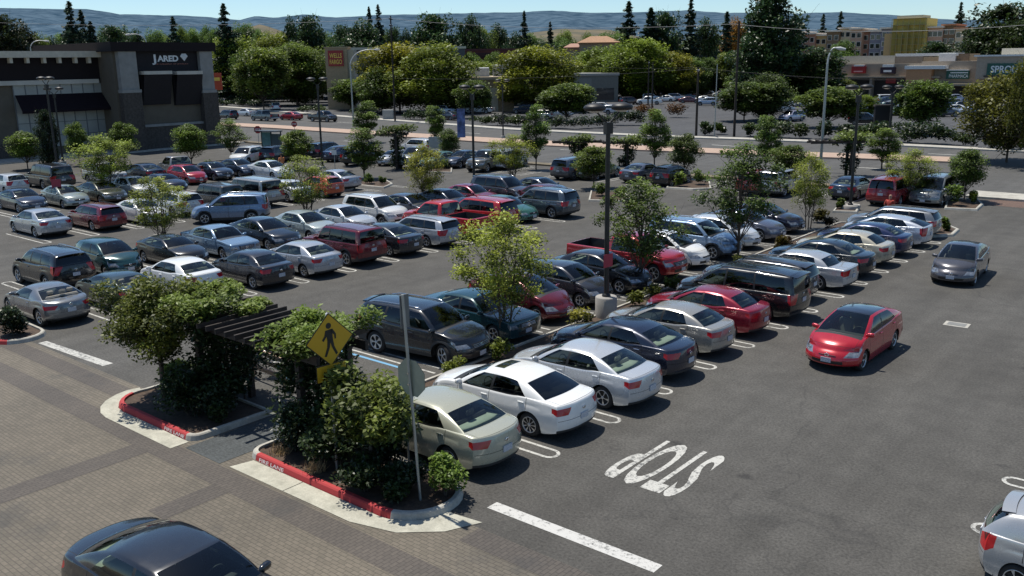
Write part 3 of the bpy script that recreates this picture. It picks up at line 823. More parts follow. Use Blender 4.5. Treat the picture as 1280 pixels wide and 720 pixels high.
def proto_conifer(seed, h, r, m=NEEDLE, leaf=.42, dens=1., ragged=.35):
    rg = np.random.default_rng(seed); mb = MB()
    mb.tube([(0, 0, -.1), (0, 0, h*.5), (rg.normal()*.1, 0, h)], [h*.016, h*.010, .03], 6)
    P = []; T = []; z = h*.10; k = 0
    while z < h*.99:
        t = (z/h); rr = 1.25*r*(1-t)**.75*(1+ragged*rg.normal()*.5)+.12*r*rg.uniform(0, 1)*(1-t)
        nb = 5+int(4*(1-t))
        for b in range(nb):
            if rg.uniform() < .26: continue
            a = 2.4*k+6.28*b/nb+rg.uniform(-.3, .3); L = max(.25, rr*rg.uniform(.6, 1.15)); tb = rg.uniform(.1, .7)
            n = int(max(3, L*6*dens))
            s = rg.uniform(.08, 1, n)**.8
            zz = z-L*.28*s+L*.12*s*s+rg.normal(size=n)*.10*(.3+leaf)
            w = .22*L*(1.15-s)
            P.append(np.stack([math.cos(a)*L*s+rg.normal(size=n)*w, math.sin(a)*L*s+rg.normal(size=n)*w, zz], 1)); T.append(np.full(n, tb)+.3*s-.1)
        z += h*.028*(1.25-t)*rg.uniform(.7, 1.3)+.10; k += 1
    P = np.concatenate(P); T = np.concatenate(T)
    return mb.mesh('trunk', BARK), leaf_mesh('crown', P, leaf, m, seed, .8, .42, T), h, r
ntree = [0]
TP = {}
def tree(kind, base, h, r, label, group=None, name=None, col=(1, 1, 1), rz=None, cat='tree'):
    tm, cm_, ph, pr = TP[kind]
    ntree[0] += 1
    o = empty(name or 'tree', base, rnd.uniform(0, 6.28) if rz is None else rz, label, cat, group)
    o.scale = (r/pr, r/pr, h/ph)
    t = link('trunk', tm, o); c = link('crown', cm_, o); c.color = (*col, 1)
    return o
TP['sap1'] = proto_tree('s', 11, 4.6, 1.7, 1.15, .054, 270, 40, LEAFY, stems=3, br=.30, hollow=.0)
TP['sap2'] = proto_tree('s', 12, 4.6, 1.6, 1.0, .056, 200, 34, LEAFY, stems=3, br=.28, hollow=.0)
TP['sap3'] = proto_tree('s', 13, 4.6, 1.6, 1.3, .062, 230, 34, LEAF, br=.30, hollow=.0)
TP['oval1'] = proto_tree('s', 14, 5.0, 1.15, 1.0, .075, 300, 30, LEAF, br=.40, low=.2)
TP['lolly'] = proto_tree('s', 15, 3.6, 1.25, 1.0, .068, 310, 30, LEAF, br=.38)
TP['broad1'] = proto_tree('b', 21, 12, 6, .7, .20, 380, 60, LEAF, br=.30)
TP['broad2'] = proto_tree('b', 22, 12, 6, .6, .20, 360, 64, LEAF, br=.28)
TP['broad3'] = proto_tree('b', 23, 12, 6, .6, .21, 380, 56, LEAF, br=.32)
TP['dark1'] = proto_tree('b', 24, 12, 5, 1.0, .26, 220, 46, LEAFD, br=.32)
TP['dark2'] = proto_tree('b', 25, 12, 5, 1.0, .26, 220, 44, LEAFD, br=.34)
TP['con1'] = proto_conifer(31, 18, 4.0, ragged=.5, leaf=.46, dens=2.3)
TP['con2'] = proto_conifer(32, 18, 3.2, ragged=.6, leaf=.46, dens=2.2)
TP['con3'] = proto_conifer(33, 18, 5.0, leaf=.52, ragged=.6, dens=2.2)
TP['street'] = proto_tree('b', 26, 6.5, 3.4, 1.7, .17, 280, 46, LEAF, br=.32)
TP['willow'] = proto_tree('b', 27, 11, 6.5, 2.2, .20, 330, 56, LEAF, br=.28)

def shrub(name, base, rx, h, n, leaf, m, label, cat='shrub', group=None, col=(1, 1, 1), seed=None, ry=None, stems=True, nblob=7):
    sd = seed if seed is not None else rnd.randrange(9999)
    rg = np.random.default_rng(sd); ry = ry or rx
    bl = []
    for k in range(nblob):
        a = rg.uniform(0, 6.28); q = rg.uniform(0, .62); bl.append((math.cos(a)*q*rx, math.sin(a)*q*ry, h*rg.uniform(.30, .80), .48*min(rx, ry)*rg.uniform(.7, 1.2), .30*h*rg.uniform(.7, 1.1)))
    P, T = crown_points(rg, bl, n/nblob, .2); P[:, 2] = np.maximum(P[:, 2], .03)
    o = empty(name, base, 0, label, cat, group)
    f = link('foliage', leaf_mesh('foliage', P, leaf, m, sd, .3, .55, T), o); f.color = (*col, 1)
    if stems:
        mb = MB()
        for k in range(6):
            b = bl[k % nblob]; mb.tube([(b[0]*.25, b[1]*.25, -.03), (b[0]*.6, b[1]*.6, b[2]*.5), (b[0], b[1], b[2])], [.022, .016, .008], 5, cap=False)
        link('stems', mb.mesh('stems', BARK), o)
    return o
# ================================================================= setting
def S_(o): o['kind'] = 'structure'; return o
def m_asphalt(name, c0, c1, crack=True, speck=1.):
    m, t, p = newmat(name); P = pos(t)
    big = noise(t, .11, 5, .6, P); fine = noise(t, 16, 6, .75, P); mid = noise(t, 1.1, 5, .65, P)
    c = ramp(t, big, [(.32, c0), (.68, c1)])
    c = mixc(t, .38*speck, c, ramp(t, fine, [(.36, (.02, .02, .02)), (.50, (.5, .5, .5)), (.66, (1, 1, 1))]), 'OVERLAY')
    c = mixc(t, .35, c, ramp(t, mid, [(.35, (.30, .30, .30)), (.7, (.66, .66, .66))]), 'OVERLAY')
    # tyre-darkened lanes running along the aisles
    mp = N(t, 'ShaderNodeMapping'); t.links.new(P, mp.inputs[0]); mp.inputs['Scale'].default_value = (.75, .035, 1)
    c = mixc(t, .30, c, ramp(t, noise(t, 1.3, 4, .6, mp.outputs[0]), [(.35, (.30, .30, .30)), (.65, (.64, .64, .64))]), 'OVERLAY')
    # oil drips and tar spots
    vo = N(t, 'ShaderNodeTexVoronoi'); vo.inputs['Scale'].default_value = .42; t.links.new(P, vo.inputs['Vector'])
    wob = N(t, 'ShaderNodeMath', operation='MULTIPLY_ADD'); t.links.new(mid, wob.inputs[0]); wob.inputs[1].default_value = .35; t.links.new(vo.outputs['Distance'], wob.inputs[2])
    c = mixc(t, 0., c, (.016, .016, .017)); mk = c.node
    t.links.new(ramp(t, wob.outputs[0], [(.20, (.5,)*3), (.25, (0, 0, 0))]), mk.inputs[0])
    if crack:
        v2 = N(t, 'ShaderNodeTexVoronoi', feature='DISTANCE_TO_EDGE'); v2.inputs['Scale'].default_value = .085
        wv = N(t, 'ShaderNodeVectorMath', operation='MULTIPLY_ADD'); nz = N(t, 'ShaderNodeTexNoise'); nz.inputs['Scale'].default_value = .5; nz.inputs['Detail'].default_value = 5
        t.links.new(P, nz.inputs['Vector']); t.links.new(nz.outputs['Color'], wv.inputs[0]); wv.inputs[1].default_value = (3.2, 3.2, 0); t.links.new(P, wv.inputs[2]); t.links.new(wv.outputs[0], v2.inputs['Vector'])
        c = mixc(t, 0., c, (.020, .020, .021)); ck = c.node
        t.links.new(ramp(t, v2.outputs['Distance'], [(.0008, (.26,)*3), (.0026, (0, 0, 0))]), ck.inputs[0])
    t.links.new(c, p.inputs['Base Color']); p.inputs['Roughness'].default_value = .86; p.inputs['Specular IOR Level'].default_value = .3
    bump(t, p, fine, .35, .012); return m
ASPH = m_asphalt('lot_asphalt', (.074, .070, .063), (.098, .094, .086))
ROAD = m_asphalt('road_asphalt', (.082, .080, .076), (.104, .102, .097), False)
FARLOT = m_asphalt('far_lot_asphalt', (.064, .065, .068), (.088, .088, .090), False)
WALKB = m_asphalt('walk_asphalt', (.066, .073, .075), (.086, .093, .094), False)
def m_paver(name, a, b, mortar, rot=0.):
    m, t, p = newmat(name); P = pos(t)
    mp = N(t, 'ShaderNodeMapping'); t.links.new(P, mp.inputs[0]); mp.inputs['Rotation'].default_value = (0, 0, rot)
    br = N(t, 'ShaderNodeTexBrick'); t.links.new(mp.outputs[0], br.inputs[0])
    br.inputs['Color1'].default_value = (*a, 1); br.inputs['Color2'].default_value = (*b, 1); br.inputs['Mortar'].default_value = (*mortar, 1)
    br.inputs['Scale'].default_value = 1; br.inputs['Brick Width'].default_value = .20; br.inputs['Row Height'].default_value = .10; br.inputs['Mortar Size'].default_value = .009; br.inputs['Bias'].default_value = -.1
    big = noise(t, .35, 5, .6, P); fine = noise(t, 14, 4, .7, P)
    c = mixc(t, .42, br.outputs[0], ramp(t, big, [(.3, (.28, .28, .28)), (.7, (.7, .68, .64))]), 'OVERLAY')
    c = mixc(t, .25, c, ramp(t, fine, [(.3, (.25, .25, .25)), (.7, (.75, .75, .75))]), 'OVERLAY')
    st = noise(t, .55, 4, .6, P); c = mixc(t, 0., c, (.040, .042, .044)); t.links.new(ramp(t, st, [(.58, (0, 0, 0)), (.74, (.6,)*3)]), c.node.inputs[0])
    t.links.new(c, p.inputs['Base Color']); p.inputs['Roughness'].default_value = .85
    bump(t, p, br.outputs['Fac'], -.5, .012); return m
PAVER = m_paver('brick_pavers', (.152, .132, .104), (.122, .107, .084), (.082, .071, .057))
PAVED = m_paver('dark_pavers', (.104, .090, .078), (.086, .075, .066), (.057, .050, .044), math.pi/2)
def m_conc(name, a, b, sc=2.):
    m, t, p = newmat(name); P = pos(t); f = noise(t, sc, 6, .7, P); g = noise(t, 30, 3, .7, P)
    c = mixc(t, .3, ramp(t, f, [(.3, a), (.7, b)]), ramp(t, g, [(.3, (.3,)*3), (.7, (.7,)*3)]), 'OVERLAY')
    t.links.new(c, p.inputs['Base Color']); p.inputs['Roughness'].default_value = .88; bump(t, p, g, .2, .01); return m
CONC = m_conc('concrete', (.30, .28, .24), (.52, .50, .44)); CONCG = m_conc('gutter_concrete', (.30, .29, .235), (.54, .52, .43))
PINK = m_conc('median_concrete', (.36, .25, .19), (.46, .34, .26))
REDP = None
def m_worn(name, col, under, thr=.42):
    m, t, p = newmat(name); P = pos(t); f = noise(t, 9, 7, .78, P); g = noise(t, .8, 3, .6, P)
    s = N(t, 'ShaderNodeMath', operation='MULTIPLY_ADD'); t.links.new(g, s.inputs[0]); s.inputs[1].default_value = .45; t.links.new(f, s.inputs[2])
    t.links.new(ramp(t, s.outputs[0], [(thr+.10, under), (thr+.24, col)]), p.inputs['Base Color']); p.inputs['Roughness'].default_value = .8; return m
REDP = m_worn('red_kerb_paint', (.42, .040, .042), (.26, .15, .12), .30)
LINE = m_worn('white_line_paint', (.54, .53, .50), (.13, .13, .125), .475); LINEO = m_worn('old_line_paint', (.50, .49, .45), (.12, .12, .115), .50); BLUEL = m_worn('blue_line_paint', (.16, .36, .55), (.08, .12, .16))
SOIL = m_conc('bark_mulch', (.030, .020, .014), (.11, .070, .045), 7.)
DIRT = m_conc('dry_ground', (.16, .14, .085), (.30, .25, .16), .05)

def sheet(name, pts, z, m, **kw):
    return S_(MB().poly(pts, z).build(name, m))
R4 = lambda x0, x1, y0, y1: [(x0, y0), (x1, y0), (x1, y1), (x0, y1)]
BY = 12.35
sheet('ground', R4(-9000, 9000, -3000, 12000), -.05, DIRT)
sheet('parking_lot', R4(-140, 60, BY, 66.6), 0, ASPH)
sheet('brick_road', R4(-60, 30, -12, BY), 0, PAVER)
sheet('brick_band', R4(-60, 30, 10.05, 10.75), .004, PAVED)
sheet('brick_band', R4(-21.0, -20.25, -12, 10.045), .004, PAVED)
sheet('brick_band', R4(-17.4, -16.75, 8.5, 10.045), .004, PAVED)
sheet('brick_band', R4(-11.3, 30, BY-.62, BY-.01), .004, PAVED)
sheet('brick_band', R4(-60, -24.8, BY-.9, BY-.25), .004, PAVED)
sheet('walkway', R4(-19.75, -18.25, 10.78, 14.6), .008, WALKB)
# main road between surveyed kerb lines
NEARK = [(-260, 66.6), (60, 66.6)]
far_px = [(230, 131), (300, 136), (430, 147), (480, 151), (640, 163), (800, 171), (960, 176.5), (1100, 182), (1280, 191)]
FK = [G(*p) for p in far_px]; FK = [Vector((-330, 165, 0))]+FK+[Vector((40, 101, 0))]
road = MB()
up = [(p.x, p.y, .0) for p in FK]; dn = [(p.x, 66.6, .0) for p in FK]
for i in range(len(up)-1): road.add([dn[i], dn[i+1], up[i+1], up[i]], [(0, 1, 2, 3)])
S_(road.build('road', ROAD))
def strip(name, line, w0, w1, z0, z1, m):
    """raised strip following a line, from offset w0 to w1 (in +Y)"""
    b = MB()
    for p, q in zip(line, line[1:]):
        a0, a1, b0, b1 = (p[0], p[1]+w0), (q[0], q[1]+w0), (p[0], p[1]+w1), (q[0], q[1]+w1)
        b.add([(*a0, z1), (*a1, z1), (*b1, z1), (*b0, z1), (*a0, z0), (*a1, z0), (*b1, z0), (*b0, z0)], [(0, 1, 2, 3), (4, 5, 1, 0), (6, 7, 3, 2)])
    return S_(b.build(name, m))
strip('pavement', FK, 0, 2.2, 0, .14, CONC)
strip('far_lot', FK, 2.2, 150, .0, .02, FARLOT)
mn = [G(*p) for p in [(230, 155.5), (340, 161), (480, 170.5), (640, 181), (800, 189), (960, 196), (1080, 200), (1188, 204)]]
mf = [G(*p) for p in [(230, 151.5), (340, 157), (480, 165.5), (640, 175), (800, 183), (960, 190), (1080, 194), (1188, 198)]]
b = MB()
for i in range(len(mn)-1):
    q = [(mn[i].x, mn[i].y), (mn[i+1].x, mn[i+1].y), (mf[i+1].x, mf[i+1].y), (mf[i].x, mf[i].y)]
    b.add([(x, y, .15) for x, y in q]+[(x, y, 0) for x, y in q], [(0, 1, 2, 3), (4, 5, 1, 0), (5, 6, 2, 1), (6, 7, 3, 2)])
S_(b.build('median', PINK))
lm = MB()
def dash_px(a, c, w=.14, m=lm):
    a, c = G(*a), G(*c); m.poly([(a.x, a.y-w), (c.x, c.y-w), (c.x, c.y+w), (a.x, a.y+w)], .006)
for a, c in (((640, 202), (690, 204)), ((800, 207), (850, 209)), ((1160, 216), (1195, 218)), ((1165, 225), (1200, 226)), ((1070, 209), (1100, 211)), ((700, 187), (730, 188)), ((415, 152), (440, 154)), ((560, 165), (600, 167)), ((1160, 192), (1200, 194)), ((890, 181), (920, 183)), ((430, 176), (470, 179)), ((560, 186), (600, 189)), ((330, 168), (360, 170))): dash_px(a, c)
S_(lm.build('lane_marking', LINEO))
# pavement of the lot side, right of the exit
S_(MB().box(-15.2, 40, 65.7, 68.6, 0, .14).build('pavement', CONC))
S_(MB().box(-260, -16.3, 65.4, 66.6, 0, .14).build('pavement', m_conc('planted_verge', (.10, .085, .055), (.22, .18, .12), 1.2)))
sheet('brick_band', R4(-13.6, 40, 63.0, 65.69), .004, m_paver('red_pavers', (.16, .10, .075), (.12, .075, .06), (.04, .03, .025)))

# kerbed planting islands
def island(pts, z=.15, w=.16, red=None, name='kerb', soil=True, sm=None):
    """pts: closed outline, counter-clockwise; red: set of edge numbers painted red"""
    n = len(pts); P = [Vector((p[0], p[1])) for p in pts]; inn = []
    for i in range(n):
        d0 = (P[i]-P[i-1]).normalized(); d1 = (P[(i+1) % n]-P[i]).normalized()
        nn = Vector((-(d0.y+d1.y), d0.x+d1.x)); nn = nn.normalized() if nn.length > 1e-6 else Vector((-d0.y, d0.x))
        inn.append(P[i]+nn*w)
    b = MB()
    for i in range(n):
        j = (i+1) % n; mi = 1 if red and i in red else 0
        e0, e1 = P[i]+(inn[i]-P[i])*.22, P[j]+(inn[j]-P[j])*.22
        b.add([(*P[i], 0), (*P[j], 0), (*e1, z-.03), (*e0, z-.03)], [(0, 1, 2, 3)], mi)
        c0, c1 = P[i]+(inn[i]-P[i])*.42, P[j]+(inn[j]-P[j])*.42
        b.add([(*e0, z-.03), (*e1, z-.03), (*c1, z), (*c0, z)], [(0, 1, 2, 3)], mi)
        b.add([(*c0, z), (*c1, z), (*inn[j], z), (*inn[i], z)], [(0, 1, 2, 3)], mi)
        b.add([(*inn[i], z), (*inn[j], z), (*inn[j], z-.07), (*inn[i], z-.07)], [(0, 1, 2, 3)], mi)
    S_(b.build(name, [CONC, REDP]))
    if soil: S_(MB().poly([(p.x, p.y) for p in inn], z-.06).build('planting_bed', sm or SOIL))
def arc(cx, cy, r, a0, a1, n=7, ry=None):
    return [(cx+r*math.cos(R_(a0+(a1-a0)*i/n)), cy+(ry or r)*math.sin(R_(a0+(a1-a0)*i/n))) for i in range(n+1)]
big = arc(-17.75, 11.9, .45, 180, 270)+[(-15.8, 11.42), (-13.7, 11.42)]+arc(-13.35, 12.5, 1.08, -85, 70, 12)+[(-13.6, 13.55), (-18.2, 13.55)]
island(big, red={7, 8, 9, 10})
small = arc(-23.4, 12.0, .95, 165, 268)+[(-20.2, 11.05)]+arc(-20.2, 11.4, .35, -80, 0, 4)+[(-19.85, 13.5), (-24.3, 13.5)]
island(small, red={2, 3, 4, 5, 6, 7})
island(arc(-33.2, 12.3, .9, -90, 90, 8)+[(-38, 13.3), (-38, 11.4)], red={0, 1})
# gutter pans
gp = [(-17.9, 10.83), (-13.6, 10.86), (-12.5, 11.15), (-11.75, 11.8), (-11.4, 12.55), (-12.15, 12.45)]+[(p[0], p[1]-.012) for p in arc(-13.35, 12.5, 1.09, 0, -85, 8)]+[(-17.75, 11.40)]
MBg = MB().poly(gp[::1], .012); S_(MBg.build('gutter', CONCG))
gp2 = [(-24.36, 12.2), (-24.8, 12.3), (-24.88, 11.95), (-24.78, 11.55), (-24.55, 11.15), (-24.2, 10.82), (-23.75, 10.6), (-23.3, 10.52), (-20.0, 10.52), (-20.0, 11.03), (-23.35, 11.03), (-23.75, 11.1), (-24.1, 11.36), (-24.3, 11.75)]
S_(MB().poly(gp2, .012).build('gutter', CONCG))
S_(MB().box(-15.86, -15.84, 10.85, 11.40, .013, .0145).build('gutter_joint', SEAM))
# planting strip between the two nearest rows
island(arc(-17.85, 17.2, .5, 180, 360, 6)+[(-17.35, 50.8)]+arc(-17.85, 50.8, .5, 0, 180, 6), z=.14)
island(arc(-37.25, 17.3, .45, 180, 360, 6)+[(-36.8, 49.5)]+arc(-37.25, 49.5, .45, 0, 180, 6), z=.12)
islands_px = [([(1120, 293), (1165, 297), (1192, 296), (1200, 289), (1185, 283), (1130, 283)], 'e1'), ([(1180, 262), (1222, 264), (1230, 257), (1222, 250), (1182, 250)], 'e2'), ([(735, 252), (775, 253), (790, 249), (780, 241), (738, 240)], 'e3'),
    ([(832, 236), (866, 238), (890, 237), (888, 228), (840, 226)], 'e4'), ([(440, 232), (480, 236), (492, 231), (480, 224), (445, 224)], 'e5'), ([(530, 216), (565, 217), (566, 210), (535, 209)], 'e6'), ([(1040, 266), (1072, 267), (1076, 258), (1050, 254)], 'e7'), ([(95, 262), (160, 259), (168, 248), (100, 250)], 'e8'), ([(360, 246), (440, 238), (452, 228), (380, 232)], 'e9'), ([(250, 220), (300, 218), (296, 208), (250, 209)], 'e10')]
for pp, _ in islands_px: island([tuple(G(*p)[:2]) for p in pp], z=.14, w=.2)

# painted stall markings: pairs of lines joined by a round end
mk = MB()
def seg(x0, y0, x1, y1, w=.09, z=.006, m=mk):
    d = Vector((x1-x0, y1-y0)); d.normalize(); n = Vector((-d.y, d.x))*w/2
    m.poly([(x0+n.x, y0+n.y), (x1+n.x, y1+n.y), (x1-n.x, y1-n.y), (x0-n.x, y0-n.y)][::-1], z)
def hairpin(xt, y, length, sgn, g=.215):
    """tip at xt, legs running away in direction sgn"""
    x0 = xt+sgn*g
    for s in (-1, 1): seg(x0, y+s*g, xt+sgn*length, y+s*g)
    for k in range(8):
        a0, a1 = R_(-90+k*22.5), R_(-90+(k+1)*22.5)
        q = [(x0-sgn*r*math.cos(a), y+r*math.sin(a)) for r, a in ((g-.045, a0), (g+.045, a0), (g+.045, a1), (g-.045, a1))]
        mk.poly(q if sgn < 0 else q[::-1], .006)
for k in range(13): hairpin(-12.15, 16.11+2.697*k, 5.0, -1)
for k in range(13): hairpin(-23.6, 16.11+2.697*k, 4.9, 1)
for k in range(-1, 10): hairpin(-31.55, 23.7-5.4+2.7*k, 5.0, -1)
for k in range(-1, 10): hairpin(-42.6, 23.7-5.4+2.7*k, 4.9, 1)
for k in range(-2, 10): hairpin(-50.6, 23.7+2.7*k, 5.0, -1)
for k in range(-2, 8): hairpin(-66.5, 23.7+2.7*k, 4.9, 1)
for k in range(-1, 6): hairpin(-3.5, 18.62+2.67*k, 5.0, 1)
for k in range(-3, 30):
    x = -12.5-2.75*k
    if x < -17 : seg(x-.25, 58.6, x-.25, 64.4); seg(x+.25, 58.6, x+.25, 64.4)
S_(mk.build('parking_lines', LINEO))
sheet('stop_bar', [(-11.75, 13.10), (-7.65, 13.12), (-7.65, 13.44), (-11.75, 13.42)], .006, LINE)
sheet('stop_bar', [(-31.9, 12.42), (-27.65, 12.6), (-27.65, 12.95), (-31.9, 12.72)], .006, LINEO)
bl = MB(); seg(-23.6, 15.5, -18.9, 15.55, .12, .006, bl); seg(-23.6, 18.3, -18.9, 18.3, .12, .006, bl); S_(bl.build('accessible_stall_line', BLUEL))

def text_mesh(txt, w, h, m, ext=0., bold=.0, name='lettering', shear=0):
    """lettering filling a w x h box in the XY plane, lower left corner at 0"""
    cu = bpy.data.curves.new(name, 'FONT'); cu.body = txt; cu.offset = bold; cu.extrude = 0; cu.resolution_u = 4; cu.shear = shear
    ob = bpy.data.objects.new(name, cu); COL.objects.link(ob)
    dg = bpy.context.evaluated_depsgraph_get(); me = bpy.data.meshes.new_from_object(ob.evaluated_get(dg))
    bpy.data.objects.remove(ob); bpy.data.curves.remove(cu)
    co = np.empty(len(me.vertices)*3); me.vertices.foreach_get('co', co); co = co.reshape(-1, 3)
    mi, ma = co.min(0), co.max(0); co[:, 0] = (co[:, 0]-mi[0])/(ma[0]-mi[0])*w; co[:, 1] = (co[:, 1]-mi[1])/(ma[1]-mi[1])*h; co[:, 2] = 0
    me.vertices.foreach_set('co', co.reshape(-1)); me.name = name; me.materials.clear(); me.materials.append(m); me.update(); return me
st = link('stop_lettering', text_mesh('STOP', 1.95, 2.65, LINEO, bold=.020)); st.location = (-8.85, 18.55, .006); st.rotation_euler = (0, 0, math.pi); S_(st)
# utility cover
uc = empty('utility_cover', (-7.6, 33.6, 0), R_(3), 'pale rectangular utility cover set flush in the open asphalt', 'utility cover')
MB().box(-.40, .40, -.30, .30, -.05, .010).build('frame', CONC, uc); MB().box(-.30, .30, -.20, .20, .0, .016).build('lid', mat('cover_lid', (.20, .20, .19), .7), uc)
# kerb writing
fl = link('kerb_lettering', text_mesh('FIRE LANE', .95, .085, mat('stencil_white', (.7, .68, .66), .7), bold=.012)); fl.location = (-17.55, 11.427, .03); fl.rotation_euler = (math.pi/2-.28, 0, 0); fl.location.y = 11.414; S_(fl)
fl2 = link('kerb_lettering', fl.data); fl2.location = (-21.2, 11.044, .03); fl2.rotation_euler = (math.pi/2-.28, 0, 0); S_(fl2)

# ---------------------------------------------------------------- hills
def hill(name, ridge, r0, r1, m, amp, seed):
    rg = np.random.default_rng(seed); xs = [p[0] for p in ridge]; ys = [p[1] for p in ridge]
    V = []; F = []; cols = np.arange(-420, 1701, 6); nr = 16
    from mathutils import noise as mn_
    for i, px in enumerate(cols):
        yy = np.interp(px, xs, ys)
        yy += -1.1*mn_.fractal(Vector((px*.02, seed, 0)), 1., 2., 5)*amp
        base = AT(px, 79, r0)
        for k in range(nr+1):
            f = k/nr; rr = r0+(r1-r0)*f; p = AT(px, yy, rr); z1 = AT(px, yy, r1).z
            q = AT(px, yy, rr); zz = max(-5, z1*(f**.8)*(1+.16*mn_.fractal(Vector((px*.012, f*3.2, seed+9)), 1., 2., 5)*(1-f)*2))
            V.append((q.x, q.y, zz))
    for i in range(len(cols)-1):
        for k in range(nr):
            a = i*(nr+1)+k; F.append((a, a+nr+1, a+nr+2, a+1))
    mb = MB(); mb.add(V, F, 0, True); o = S_(mb.build(name, m)); return o
def m_hill(name, a, b, sc):
    m, t, p = newmat(name); P = pos(t); f = noise(t, sc, 8, .65, P)
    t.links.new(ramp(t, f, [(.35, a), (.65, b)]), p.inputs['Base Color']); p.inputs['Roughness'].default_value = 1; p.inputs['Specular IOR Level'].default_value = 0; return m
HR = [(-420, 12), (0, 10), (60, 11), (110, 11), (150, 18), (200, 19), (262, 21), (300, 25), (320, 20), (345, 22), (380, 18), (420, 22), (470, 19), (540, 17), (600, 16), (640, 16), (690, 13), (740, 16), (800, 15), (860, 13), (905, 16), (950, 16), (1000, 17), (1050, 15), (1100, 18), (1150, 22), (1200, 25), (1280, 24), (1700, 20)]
hill('hills', HR, 5200, 9000, m_hill('hill_haze', (.030, .062, .098), (.100, .152, .202), .0085), 1.2, 3)  # distance haze painted into the blue grey hill colour
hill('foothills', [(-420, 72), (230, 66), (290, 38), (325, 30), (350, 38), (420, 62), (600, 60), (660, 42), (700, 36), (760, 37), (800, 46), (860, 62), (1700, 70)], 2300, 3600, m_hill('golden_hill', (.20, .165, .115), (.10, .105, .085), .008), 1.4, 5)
# ================================================================= buildings
def onX(px, py, X):
    d = ray(px, py); t = X/d.x; return (d.y*t, CAMH+d.z*t)           # (y, z)
def onY(px, py, Y):
    d = ray(px, py); t = Y/d.y; return (d.x*t, CAMH+d.z*t)           # (x, z)
def face_x(mb, X, y0, y1, z0, z1, t=.12, mi=0): mb.box(X, X+t, y0, y1, z0, z1, mi)   # slab standing proud of a wall that faces +X
def face_y(mb, Y, x0, x1, z0, z1, t=.12, mi=0): mb.box(x0, x1, Y-t, Y, z0, z1, mi)
STUC = mat('grey_stucco', (.26, .255, .24), .9, vscale=1.5); STUC2 = mat('pale_stucco', (.50, .47, .41), .9, vscale=.8); DBROWN = mat('dark_brown_cladding', (.014, .010, .011), .8, spec=.25)
NAVY = mat('navy_panel', (.018, .016, .019), .7, spec=.25); AWN = mat('awning_canvas', (.012, .007, .010), .9, spec=.2); STONE = mat('dark_stone', (.066, .056, .048), .9, var=.4, vscale=5)
TANW = mat('tan_render', (.36, .27, .17), .9); TAUPE = mat('taupe_render', (.25, .205, .16), .9); CREAM = mat('cream_trim', (.55, .50, .40), .8); ROOFG = mat('gravel_roof', (.42, .40, .36), .95)
WHITE = mat('white_trim', (.72, .71, .68), .7); DGLASS = mat('dark_glazing', (.02, .025, .03), .08, 0, .5); TERRA = mat('tile_roof', (.36, .21, .12), .9, var=.25, vscale=2)
REDB = mat('red_brown_wall', (.17, .045, .038), .85); GRNS = mat('green_sign_face', (.012, .085, .060), .5); REDS = mat('red_sign_face', (.30, .018, .020), .5)
YEL = mat('yellow_letters', (.75, .52, .08), .5); SILV = mat('silver_letters', (.62, .64, .66), .4, .2)
# --- jewellery store
X0 = -99.0; XW = -102.5
y0 = onX(146, 120, X0)[0]; y1 = onX(264, 120, X0)[0]; zt = onX(200, 53, X0)[1]
ja = empty('jewelry_store', (X0-8, (y0+y1)/2, 0), 0, 'dark two tone jewelry store with grey columns and a diamond sign', 'store')
def P_(name, mb, m, par=ja):
    me = mb.mesh(name, m)
    if par is not None:
        l = par.matrix_basis.translation if hasattr(par, 'matrix_basis') else Vector()
        r = par
        off = Vector((0, 0, 0))
        while r is not None: off += r.location; r = r.parent
        me.transform(Matrix.Translation(-off))
    return link(name, me, par)
wz = onX(60, 64, XW)[1]; wy0 = 26.0
b = MB(); b.box(X0-18, X0, y0, y1, 0, zt-.6); b.box(XW-15, XW, wy0, y0-.002, 0, wz-.4)
P_('wall', b, mat('store_wall', (.115, .098, .074), .9, vscale=1))
b = MB(); b.box(X0-18.3, X0+.9, y0-.5, y1+.6, zt-1.0, zt); P_('parapet', b, DBROWN)
zc = onX(200, 63, X0)[1]
for pa, pb in ((146, 168), (247, 262.5)):
    ya, yb = onX(pa, 90, X0)[0], onX(pb, 90, X0)[0]; zb = onX(pa+12, 112, X0)[1]
    b = MB(); b.box(X0, X0+.75, ya, yb, zb, zt-1.003); b.box(X0, X0+.95, ya-.12, yb+.12, zb-.35, zb-.003); c = P_('column', b, STUC)
    b = MB(); b.box(X0, X0+.9, ya-.1, yb+.1, 0, zb-.36); P_('column_base', b, STONE, c)
yl, yr = onX(169, 90, X0)[0], onX(246.5, 90, X0)[0]
zs = onX(210, 88, X0)[1]
b = MB(); b.box(X0, X0+.25, yl, yr, zs-.1, zt-1.003); sg = P_('sign_panel', b, NAVY)
za, zb = onX(205, 77, X0)[1], onX(205, 68, X0)[1]; ya, yb = onX(188, 72, X0)[0], onX(221, 72, X0)[0]
def textX(txt, X, ya, yb, za, zb, m, par, bold=0., name='lettering'):
    me = text_mesh(txt, yb-ya, zb-za, m, bold=bold, name=name); me.transform(Matrix.Translation((X, ya, za)) @ Matrix(((0, 0, 1, 0), (1, 0, 0, 0), (0, 1, 0, 0), (0, 0, 0, 1))))
    off = Vector((0, 0, 0)); r = par
    while r is not None: off += r.location; r = r.parent
    me.transform(Matrix.Translation(-off)); return link(name, me, par)
textX('J', X0+.29, ya, ya+(yb-ya)*.15, za-.35, zb, SILV, sg, .03); textX('ARED', X0+.29, ya+(yb-ya)*.20, yb, za, zb-.12, SILV, sg, .04)
yd0, yd1 = onX(223.5, 72, X0)[0], onX(233, 72, X0)[0]; zd1, zd0 = onX(228, 67, X0)[1], onX(228, 76.5, X0)[1]
b = MB(); ym = (yd0+yd1)/2; zm = zd1-(zd1-zd0)*.35
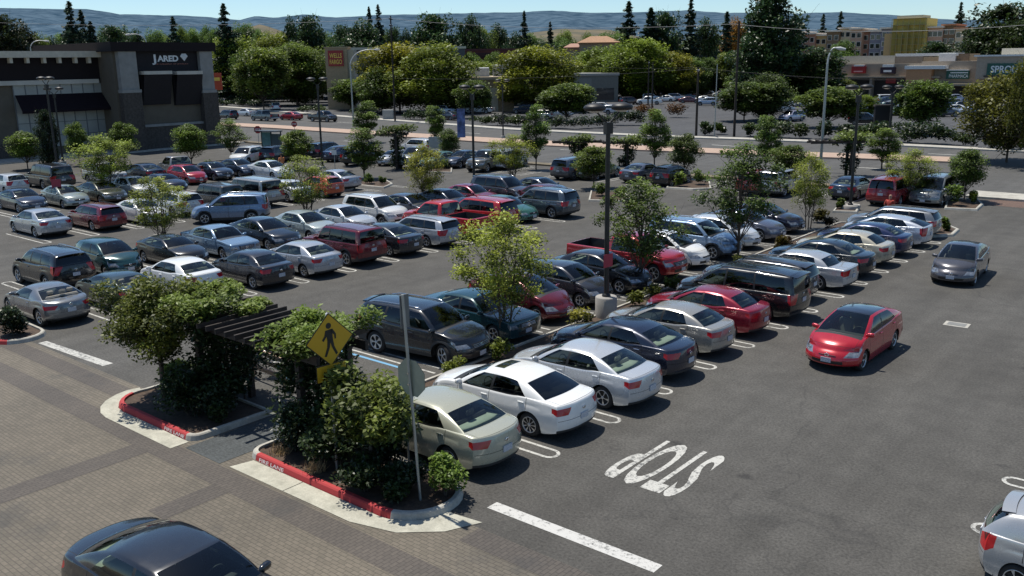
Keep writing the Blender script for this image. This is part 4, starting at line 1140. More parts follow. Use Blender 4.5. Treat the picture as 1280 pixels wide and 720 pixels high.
b.add([(X0+.30, yd0+.25*(yd1-yd0), zd1), (X0+.30, yd0+.75*(yd1-yd0), zd1), (X0+.30, yd1, zm), (X0+.30, ym, zd0), (X0+.30, yd0, zm), (X0+.36, ym, zm)], [(0, 1, 5), (1, 2, 5), (2, 3, 5), (3, 4, 5), (4, 0, 5)])
P_('diamond', b, SILV, sg)
textX('THE GALLERIA OF JEWELRY', X0+.29, ya+.1, onX(234, 80, X0)[0], onX(210, 81.2, X0)[1], onX(210, 79.2, X0)[1], mat('copper_letters', (.32, .12, .09), .5), sg, .01)
for pa, pb in ((173, 208), (214, 246)):
    qa, qb = onX(pa, 92, X0)[0], onX(pb, 92, X0)[0]; z1 = onX(pa+15, 88.8, X0)[1]; z0 = onX(pa+15, 93, X0)[1]; z2 = onX(pa+15, 131, X0)[1]
    b = MB(); b.box(X0, X0+1.3, qa, qb, z0, z1); P_('canopy_edge', b, STUC2)
    b = MB(); b.add([(X0+1.25, qa, z0-.01), (X0+1.25, qb, z0-.01), (X0+.3, qb, z2), (X0+.3, qa, z2)], [(0, 1, 2, 3)]); b.box(X0, X0+.3, qa, qb, z2, z0-.004); P_('awning', b, NAVY)
b = MB(); b.box(X0, X0+.35, yl, yr, 0, onX(210, 157, X0)[1]); P_('stone_base', b, STONE)
b = MB(); b.box(X0, X0+.45, yl, yr, onX(210, 157, X0)[1]+.003, onX(210, 154, X0)[1]); P_('base_cap', b, STUC)
# wing
b = MB(); b.box(XW-15.3, XW+1.0, wy0-.5, onX(133, 63, XW)[0], onX(60, 72, XW)[1], wz); P_('cornice', b, CREAM)
for px in (10, 31, 52, 71, 91, 108):
    y = onX(px, 76, XW)[0]; P_('bracket', MB().box(XW, XW+.8, y-.15, y+.15, onX(px, 79, XW)[1], onX(60, 72, XW)[1]-.003), CREAM)
b = MB(); b.box(XW, XW+.2, wy0, y0-.01, onX(60, 100, XW)[1], onX(60, 72, XW)[1]-.004); P_('fascia', b, DBROWN)
b = MB(); b.box(XW, XW+.45, wy0, y0-.3, onX(60, 105.5, XW)[1], onX(60, 100, XW)[1]-.004); P_('band', b, STUC2)
zA1, zA0 = onX(80, 117, XW)[1], onX(80, 136, XW)[1]
wall = MB(); ya_, yb_ = onX(18, 130, XW)[0], onX(132, 130, XW)[0]
wall.box(XW, XW+.15, ya_, yb_, 1.0, onX(60, 105.5, XW)[1]-.004); wo = P_('shop_window', wall, mat('frosted_panel', (.31, .32, .30), .35, vscale=.6))
b = MB()
for k in range(9): y = ya_+(yb_-ya_)*k/8; b.box(XW+.15, XW+.2, y-.04, y+.04, 1.0, onX(60, 105.5, XW)[1]-.01)
for z in (2.2, 3.6): b.box(XW+.15, XW+.19, ya_, yb_, z-.03, z+.03)
P_('mullions', b, mat('mullion_grey', (.12, .13, .14), .6), wo)
b = MB(); b.add([(XW+.17, ya_+.1, zA1), (XW+.17, yb_+.6, zA1), (XW+1.9, yb_+.9, zA0), (XW+1.9, ya_-.1, zA0), (XW+1.9, yb_+.9, zA0-.25), (XW+1.9, ya_-.1, zA0-.25)], [(0, 1, 2, 3)[::-1], (3, 2, 4, 5)[::-1]])
P_('awning', b, AWN)
b = MB(); b.box(XW, XW+.5, wy0, ya_-.3, 0, 1.6); P_('stone_base', b, STONE)
S_(MB().box(-104, -97.4, 20, 66, 0, .14).build('pavement', CONC))
ob_ = AT(271, 120, 150); o = empty('roadside_sign', (ob_.x, ob_.y, 0), HEAD, 'orange red sign board glimpsed right of the jewelry store corner', 'sign board'); zz = AT(271, 91, 150).z
MB().box(-.9, .9, 0, .3, zz-2.6, zz).build('panel', mat('orange_red_face', (.42, .06, .02), .5), o); MB().box(-.12, .12, .05, .25, 0, zz-2.603).build('post', BLACK, o); MB().box(-.7, .7, -.02, -.003, zz-1.2, zz-.7).build('sign_band', YEL, o)
# --- bank pylon
wb = G(424, 137); W2 = PW(wb, 27)/2; h = HT(wb, 424, 60)
wf = empty('bank_tower', wb, HEAD, 'tan bank tower carrying a square red sign with yellow words', 'bank tower')
b = MB(); b.box(-W2, W2, 0, 5, 0, h); b.box(-W2-.2, W2+.2, -.15, 5.1, h+.003, h+.25); b.build('wall', TANW, wf)
b = MB(); b.box(W2+.003, W2+1.3, .4, 4.6, 0, h-.4); b.build('pier', mat('pale_tan', (.42, .36, .27), .9), wf)
s0, s1 = HT(wb, 424, 82.5), HT(wb, 424, 63); xa, xb = -W2+PW(wb, 4), W2-PW(wb, 4.5)
sgn = MB().box(xa, xb, -.35, -.02, s0, s1).build('sign_panel', REDS, wf)
for t_, k in (('WELLS', .52), ('FARGO', .12)):
    me = text_mesh(t_, (xb-xa)*.82, (s1-s0)*.30, YEL, bold=.02); me.transform(Matrix.Translation((xa+(xb-xa)*.09, -.36, s0+(s1-s0)*k)) @ Matrix.Rotation(math.pi/2, 4, 'X')); link('lettering', me, sgn)
# --- plain far buildings: a box with its features, facing the camera side
def block(name, label, px0, px1, top, rng, depth, m, cat='building', roof=None, base=0., yaw=None, parts=()):
    a = AT(px0, 90, rng); c = AT(px1, 90, rng); mid = (a+c)/2; wd = (c-a).length; yaw = math.atan2(c.y-a.y, c.x-a.x) if yaw is None else yaw
    h = AT((px0+px1)/2, top, rng).z
    o = empty(name, (mid.x, mid.y, 0), yaw, label, cat)
    MB().box(-wd/2, wd/2, 0, depth, base, h-.3).build('wall', m, o)
    MB().box(-wd/2-.25, wd/2+.25, -.25, depth+.2, h-.297, h+.25).build('parapet', roof or CREAM, o)
    for (nm, qa, qb, t0, t1, mm, pr) in parts:
        fx = lambda q: -wd/2+wd*(q-px0)/(px1-px0)
        z1, z0 = AT((qa+qb)/2, t0, rng).z, max(0, AT((qa+qb)/2, t1, rng).z)
        MB().box(fx(qa), fx(qb), -pr, -.003, z0, z1).build(nm, mm, o)
    return o, wd, h
block('flat_roofed_building', 'grey flat roofed building behind the tan bank tower', 436, 582, 60, 235, 20, mat('slate_wall', (.095, .10, .108), .9), parts=[('pale_wall', 440, 470, 90, 100, CREAM, .3), ('window', 480, 520, 100, 118, DGLASS, .06), ('window', 528, 566, 100, 118, DGLASS, .06)])
block('flat_roofed_building', 'building with a wide dark red fascia above the middle trees', 580, 646, 62, 260, 18, REDB, roof=mat('dark_red_cap', (.11, .03, .03), .8), parts=[('sign_panel', 590, 620, 66, 72, mat('dark_maroon', (.06, .015, .015), .7), .2), ('window', 586, 640, 86, 108, DGLASS, .05)])
o, wd, h = block('shop', 'low tan shop with dark entrance beside the roadside trees', 566, 642, 98, 178, 16, TANW, cat='shop', roof=mat('tan_cap', (.44, .36, .26), .9), parts=[('sign_panel', 577, 600, 104, 109, REDB, .25), ('shop_front', 568, 612, 115, 136, DGLASS, .08), ('pier', 612, 622, 110, 140, CREAM, .3), ('pier', 590, 593, 114, 140, TANW, .3)])
for k, (xx, yy, sx) in enumerate(((-1, 6, 2.2), (3.5, 8, 1.6))):
    MB().box(xx-sx, xx+sx, yy-1.2, yy+1.2, h+.25, h+2.0+k*.5, bev=.1).build('rooftop_unit', mat('unit_metal', (.40, .42, .44), .5, .4), o)
block('shop', 'low grey stucco shop with a wide dark doorway left of the utility poles', 716, 773, 93, 214, 14, mat('olive_grey', (.17, .17, .15), .9), cat='shop', roof=mat('grey_cap', (.30, .30, .28), .9), parts=[('doorway', 746, 768, 110, 125, DGLASS, .05), ('side_panel', 716, 740, 98, 125, mat('olive_grey_light', (.21, .21, .19), .9), .12)])
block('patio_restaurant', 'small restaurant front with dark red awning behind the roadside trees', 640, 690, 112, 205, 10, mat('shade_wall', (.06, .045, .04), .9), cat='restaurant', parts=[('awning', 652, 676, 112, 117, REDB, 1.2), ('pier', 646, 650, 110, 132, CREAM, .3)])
block('supermarket', 'grey roofed store with blue and red shopfront behind the dark evergreen', 876, 938, 70, 300, 40, mat('roof_grey', (.20, .20, .21), .9), cat='store', roof=mat('pale_cap', (.55, .54, .50), .9), parts=[('shop_front', 880, 936, 95, 118, mat('brown_front', (.12, .07, .05), .9), .4), ('blue_panel', 890, 897, 98, 112, mat('blue_panel', (.03, .10, .25), .6), .8), ('red_sign', 904, 914, 97, 103, REDS, .8), ('pier', 920, 925, 97, 118, CREAM, .8)])
# house with a tiled hip roof
def hip(name, label, px0, px1, eave, ridge, rng, depth, mw, mr):
    o, wd, h = block(name, label, px0, px1, eave, rng, depth, mw, cat='house', roof=mr)
    z1 = AT((px0+px1)/2, ridge, rng).z; r = MB(); e = .9
    r.add([(-wd/2-e, -e, h+.26), (wd/2+e, -e, h+.26), (wd/2+e, depth+e, h+.26), (-wd/2-e, depth+e, h+.26), (-wd*.22, depth/2, z1), (wd*.22, depth/2, z1)], [(0, 1, 5, 4), (1, 2, 5), (2, 3, 4, 5), (3, 0, 4)]); r.build('roof', mr, o)
    for k in range(4):
        x = -wd/2+wd*(k+.5)/4; f = MB().box(x-.9, x+.9, -.06, -.003, h-3.2, h-1.2).build('window', DGLASS, o)
        MB().box(x-1.1, x+1.1, -.14, -.07, h-3.4, h-3.21).build('sill', WHITE, f)
hip('house', 'house with a wide pale tiled hip roof above the treetops', 724, 772, 54, 44.5, 330, 14, mat('sand_wall', (.33, .24, .15), .9), TERRA)
hip('house', 'smaller tiled house half hidden left of the wide roofed one', 707, 730, 60, 54, 345, 10, mat('sand_wall2', (.36, .25, .18), .9), mat('tile_roof_pink', (.38, .22, .16), .9))
hip('house', 'pale apartment house with balconies behind the tall power pole', 900, 936, 46, 38, 360, 12, mat('beige_wall', (.38, .32, .22), .9), mat('brown_roof', (.24, .15, .10), .9))
# --- strip mall along Y = 217
Y0 = 217.; ml = empty('strip_mall', (-60, Y0, 0), 0, 'long taupe strip mall with green signs and cream roof edges', 'strip mall')
def fy(name, pa, pb, ta, tb, m, Y=Y0, t=.4, par=ml, back=12.):
    """box whose front covers pixels pa..pb, ta..tb on the plane y = Y"""
    tm_, pm = (ta+tb)/2, (pa+pb)/2
    xa, xb = onY(pa, tm_, Y)[0], onY(pb, tm_, Y)[0]; z1, z0 = onY(pm, ta, Y)[1], max(0., onY(pm, tb, Y)[1])
    return P_(name, MB().box(xa, xb, Y-t, Y+back, z0, z1), m, par), (xa, xb, z0, z1)
fy('wall', 1036, 1150, 80, 126, mat('mall_wall', (.30, .25, .195), .9, vscale=.6), t=0)
fy('wall', 1150.3, 1300, 76, 126, mat('mall_wall2', (.33, .27, .21), .9, vscale=.6), t=.2)
fy('roof_edge', 1036, 1113, 70, 79.6, CREAM, t=-3, back=10); fy('upper_wall', 1113, 1148, 70.5, 80, TAUPE, t=-3.2, back=10); fy('roof_edge', 1113, 1192, 66.5, 70.2, WHITE, t=-3.6, back=9)
fy('upper_wall', 1148.3, 1168, 71, 80, TANW, t=-3.3, back=8); fy('upper_wall', 1168.3, 1189, 67, 79, WHITE, t=-3.1, back=6)
fy('upper_wall', 1189.5, 1205, 67, 77, mat('brown_box', (.22, .155, .10), .9), t=-4, back=6); fy('upper_wall', 1205.3, 1216, 67, 76, TANW, t=-4.1, back=6); fy('roof_edge', 1185, 1227, 76.4, 80, WHITE, t=-2, back=7)
fy('ledge', 1038, 1178, 95, 97.5, mat('ledge_tan', (.28, .22, .16), .9), t=2.2, back=2.1); fy('shop_front', 1040, 1140, 98, 122, mat('shade_front', (.018, .016, .016), .7), t=.3, back=0.1)  # near black shop front has the ledge's shadow painted into its colour
gb, (xa, xb, z0, z1) = fy('gable_wall', 1137, 1168, 86.5, 104, mat('orange_tan', (.46, .25, .13), .9), t=2.6, back=2.4); fy('roof_edge', 1136, 1186, 82, 86.2, WHITE, t=3., back=6)
fy('upper_wall', 1225, 1300, 70.5, 98, mat('sign_wall', (.38, .31, .24), .9), t=3.2, back=3); fy('roof_edge', 1223, 1300, 68.2, 70.3, WHITE, t=3.6, back=6); fy('upper_wall', 1248, 1300, 60, 68, CREAM, t=-3, back=8)
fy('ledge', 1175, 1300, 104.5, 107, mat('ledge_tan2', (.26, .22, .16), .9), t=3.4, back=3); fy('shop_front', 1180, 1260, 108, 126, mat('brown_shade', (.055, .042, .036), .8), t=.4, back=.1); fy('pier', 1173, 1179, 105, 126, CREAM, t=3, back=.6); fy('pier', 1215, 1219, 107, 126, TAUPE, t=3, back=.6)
fy('pier', 1090, 1093, 97.6, 122, TAUPE, t=2, back=.6); fy('pier', 1060, 1063, 97.6, 122, TAUPE, t=2, back=.6)
def textY(txt, pa, pb, ta, tb, Y, m, par, bold=.0):
    xa, za = onY(pa, tb, Y); xb, _ = onY(pb, tb, Y); _, zb = onY((pa+pb)/2, ta, Y)
    me = text_mesh(txt, xb-xa, zb-za, m, bold=bold); off = Vector((0, 0, 0)); r = par
    while r is not None: off += r.location; r = r.parent
    me.transform(Matrix.Translation(Vector((xa, Y, za))-off) @ Matrix.Rotation(math.pi/2, 4, 'X')); return link('lettering', me, par)
LW = mat('white_letters', (.74, .76, .75), .5)
q, _ = fy('green_sign', 1234, 1288, 79, 94, GRNS, Y=Y0-3.2, t=.3, back=.297); textY('SPROUTS', 1238, 1284, 82, 91, Y0-3.53, LW, q, .02)
fy('sign_shadow_strip', 1230, 1292, 94.2, 96, BLACK, Y=Y0-3.2, t=.5, back=.4)  # black strip painted in as the shadow under the sign
q, _ = fy('green_sign', 1184, 1212, 88.5, 98.5, GRNS, Y=Y0-.2, t=.8, back=.5); textY('PHARMACA', 1186, 1210, 93, 97, Y0-1.03, LW, q, .01); fy('sign_light', 1184, 1212, 87, 88.3, WHITE, Y=Y0-.2, t=.9, back=.5)
P_('sign_line', MB().box(onY(1188, 91, Y0-1)[0], onY(1210, 91, Y0-1)[0], Y0-1.03, Y0-1.01, onY(1198, 91.4, Y0)[1], onY(1198, 90.2, Y0)[1]), LW, q)
q, _ = fy('red_sign', 1066, 1083, 83, 91.5, REDS, t=.9, back=.5); fy('sign_light', 1069, 1081, 81, 82.8, WHITE, t=.9, back=.5); P_('sign_line', MB().box(onY(1069, 89, Y0)[0], onY(1080, 89, Y0)[0], Y0-.93, Y0-.91, onY(1075, 90, Y0)[1], onY(1075, 88.4, Y0)[1]), mat('pink_letters', (.6, .3, .3), .6), q)
q, _ = fy('dark_sign', 1102, 1120, 84, 92, mat('dark_purple', (.03, .015, .03), .5), t=.9, back=.5); fy('sign_light', 1105, 1118, 80.5, 83.8, WHITE, t=1., back=.5); P_('sign_line', MB().box(onY(1106, 89, Y0)[0], onY(1116, 89, Y0)[0], Y0-.93, Y0-.91, onY(1110, 90, Y0)[1], onY(1110, 87.5, Y0)[1]), LW, q)
fy('red_panel', 1109, 1121, 98, 104, REDS, t=.9, back=.5)
# --- apartment block under construction, along Y = 330
YA = 330.; ap = empty('apartment_block', (-150, YA, 0), 0, 'long multicoloured apartment block far behind the strip mall', 'apartment block')
cols = dict(a=mat('brick_red', (.36, .19, .14), .9), b=mat('ochre', (.48, .34, .17), .9), c=mat('cream_wall', (.52, .44, .32), .9), d=mat('salmon', (.44, .29, .22), .9), e=mat('grey_blue', (.20, .20, .25), .9), f=mat('brown_wall', (.20, .14, .09), .9), g=mat('net_yellow', (.52, .42, .12), .9), h=mat('net_olive', (.24, .20, .05), .95))
LT = mat('pale_roof', (.66, .60, .52), .9)
segs = [(978, 1002, 41, 'd', 0), (1002, 1018, 43, 'a', 1), (1018, 1032, 45, 'b', 0), (1032, 1048, 40, 'f', 1), (1048, 1062, 36, 'c', 0), (1062, 1076, 37, 'd', 2), (1076, 1086, 40, 'a', 0), (1086, 1100, 39, 'e', 1), (1100, 1116, 36, 'e', 2), (1116, 1128, 37, 'f', 0), (1158, 1176, 35, 'd', 1), (1176, 1192, 32, 'f', 0), (1192, 1208, 36, 'c', 1), (1208, 1226, 36, 'd', 0), (1226, 1262, 34, 'c', 1)]
for (pa, pb, tp, c, o) in segs:
    q, (xa, xb, z0, z1) = fy('wall', pa, pb, tp, 90, cols[c], Y=YA-o*1.2, t=0, par=ap)
    P_('roof', MB().box(xa-.4, xb+.4, YA-o*1.2-1., YA+12, z1+.003, z1+.5), LT if (pa//7) % 2 else mat('terracotta_edge', (.45, .22, .12), .9), ap)
    n = max(1, int((pb-pa)/6))
    for k in range(n):
        for fl_ in range(3):
            xc = xa+(xb-xa)*(k+.5)/n; zc = z1-1.9-fl_*3.0
            w_ = P_('window', MB().box(xc-.65, xc+.65, YA-o*1.2-.10, YA-o*1.2-.02, zc-.8, zc+.7), DGLASS, ap)
            P_('frame', MB().box(xc-.76, xc+.76, YA-o*1.2-.06, YA-o*1.2-.01, zc-.9, zc+.8), WHITE, w_)
q, (xa, xb, z0, z1) = fy('scaffold_tower', 1114, 1156, 23, 90, cols['g'], Y=YA-3, t=0, par=ap)
P_('tower_top', MB().box(xa+1, xb-1.5, YA-2.5, YA+6, z1+.003, z1+1.), CREAM, ap)
b = MB()
for k in range(7): x = xa+(xb-xa)*k/6; b.box(x-.06, x+.06, YA-4.2, YA-4.1, 0, z1)
for k in range(8): b.box(xa, xb, YA-4.25, YA-3.02, z1-k*2.1-.12, z1-k*2.1)
P_('scaffold', b, mat('scaffold_tube', (.30, .26, .14), .6), q)
b = MB()
for k in range(5): x = xa+(xb-xa)*(k+.15)/5.2; b.box(x, x+(xb-xa)*.11, YA-4.05, YA-4.0, 0, z1-2.-k % 2*3)
P_('debris_net', b, cols['h'], q)
fy('scaffold_netting', 1104, 1113.7, 42, 90, cols['b'], Y=YA-2.6, t=0, par=ap)
# ================================================================= near planting
def up(px, py, base): return HT(base, px, py)
def near_tree(name, base, crown, n, leaf, m, label, stems, cat='tree', group=None, seed=1, col=(1, 1, 1), part='crown', hollow=.25):
    """crown: list of blobs (dx,dy,z,rx,rz); stems: list of polylines with radii"""
    rg = np.random.default_rng(seed); o = empty(name, base, 0, label, cat, group)
    mb = MB()
    for pts, r in stems: mb.tube(pts, r, 8)
    mb.build('trunk', BARK, o)
    P, T = crown_points(rg, crown, n/len(crown), hollow); keep = P[:, 2] > .08
    f = link(part, leaf_mesh(part, P[keep], leaf, m, seed, .35, .5, T[keep]), o); f.color = (*col, 1); return o
rg = np.random.default_rng(5)
bA = Vector((-23.55, 12.35, .1))
cr = []
for k in range(34):
    a = rg.uniform(0, 6.28); q = rg.uniform(0, 1.6); cr.append((math.cos(a)*q+.38, math.sin(a)*q*.85, 2.25+rg.uniform(-.95, 1.25)*(1-.22*q), rg.uniform(.36, .62), rg.uniform(.30, .48)))
near_tree('tree', bA, cr, 19000, .058, LEAF, 'dense broadleaf tree with two bare stems on the left red kerbed island',
    [([(-.05, .05, 0), (-.1, .1, 1.0), (-.25, .1, 2.2), (-.5, .3, 3.1)], [.075, .06, .05, .02]), ([(.25, -.1, 0), (.3, -.1, 1.1), (.35, -.25, 2.2), (.7, -.2, 3.2)], [.065, .055, .045, .02]), ([(-.1, .1, 1.6), (.2, .6, 2.6), (.1, .8, 3.3)], [.04, .03, .01])], seed=41, col=(1.1, .95, .75))
# pergola over the walkway
WOOD = mat('dark_stained_wood', (.030, .022, .018), .75, var=.4, vscale=9)
pg = empty('pergola', (-19.3, 13.2, 0), 0, 'dark timber pergola spanning the walkway between the two red kerbed islands', 'pergola')
PX0, PX1 = -23.0, -16.35
for y in (12.45, 13.95):
    MB().box(PX0+19.3, PX1+19.3, y-13.2-.05, y-13.2+.05, 2.42, 2.66).build('beam', WOOD, pg)
k = 0; x = PX0+.25
while x < PX1-.1:
    MB().box(x+19.3-.03, x+19.3+.03, -1.25, 1.25, 2.665, 2.80).build('rafter', WOOD, pg); x += .42
for (px_, py_) in ((-21.5, 12.45), (-21.5, 13.95), (-17.1, 12.45), (-17.1, 13.95)):
    MB().box(px_+19.3-.08, px_+19.3+.08, py_-13.2-.08, py_-13.2+.08, 0, 2.415).build('post', WOOD, pg)
def vine(x, y, label, seed, topx, n, col=(1, 1, 1)):
    rg = np.random.default_rng(seed); cr = []
    for k in range(34): cr.append((rg.uniform(-.75, .75), rg.uniform(-1.0, 1.0), rg.uniform(.15, 2.5), rg.uniform(.32, .55), .45))
    top = []
    for k in range(24): top.append((rg.uniform(*topx), rg.uniform(-1.25, 1.15), 2.78+rg.uniform(-.12, .28), rg.uniform(.28, .48), rg.uniform(.16, .3)))
    o = empty('climbing_vine', (x, y, .1), 0, label, 'vine', 'vines climbing the near pergola')
    mb = MB()
    for k in range(5):
        a = k*1.3; mb.tube([(.2*math.cos(a), .5*math.sin(a), -.1), (.25*math.cos(a+.6), .5*math.sin(a+.7), 1.1), (.3*math.cos(a+1.2), .6*math.sin(a+1.3), 2.5)], [.035, .03, .015], 6)
    mb.build('stems', BARK, o)
    P, T = crown_points(rg, cr, n*.5/34, .2); f = link('hanging_foliage', leaf_mesh('hanging_foliage', P, .066, LEAFD, seed, .3, .5, T), o)  # shade below the vine top put into the darker leaf colour
    P, T = crown_points(rg, top, n*.5/24, .2); f = link('top_foliage', leaf_mesh('top_foliage', P, .064, LEAF, seed+1, .5, .5, T+.18), o); f.color = (*col, 1)  # sunlit vine top painted by lighter leaves and a raised tint
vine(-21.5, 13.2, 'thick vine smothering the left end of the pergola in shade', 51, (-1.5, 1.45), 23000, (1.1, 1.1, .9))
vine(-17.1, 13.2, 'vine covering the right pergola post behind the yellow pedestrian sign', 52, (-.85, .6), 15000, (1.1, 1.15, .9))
cr = []
for k in range(22): cr.append((rg.uniform(-.50, 1.35), rg.uniform(-.7, .7), rg.uniform(1.15, 2.4), rg.uniform(.3, .5), rg.uniform(.28, .42)))
near_tree('shrub', Vector((-14.75, 12.45, .1)), cr, 5200, .075, LEAF, 'bright green multi stemmed shrub tree below the yellow pedestrian sign', [([(.0, .0, 0), (.1, 0, .8), (.1+.5*math.cos(a), .4*math.sin(a), 1.9)], [.045, .04, .015]) for a in (0, 1.3, 2.6, 3.9, 5.2)], cat='shrub', seed=43, col=(1.25, 1.15, .9))
gl = 'low shrubs planted in the near kerbed islands'
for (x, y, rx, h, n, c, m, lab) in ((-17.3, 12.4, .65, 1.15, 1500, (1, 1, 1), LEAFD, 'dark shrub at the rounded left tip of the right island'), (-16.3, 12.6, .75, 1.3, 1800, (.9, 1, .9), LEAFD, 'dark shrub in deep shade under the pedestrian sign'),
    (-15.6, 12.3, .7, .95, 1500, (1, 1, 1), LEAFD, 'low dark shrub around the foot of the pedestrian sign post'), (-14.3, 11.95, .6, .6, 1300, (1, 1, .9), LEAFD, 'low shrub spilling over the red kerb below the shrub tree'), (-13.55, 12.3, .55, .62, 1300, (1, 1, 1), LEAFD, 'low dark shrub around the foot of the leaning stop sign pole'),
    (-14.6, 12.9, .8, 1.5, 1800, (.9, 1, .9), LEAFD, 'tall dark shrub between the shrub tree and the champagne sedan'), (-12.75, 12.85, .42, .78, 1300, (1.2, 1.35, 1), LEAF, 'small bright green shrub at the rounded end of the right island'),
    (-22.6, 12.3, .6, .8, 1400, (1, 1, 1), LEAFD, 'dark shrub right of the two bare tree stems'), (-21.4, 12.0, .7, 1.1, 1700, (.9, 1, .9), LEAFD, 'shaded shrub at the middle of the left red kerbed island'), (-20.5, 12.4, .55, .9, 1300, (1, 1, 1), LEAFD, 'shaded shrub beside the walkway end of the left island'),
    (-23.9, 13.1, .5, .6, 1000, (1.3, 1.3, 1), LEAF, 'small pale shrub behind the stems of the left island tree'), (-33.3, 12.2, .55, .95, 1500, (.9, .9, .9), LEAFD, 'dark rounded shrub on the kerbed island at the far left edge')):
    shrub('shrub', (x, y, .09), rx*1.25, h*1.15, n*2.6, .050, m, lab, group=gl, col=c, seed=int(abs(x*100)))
# dry grasses at the tip of the island
for i, (x, y, lab) in enumerate(((-17.45, 11.95, 'tuft of dry tan grass at the left tip of the right island'), (-16.0, 11.85, 'tuft of dry tan grass halfway along the red kerb'))):
    mb = MB(); r_ = random.Random(i)
    for k in range(160):
        a, q = r_.uniform(0, 6.28), r_.uniform(0, .28); h = r_.uniform(.12, .3); dx, dy = r_.gauss(0, .09), r_.gauss(0, .09); px_, py_ = q*math.cos(a), q*math.sin(a)
        mb.add([(px_-.008, py_, 0), (px_+.008, py_, 0), (px_+dx, py_+dy, h)], [(0, 1, 2)])
    prop(mb.build('grass_tuft', mat('dry_grass', (.36, .24, .11), .9, var=.4), None, (x, y, .09)), lab, 'grass')
# tan cart rail behind the pergola
TANP = mat('tan_metal', (.50, .34, .24), .7)
cc = empty('cart_corral', (-22.9, 15.25, 0), R_(-3), 'low tan railing of a cart corral behind the pergola', 'cart corral')
for y in (-.35, .75):
    for z in (.35, .62, .88): MB().box(-1.75, 1.75, y-.03, y+.03, z, z+.13).build('rail', TANP, cc)
    for x in (-1.7, 0, 1.7): MB().box(x-.05, x+.05, y+.031, y+.12, 0, 1.02).build('post', TANP, cc)
sc_ = empty('shopping_cart', (-22.35, 15.4, 0), R_(15), 'wire shopping cart with red child seat inside the tan corral', 'shopping cart')
b = MB()
for z in (.45, .6, .75, .9):
    q = .06*(z-.45)/.45
    b.tube([(-.45-q, -.25-q, z), (.45+q, -.2-q, z), (.45+q, .2+q, z), (-.45-q, .25+q, z), (-.45-q, -.25-q, z)], .008, 5)
for k in range(7):
    x = -.42+.14*k
    for s in (-1, 1): b.tube([(x, s*.24, .45), (x, s*.29, .9)], .006, 4)
b.build('basket', CHROME, sc_)
b = MB()
for s in (-1, 1): b.tube([(-.5, s*.25, 1.0), (-.4, s*.25, .3), (.4, s*.2, .14), (-.45, s*.25, .14)], .012, 6)
b.build('frame', CHROME, sc_); MB().tube([(-.52, -.28, 1.0), (-.52, .28, 1.0)], .02, 8).build('handle', REDS, sc_)
MB().box(-.42, -.16, -.2, .2, .70, .98, bev=.03).build('child_seat', mat('red_plastic', (.35, .02, .03), .4), sc_)
for x, y in ((-.42, .24), (-.42, -.24), (.38, .18), (.38, -.18)): MB().lathe([(.03, -.012), (.06, -.012), (.06, .012), (.03, .012)], 12, axis='Y').build('wheel', RUBBER, sc_, (x, y, .06))
# ---------------------------------------------------------------- near signs
GALV = mat('galvanised_steel', (.36, .38, .37), .45, .6); SYEL = mat('sign_yellow', (.58, .34, .015), .5, var=.05); SBACK = mat('sign_back', (.30, .33, .27), .5, .3, var=.1, vscale=6); BLK = mat('sign_black', (.012, .012, .012), .5)
def sign_x(parent, pts, X, m, name, t=.006):
    """flat sign with outline pts (y,z), lying in the plane X of the parent, facing +X"""
    n = len(pts); b = MB(); b.add([(X, p[0], p[1]) for p in pts]+[(X-t, p[0], p[1]) for p in pts], [tuple(range(n)), tuple(range(2*n-1, n-1, -1))]+[(i, i+n, (i+1) % n+n, (i+1) % n) for i in range(n)])
    return b.build(name, m, parent)
bp = Vector((-15.55, 12.16, 0)); ps = empty('pedestrian_sign', bp, R_(-6), 'yellow diamond pedestrian crossing sign over a yellow arrow plate', 'sign')
zc = HT(bp, 412, 424); 
MB().tube([(0, 0, 0), (0, 0, zc+.55)], .03, 8).build('post', GALV, ps)
MB().lathe([(.001, .07), (.035, .05), (.035, 0)], 10, c=(0, 0, zc+.55)).build('cap', mat('post_cap', (.7, .7, .7), .4), ps)
q = .62
dp = sign_x(ps, [(0, zc-q), (q, zc), (0, zc+q), (-q, zc)], .05, BLK, 'diamond_plate'); sign_x(ps, [(0, zc-q+.03), (q-.03, zc), (0, zc+q-.03), (-q+.03, zc)], .055, SYEL, 'diamond_face', .004)
q2 = q-.075
b = MB()
def person_icon(b, zc, s):
    poly = lambda P: b.add([(.060, y*s, zc+z*s) for y, z in P], [tuple(range(len(P)))])
    poly([(.085*math.cos(a)-.02, .40+.085*math.sin(a)) for a in [k*math.pi/7 for k in range(14)]])
    poly([(-.13, .28), (.08, .30), (.10, .0), (-.08, -.02)])
    poly([(-.13, .28), (-.09, .12), (-.20, -.02), (-.25, .03), (-.17, .13)][::-1]); poly([(.05, .30), (.10, .30), (.20, .14), (.20, .0), (.15, .0), (.14, .12), (.05, .20)][::-1])
    poly([(-.08, 0), (.03, 0), (-.02, -.22), (-.13, -.46), (-.20, -.44), (-.10, -.20)][::-1]); poly([(-.01, 0), (.10, 0), (.13, -.2), (.23, -.42), (.17, -.46), (.05, -.22)][::-1])
person_icon(b, zc, .82); b.build('walking_figure', BLK, ps)
za = HT(bp, 415, 464)
sign_x(ps, [(-.40, za-.20), (.40, za-.20), (.40, za+.20), (-.40, za+.20)], .05, BLK, 'arrow_plate'); sign_x(ps, [(-.38, za-.18), (.38, za-.18), (.38, za+.18), (-.38, za+.18)], .055, SYEL, 'arrow_face', .004)
b = MB(); A_ = lambda P: b.add([(.060, y, za+z) for y, z in P], [tuple(range(len(P)))]); A_([(-.24, -.14), (-.02, -.12), (-.20, .05)]); A_([(-.14, -.08), (-.09, -.10), (.22, .10), (.19, .15)]); b.build('arrow', BLK, ps)
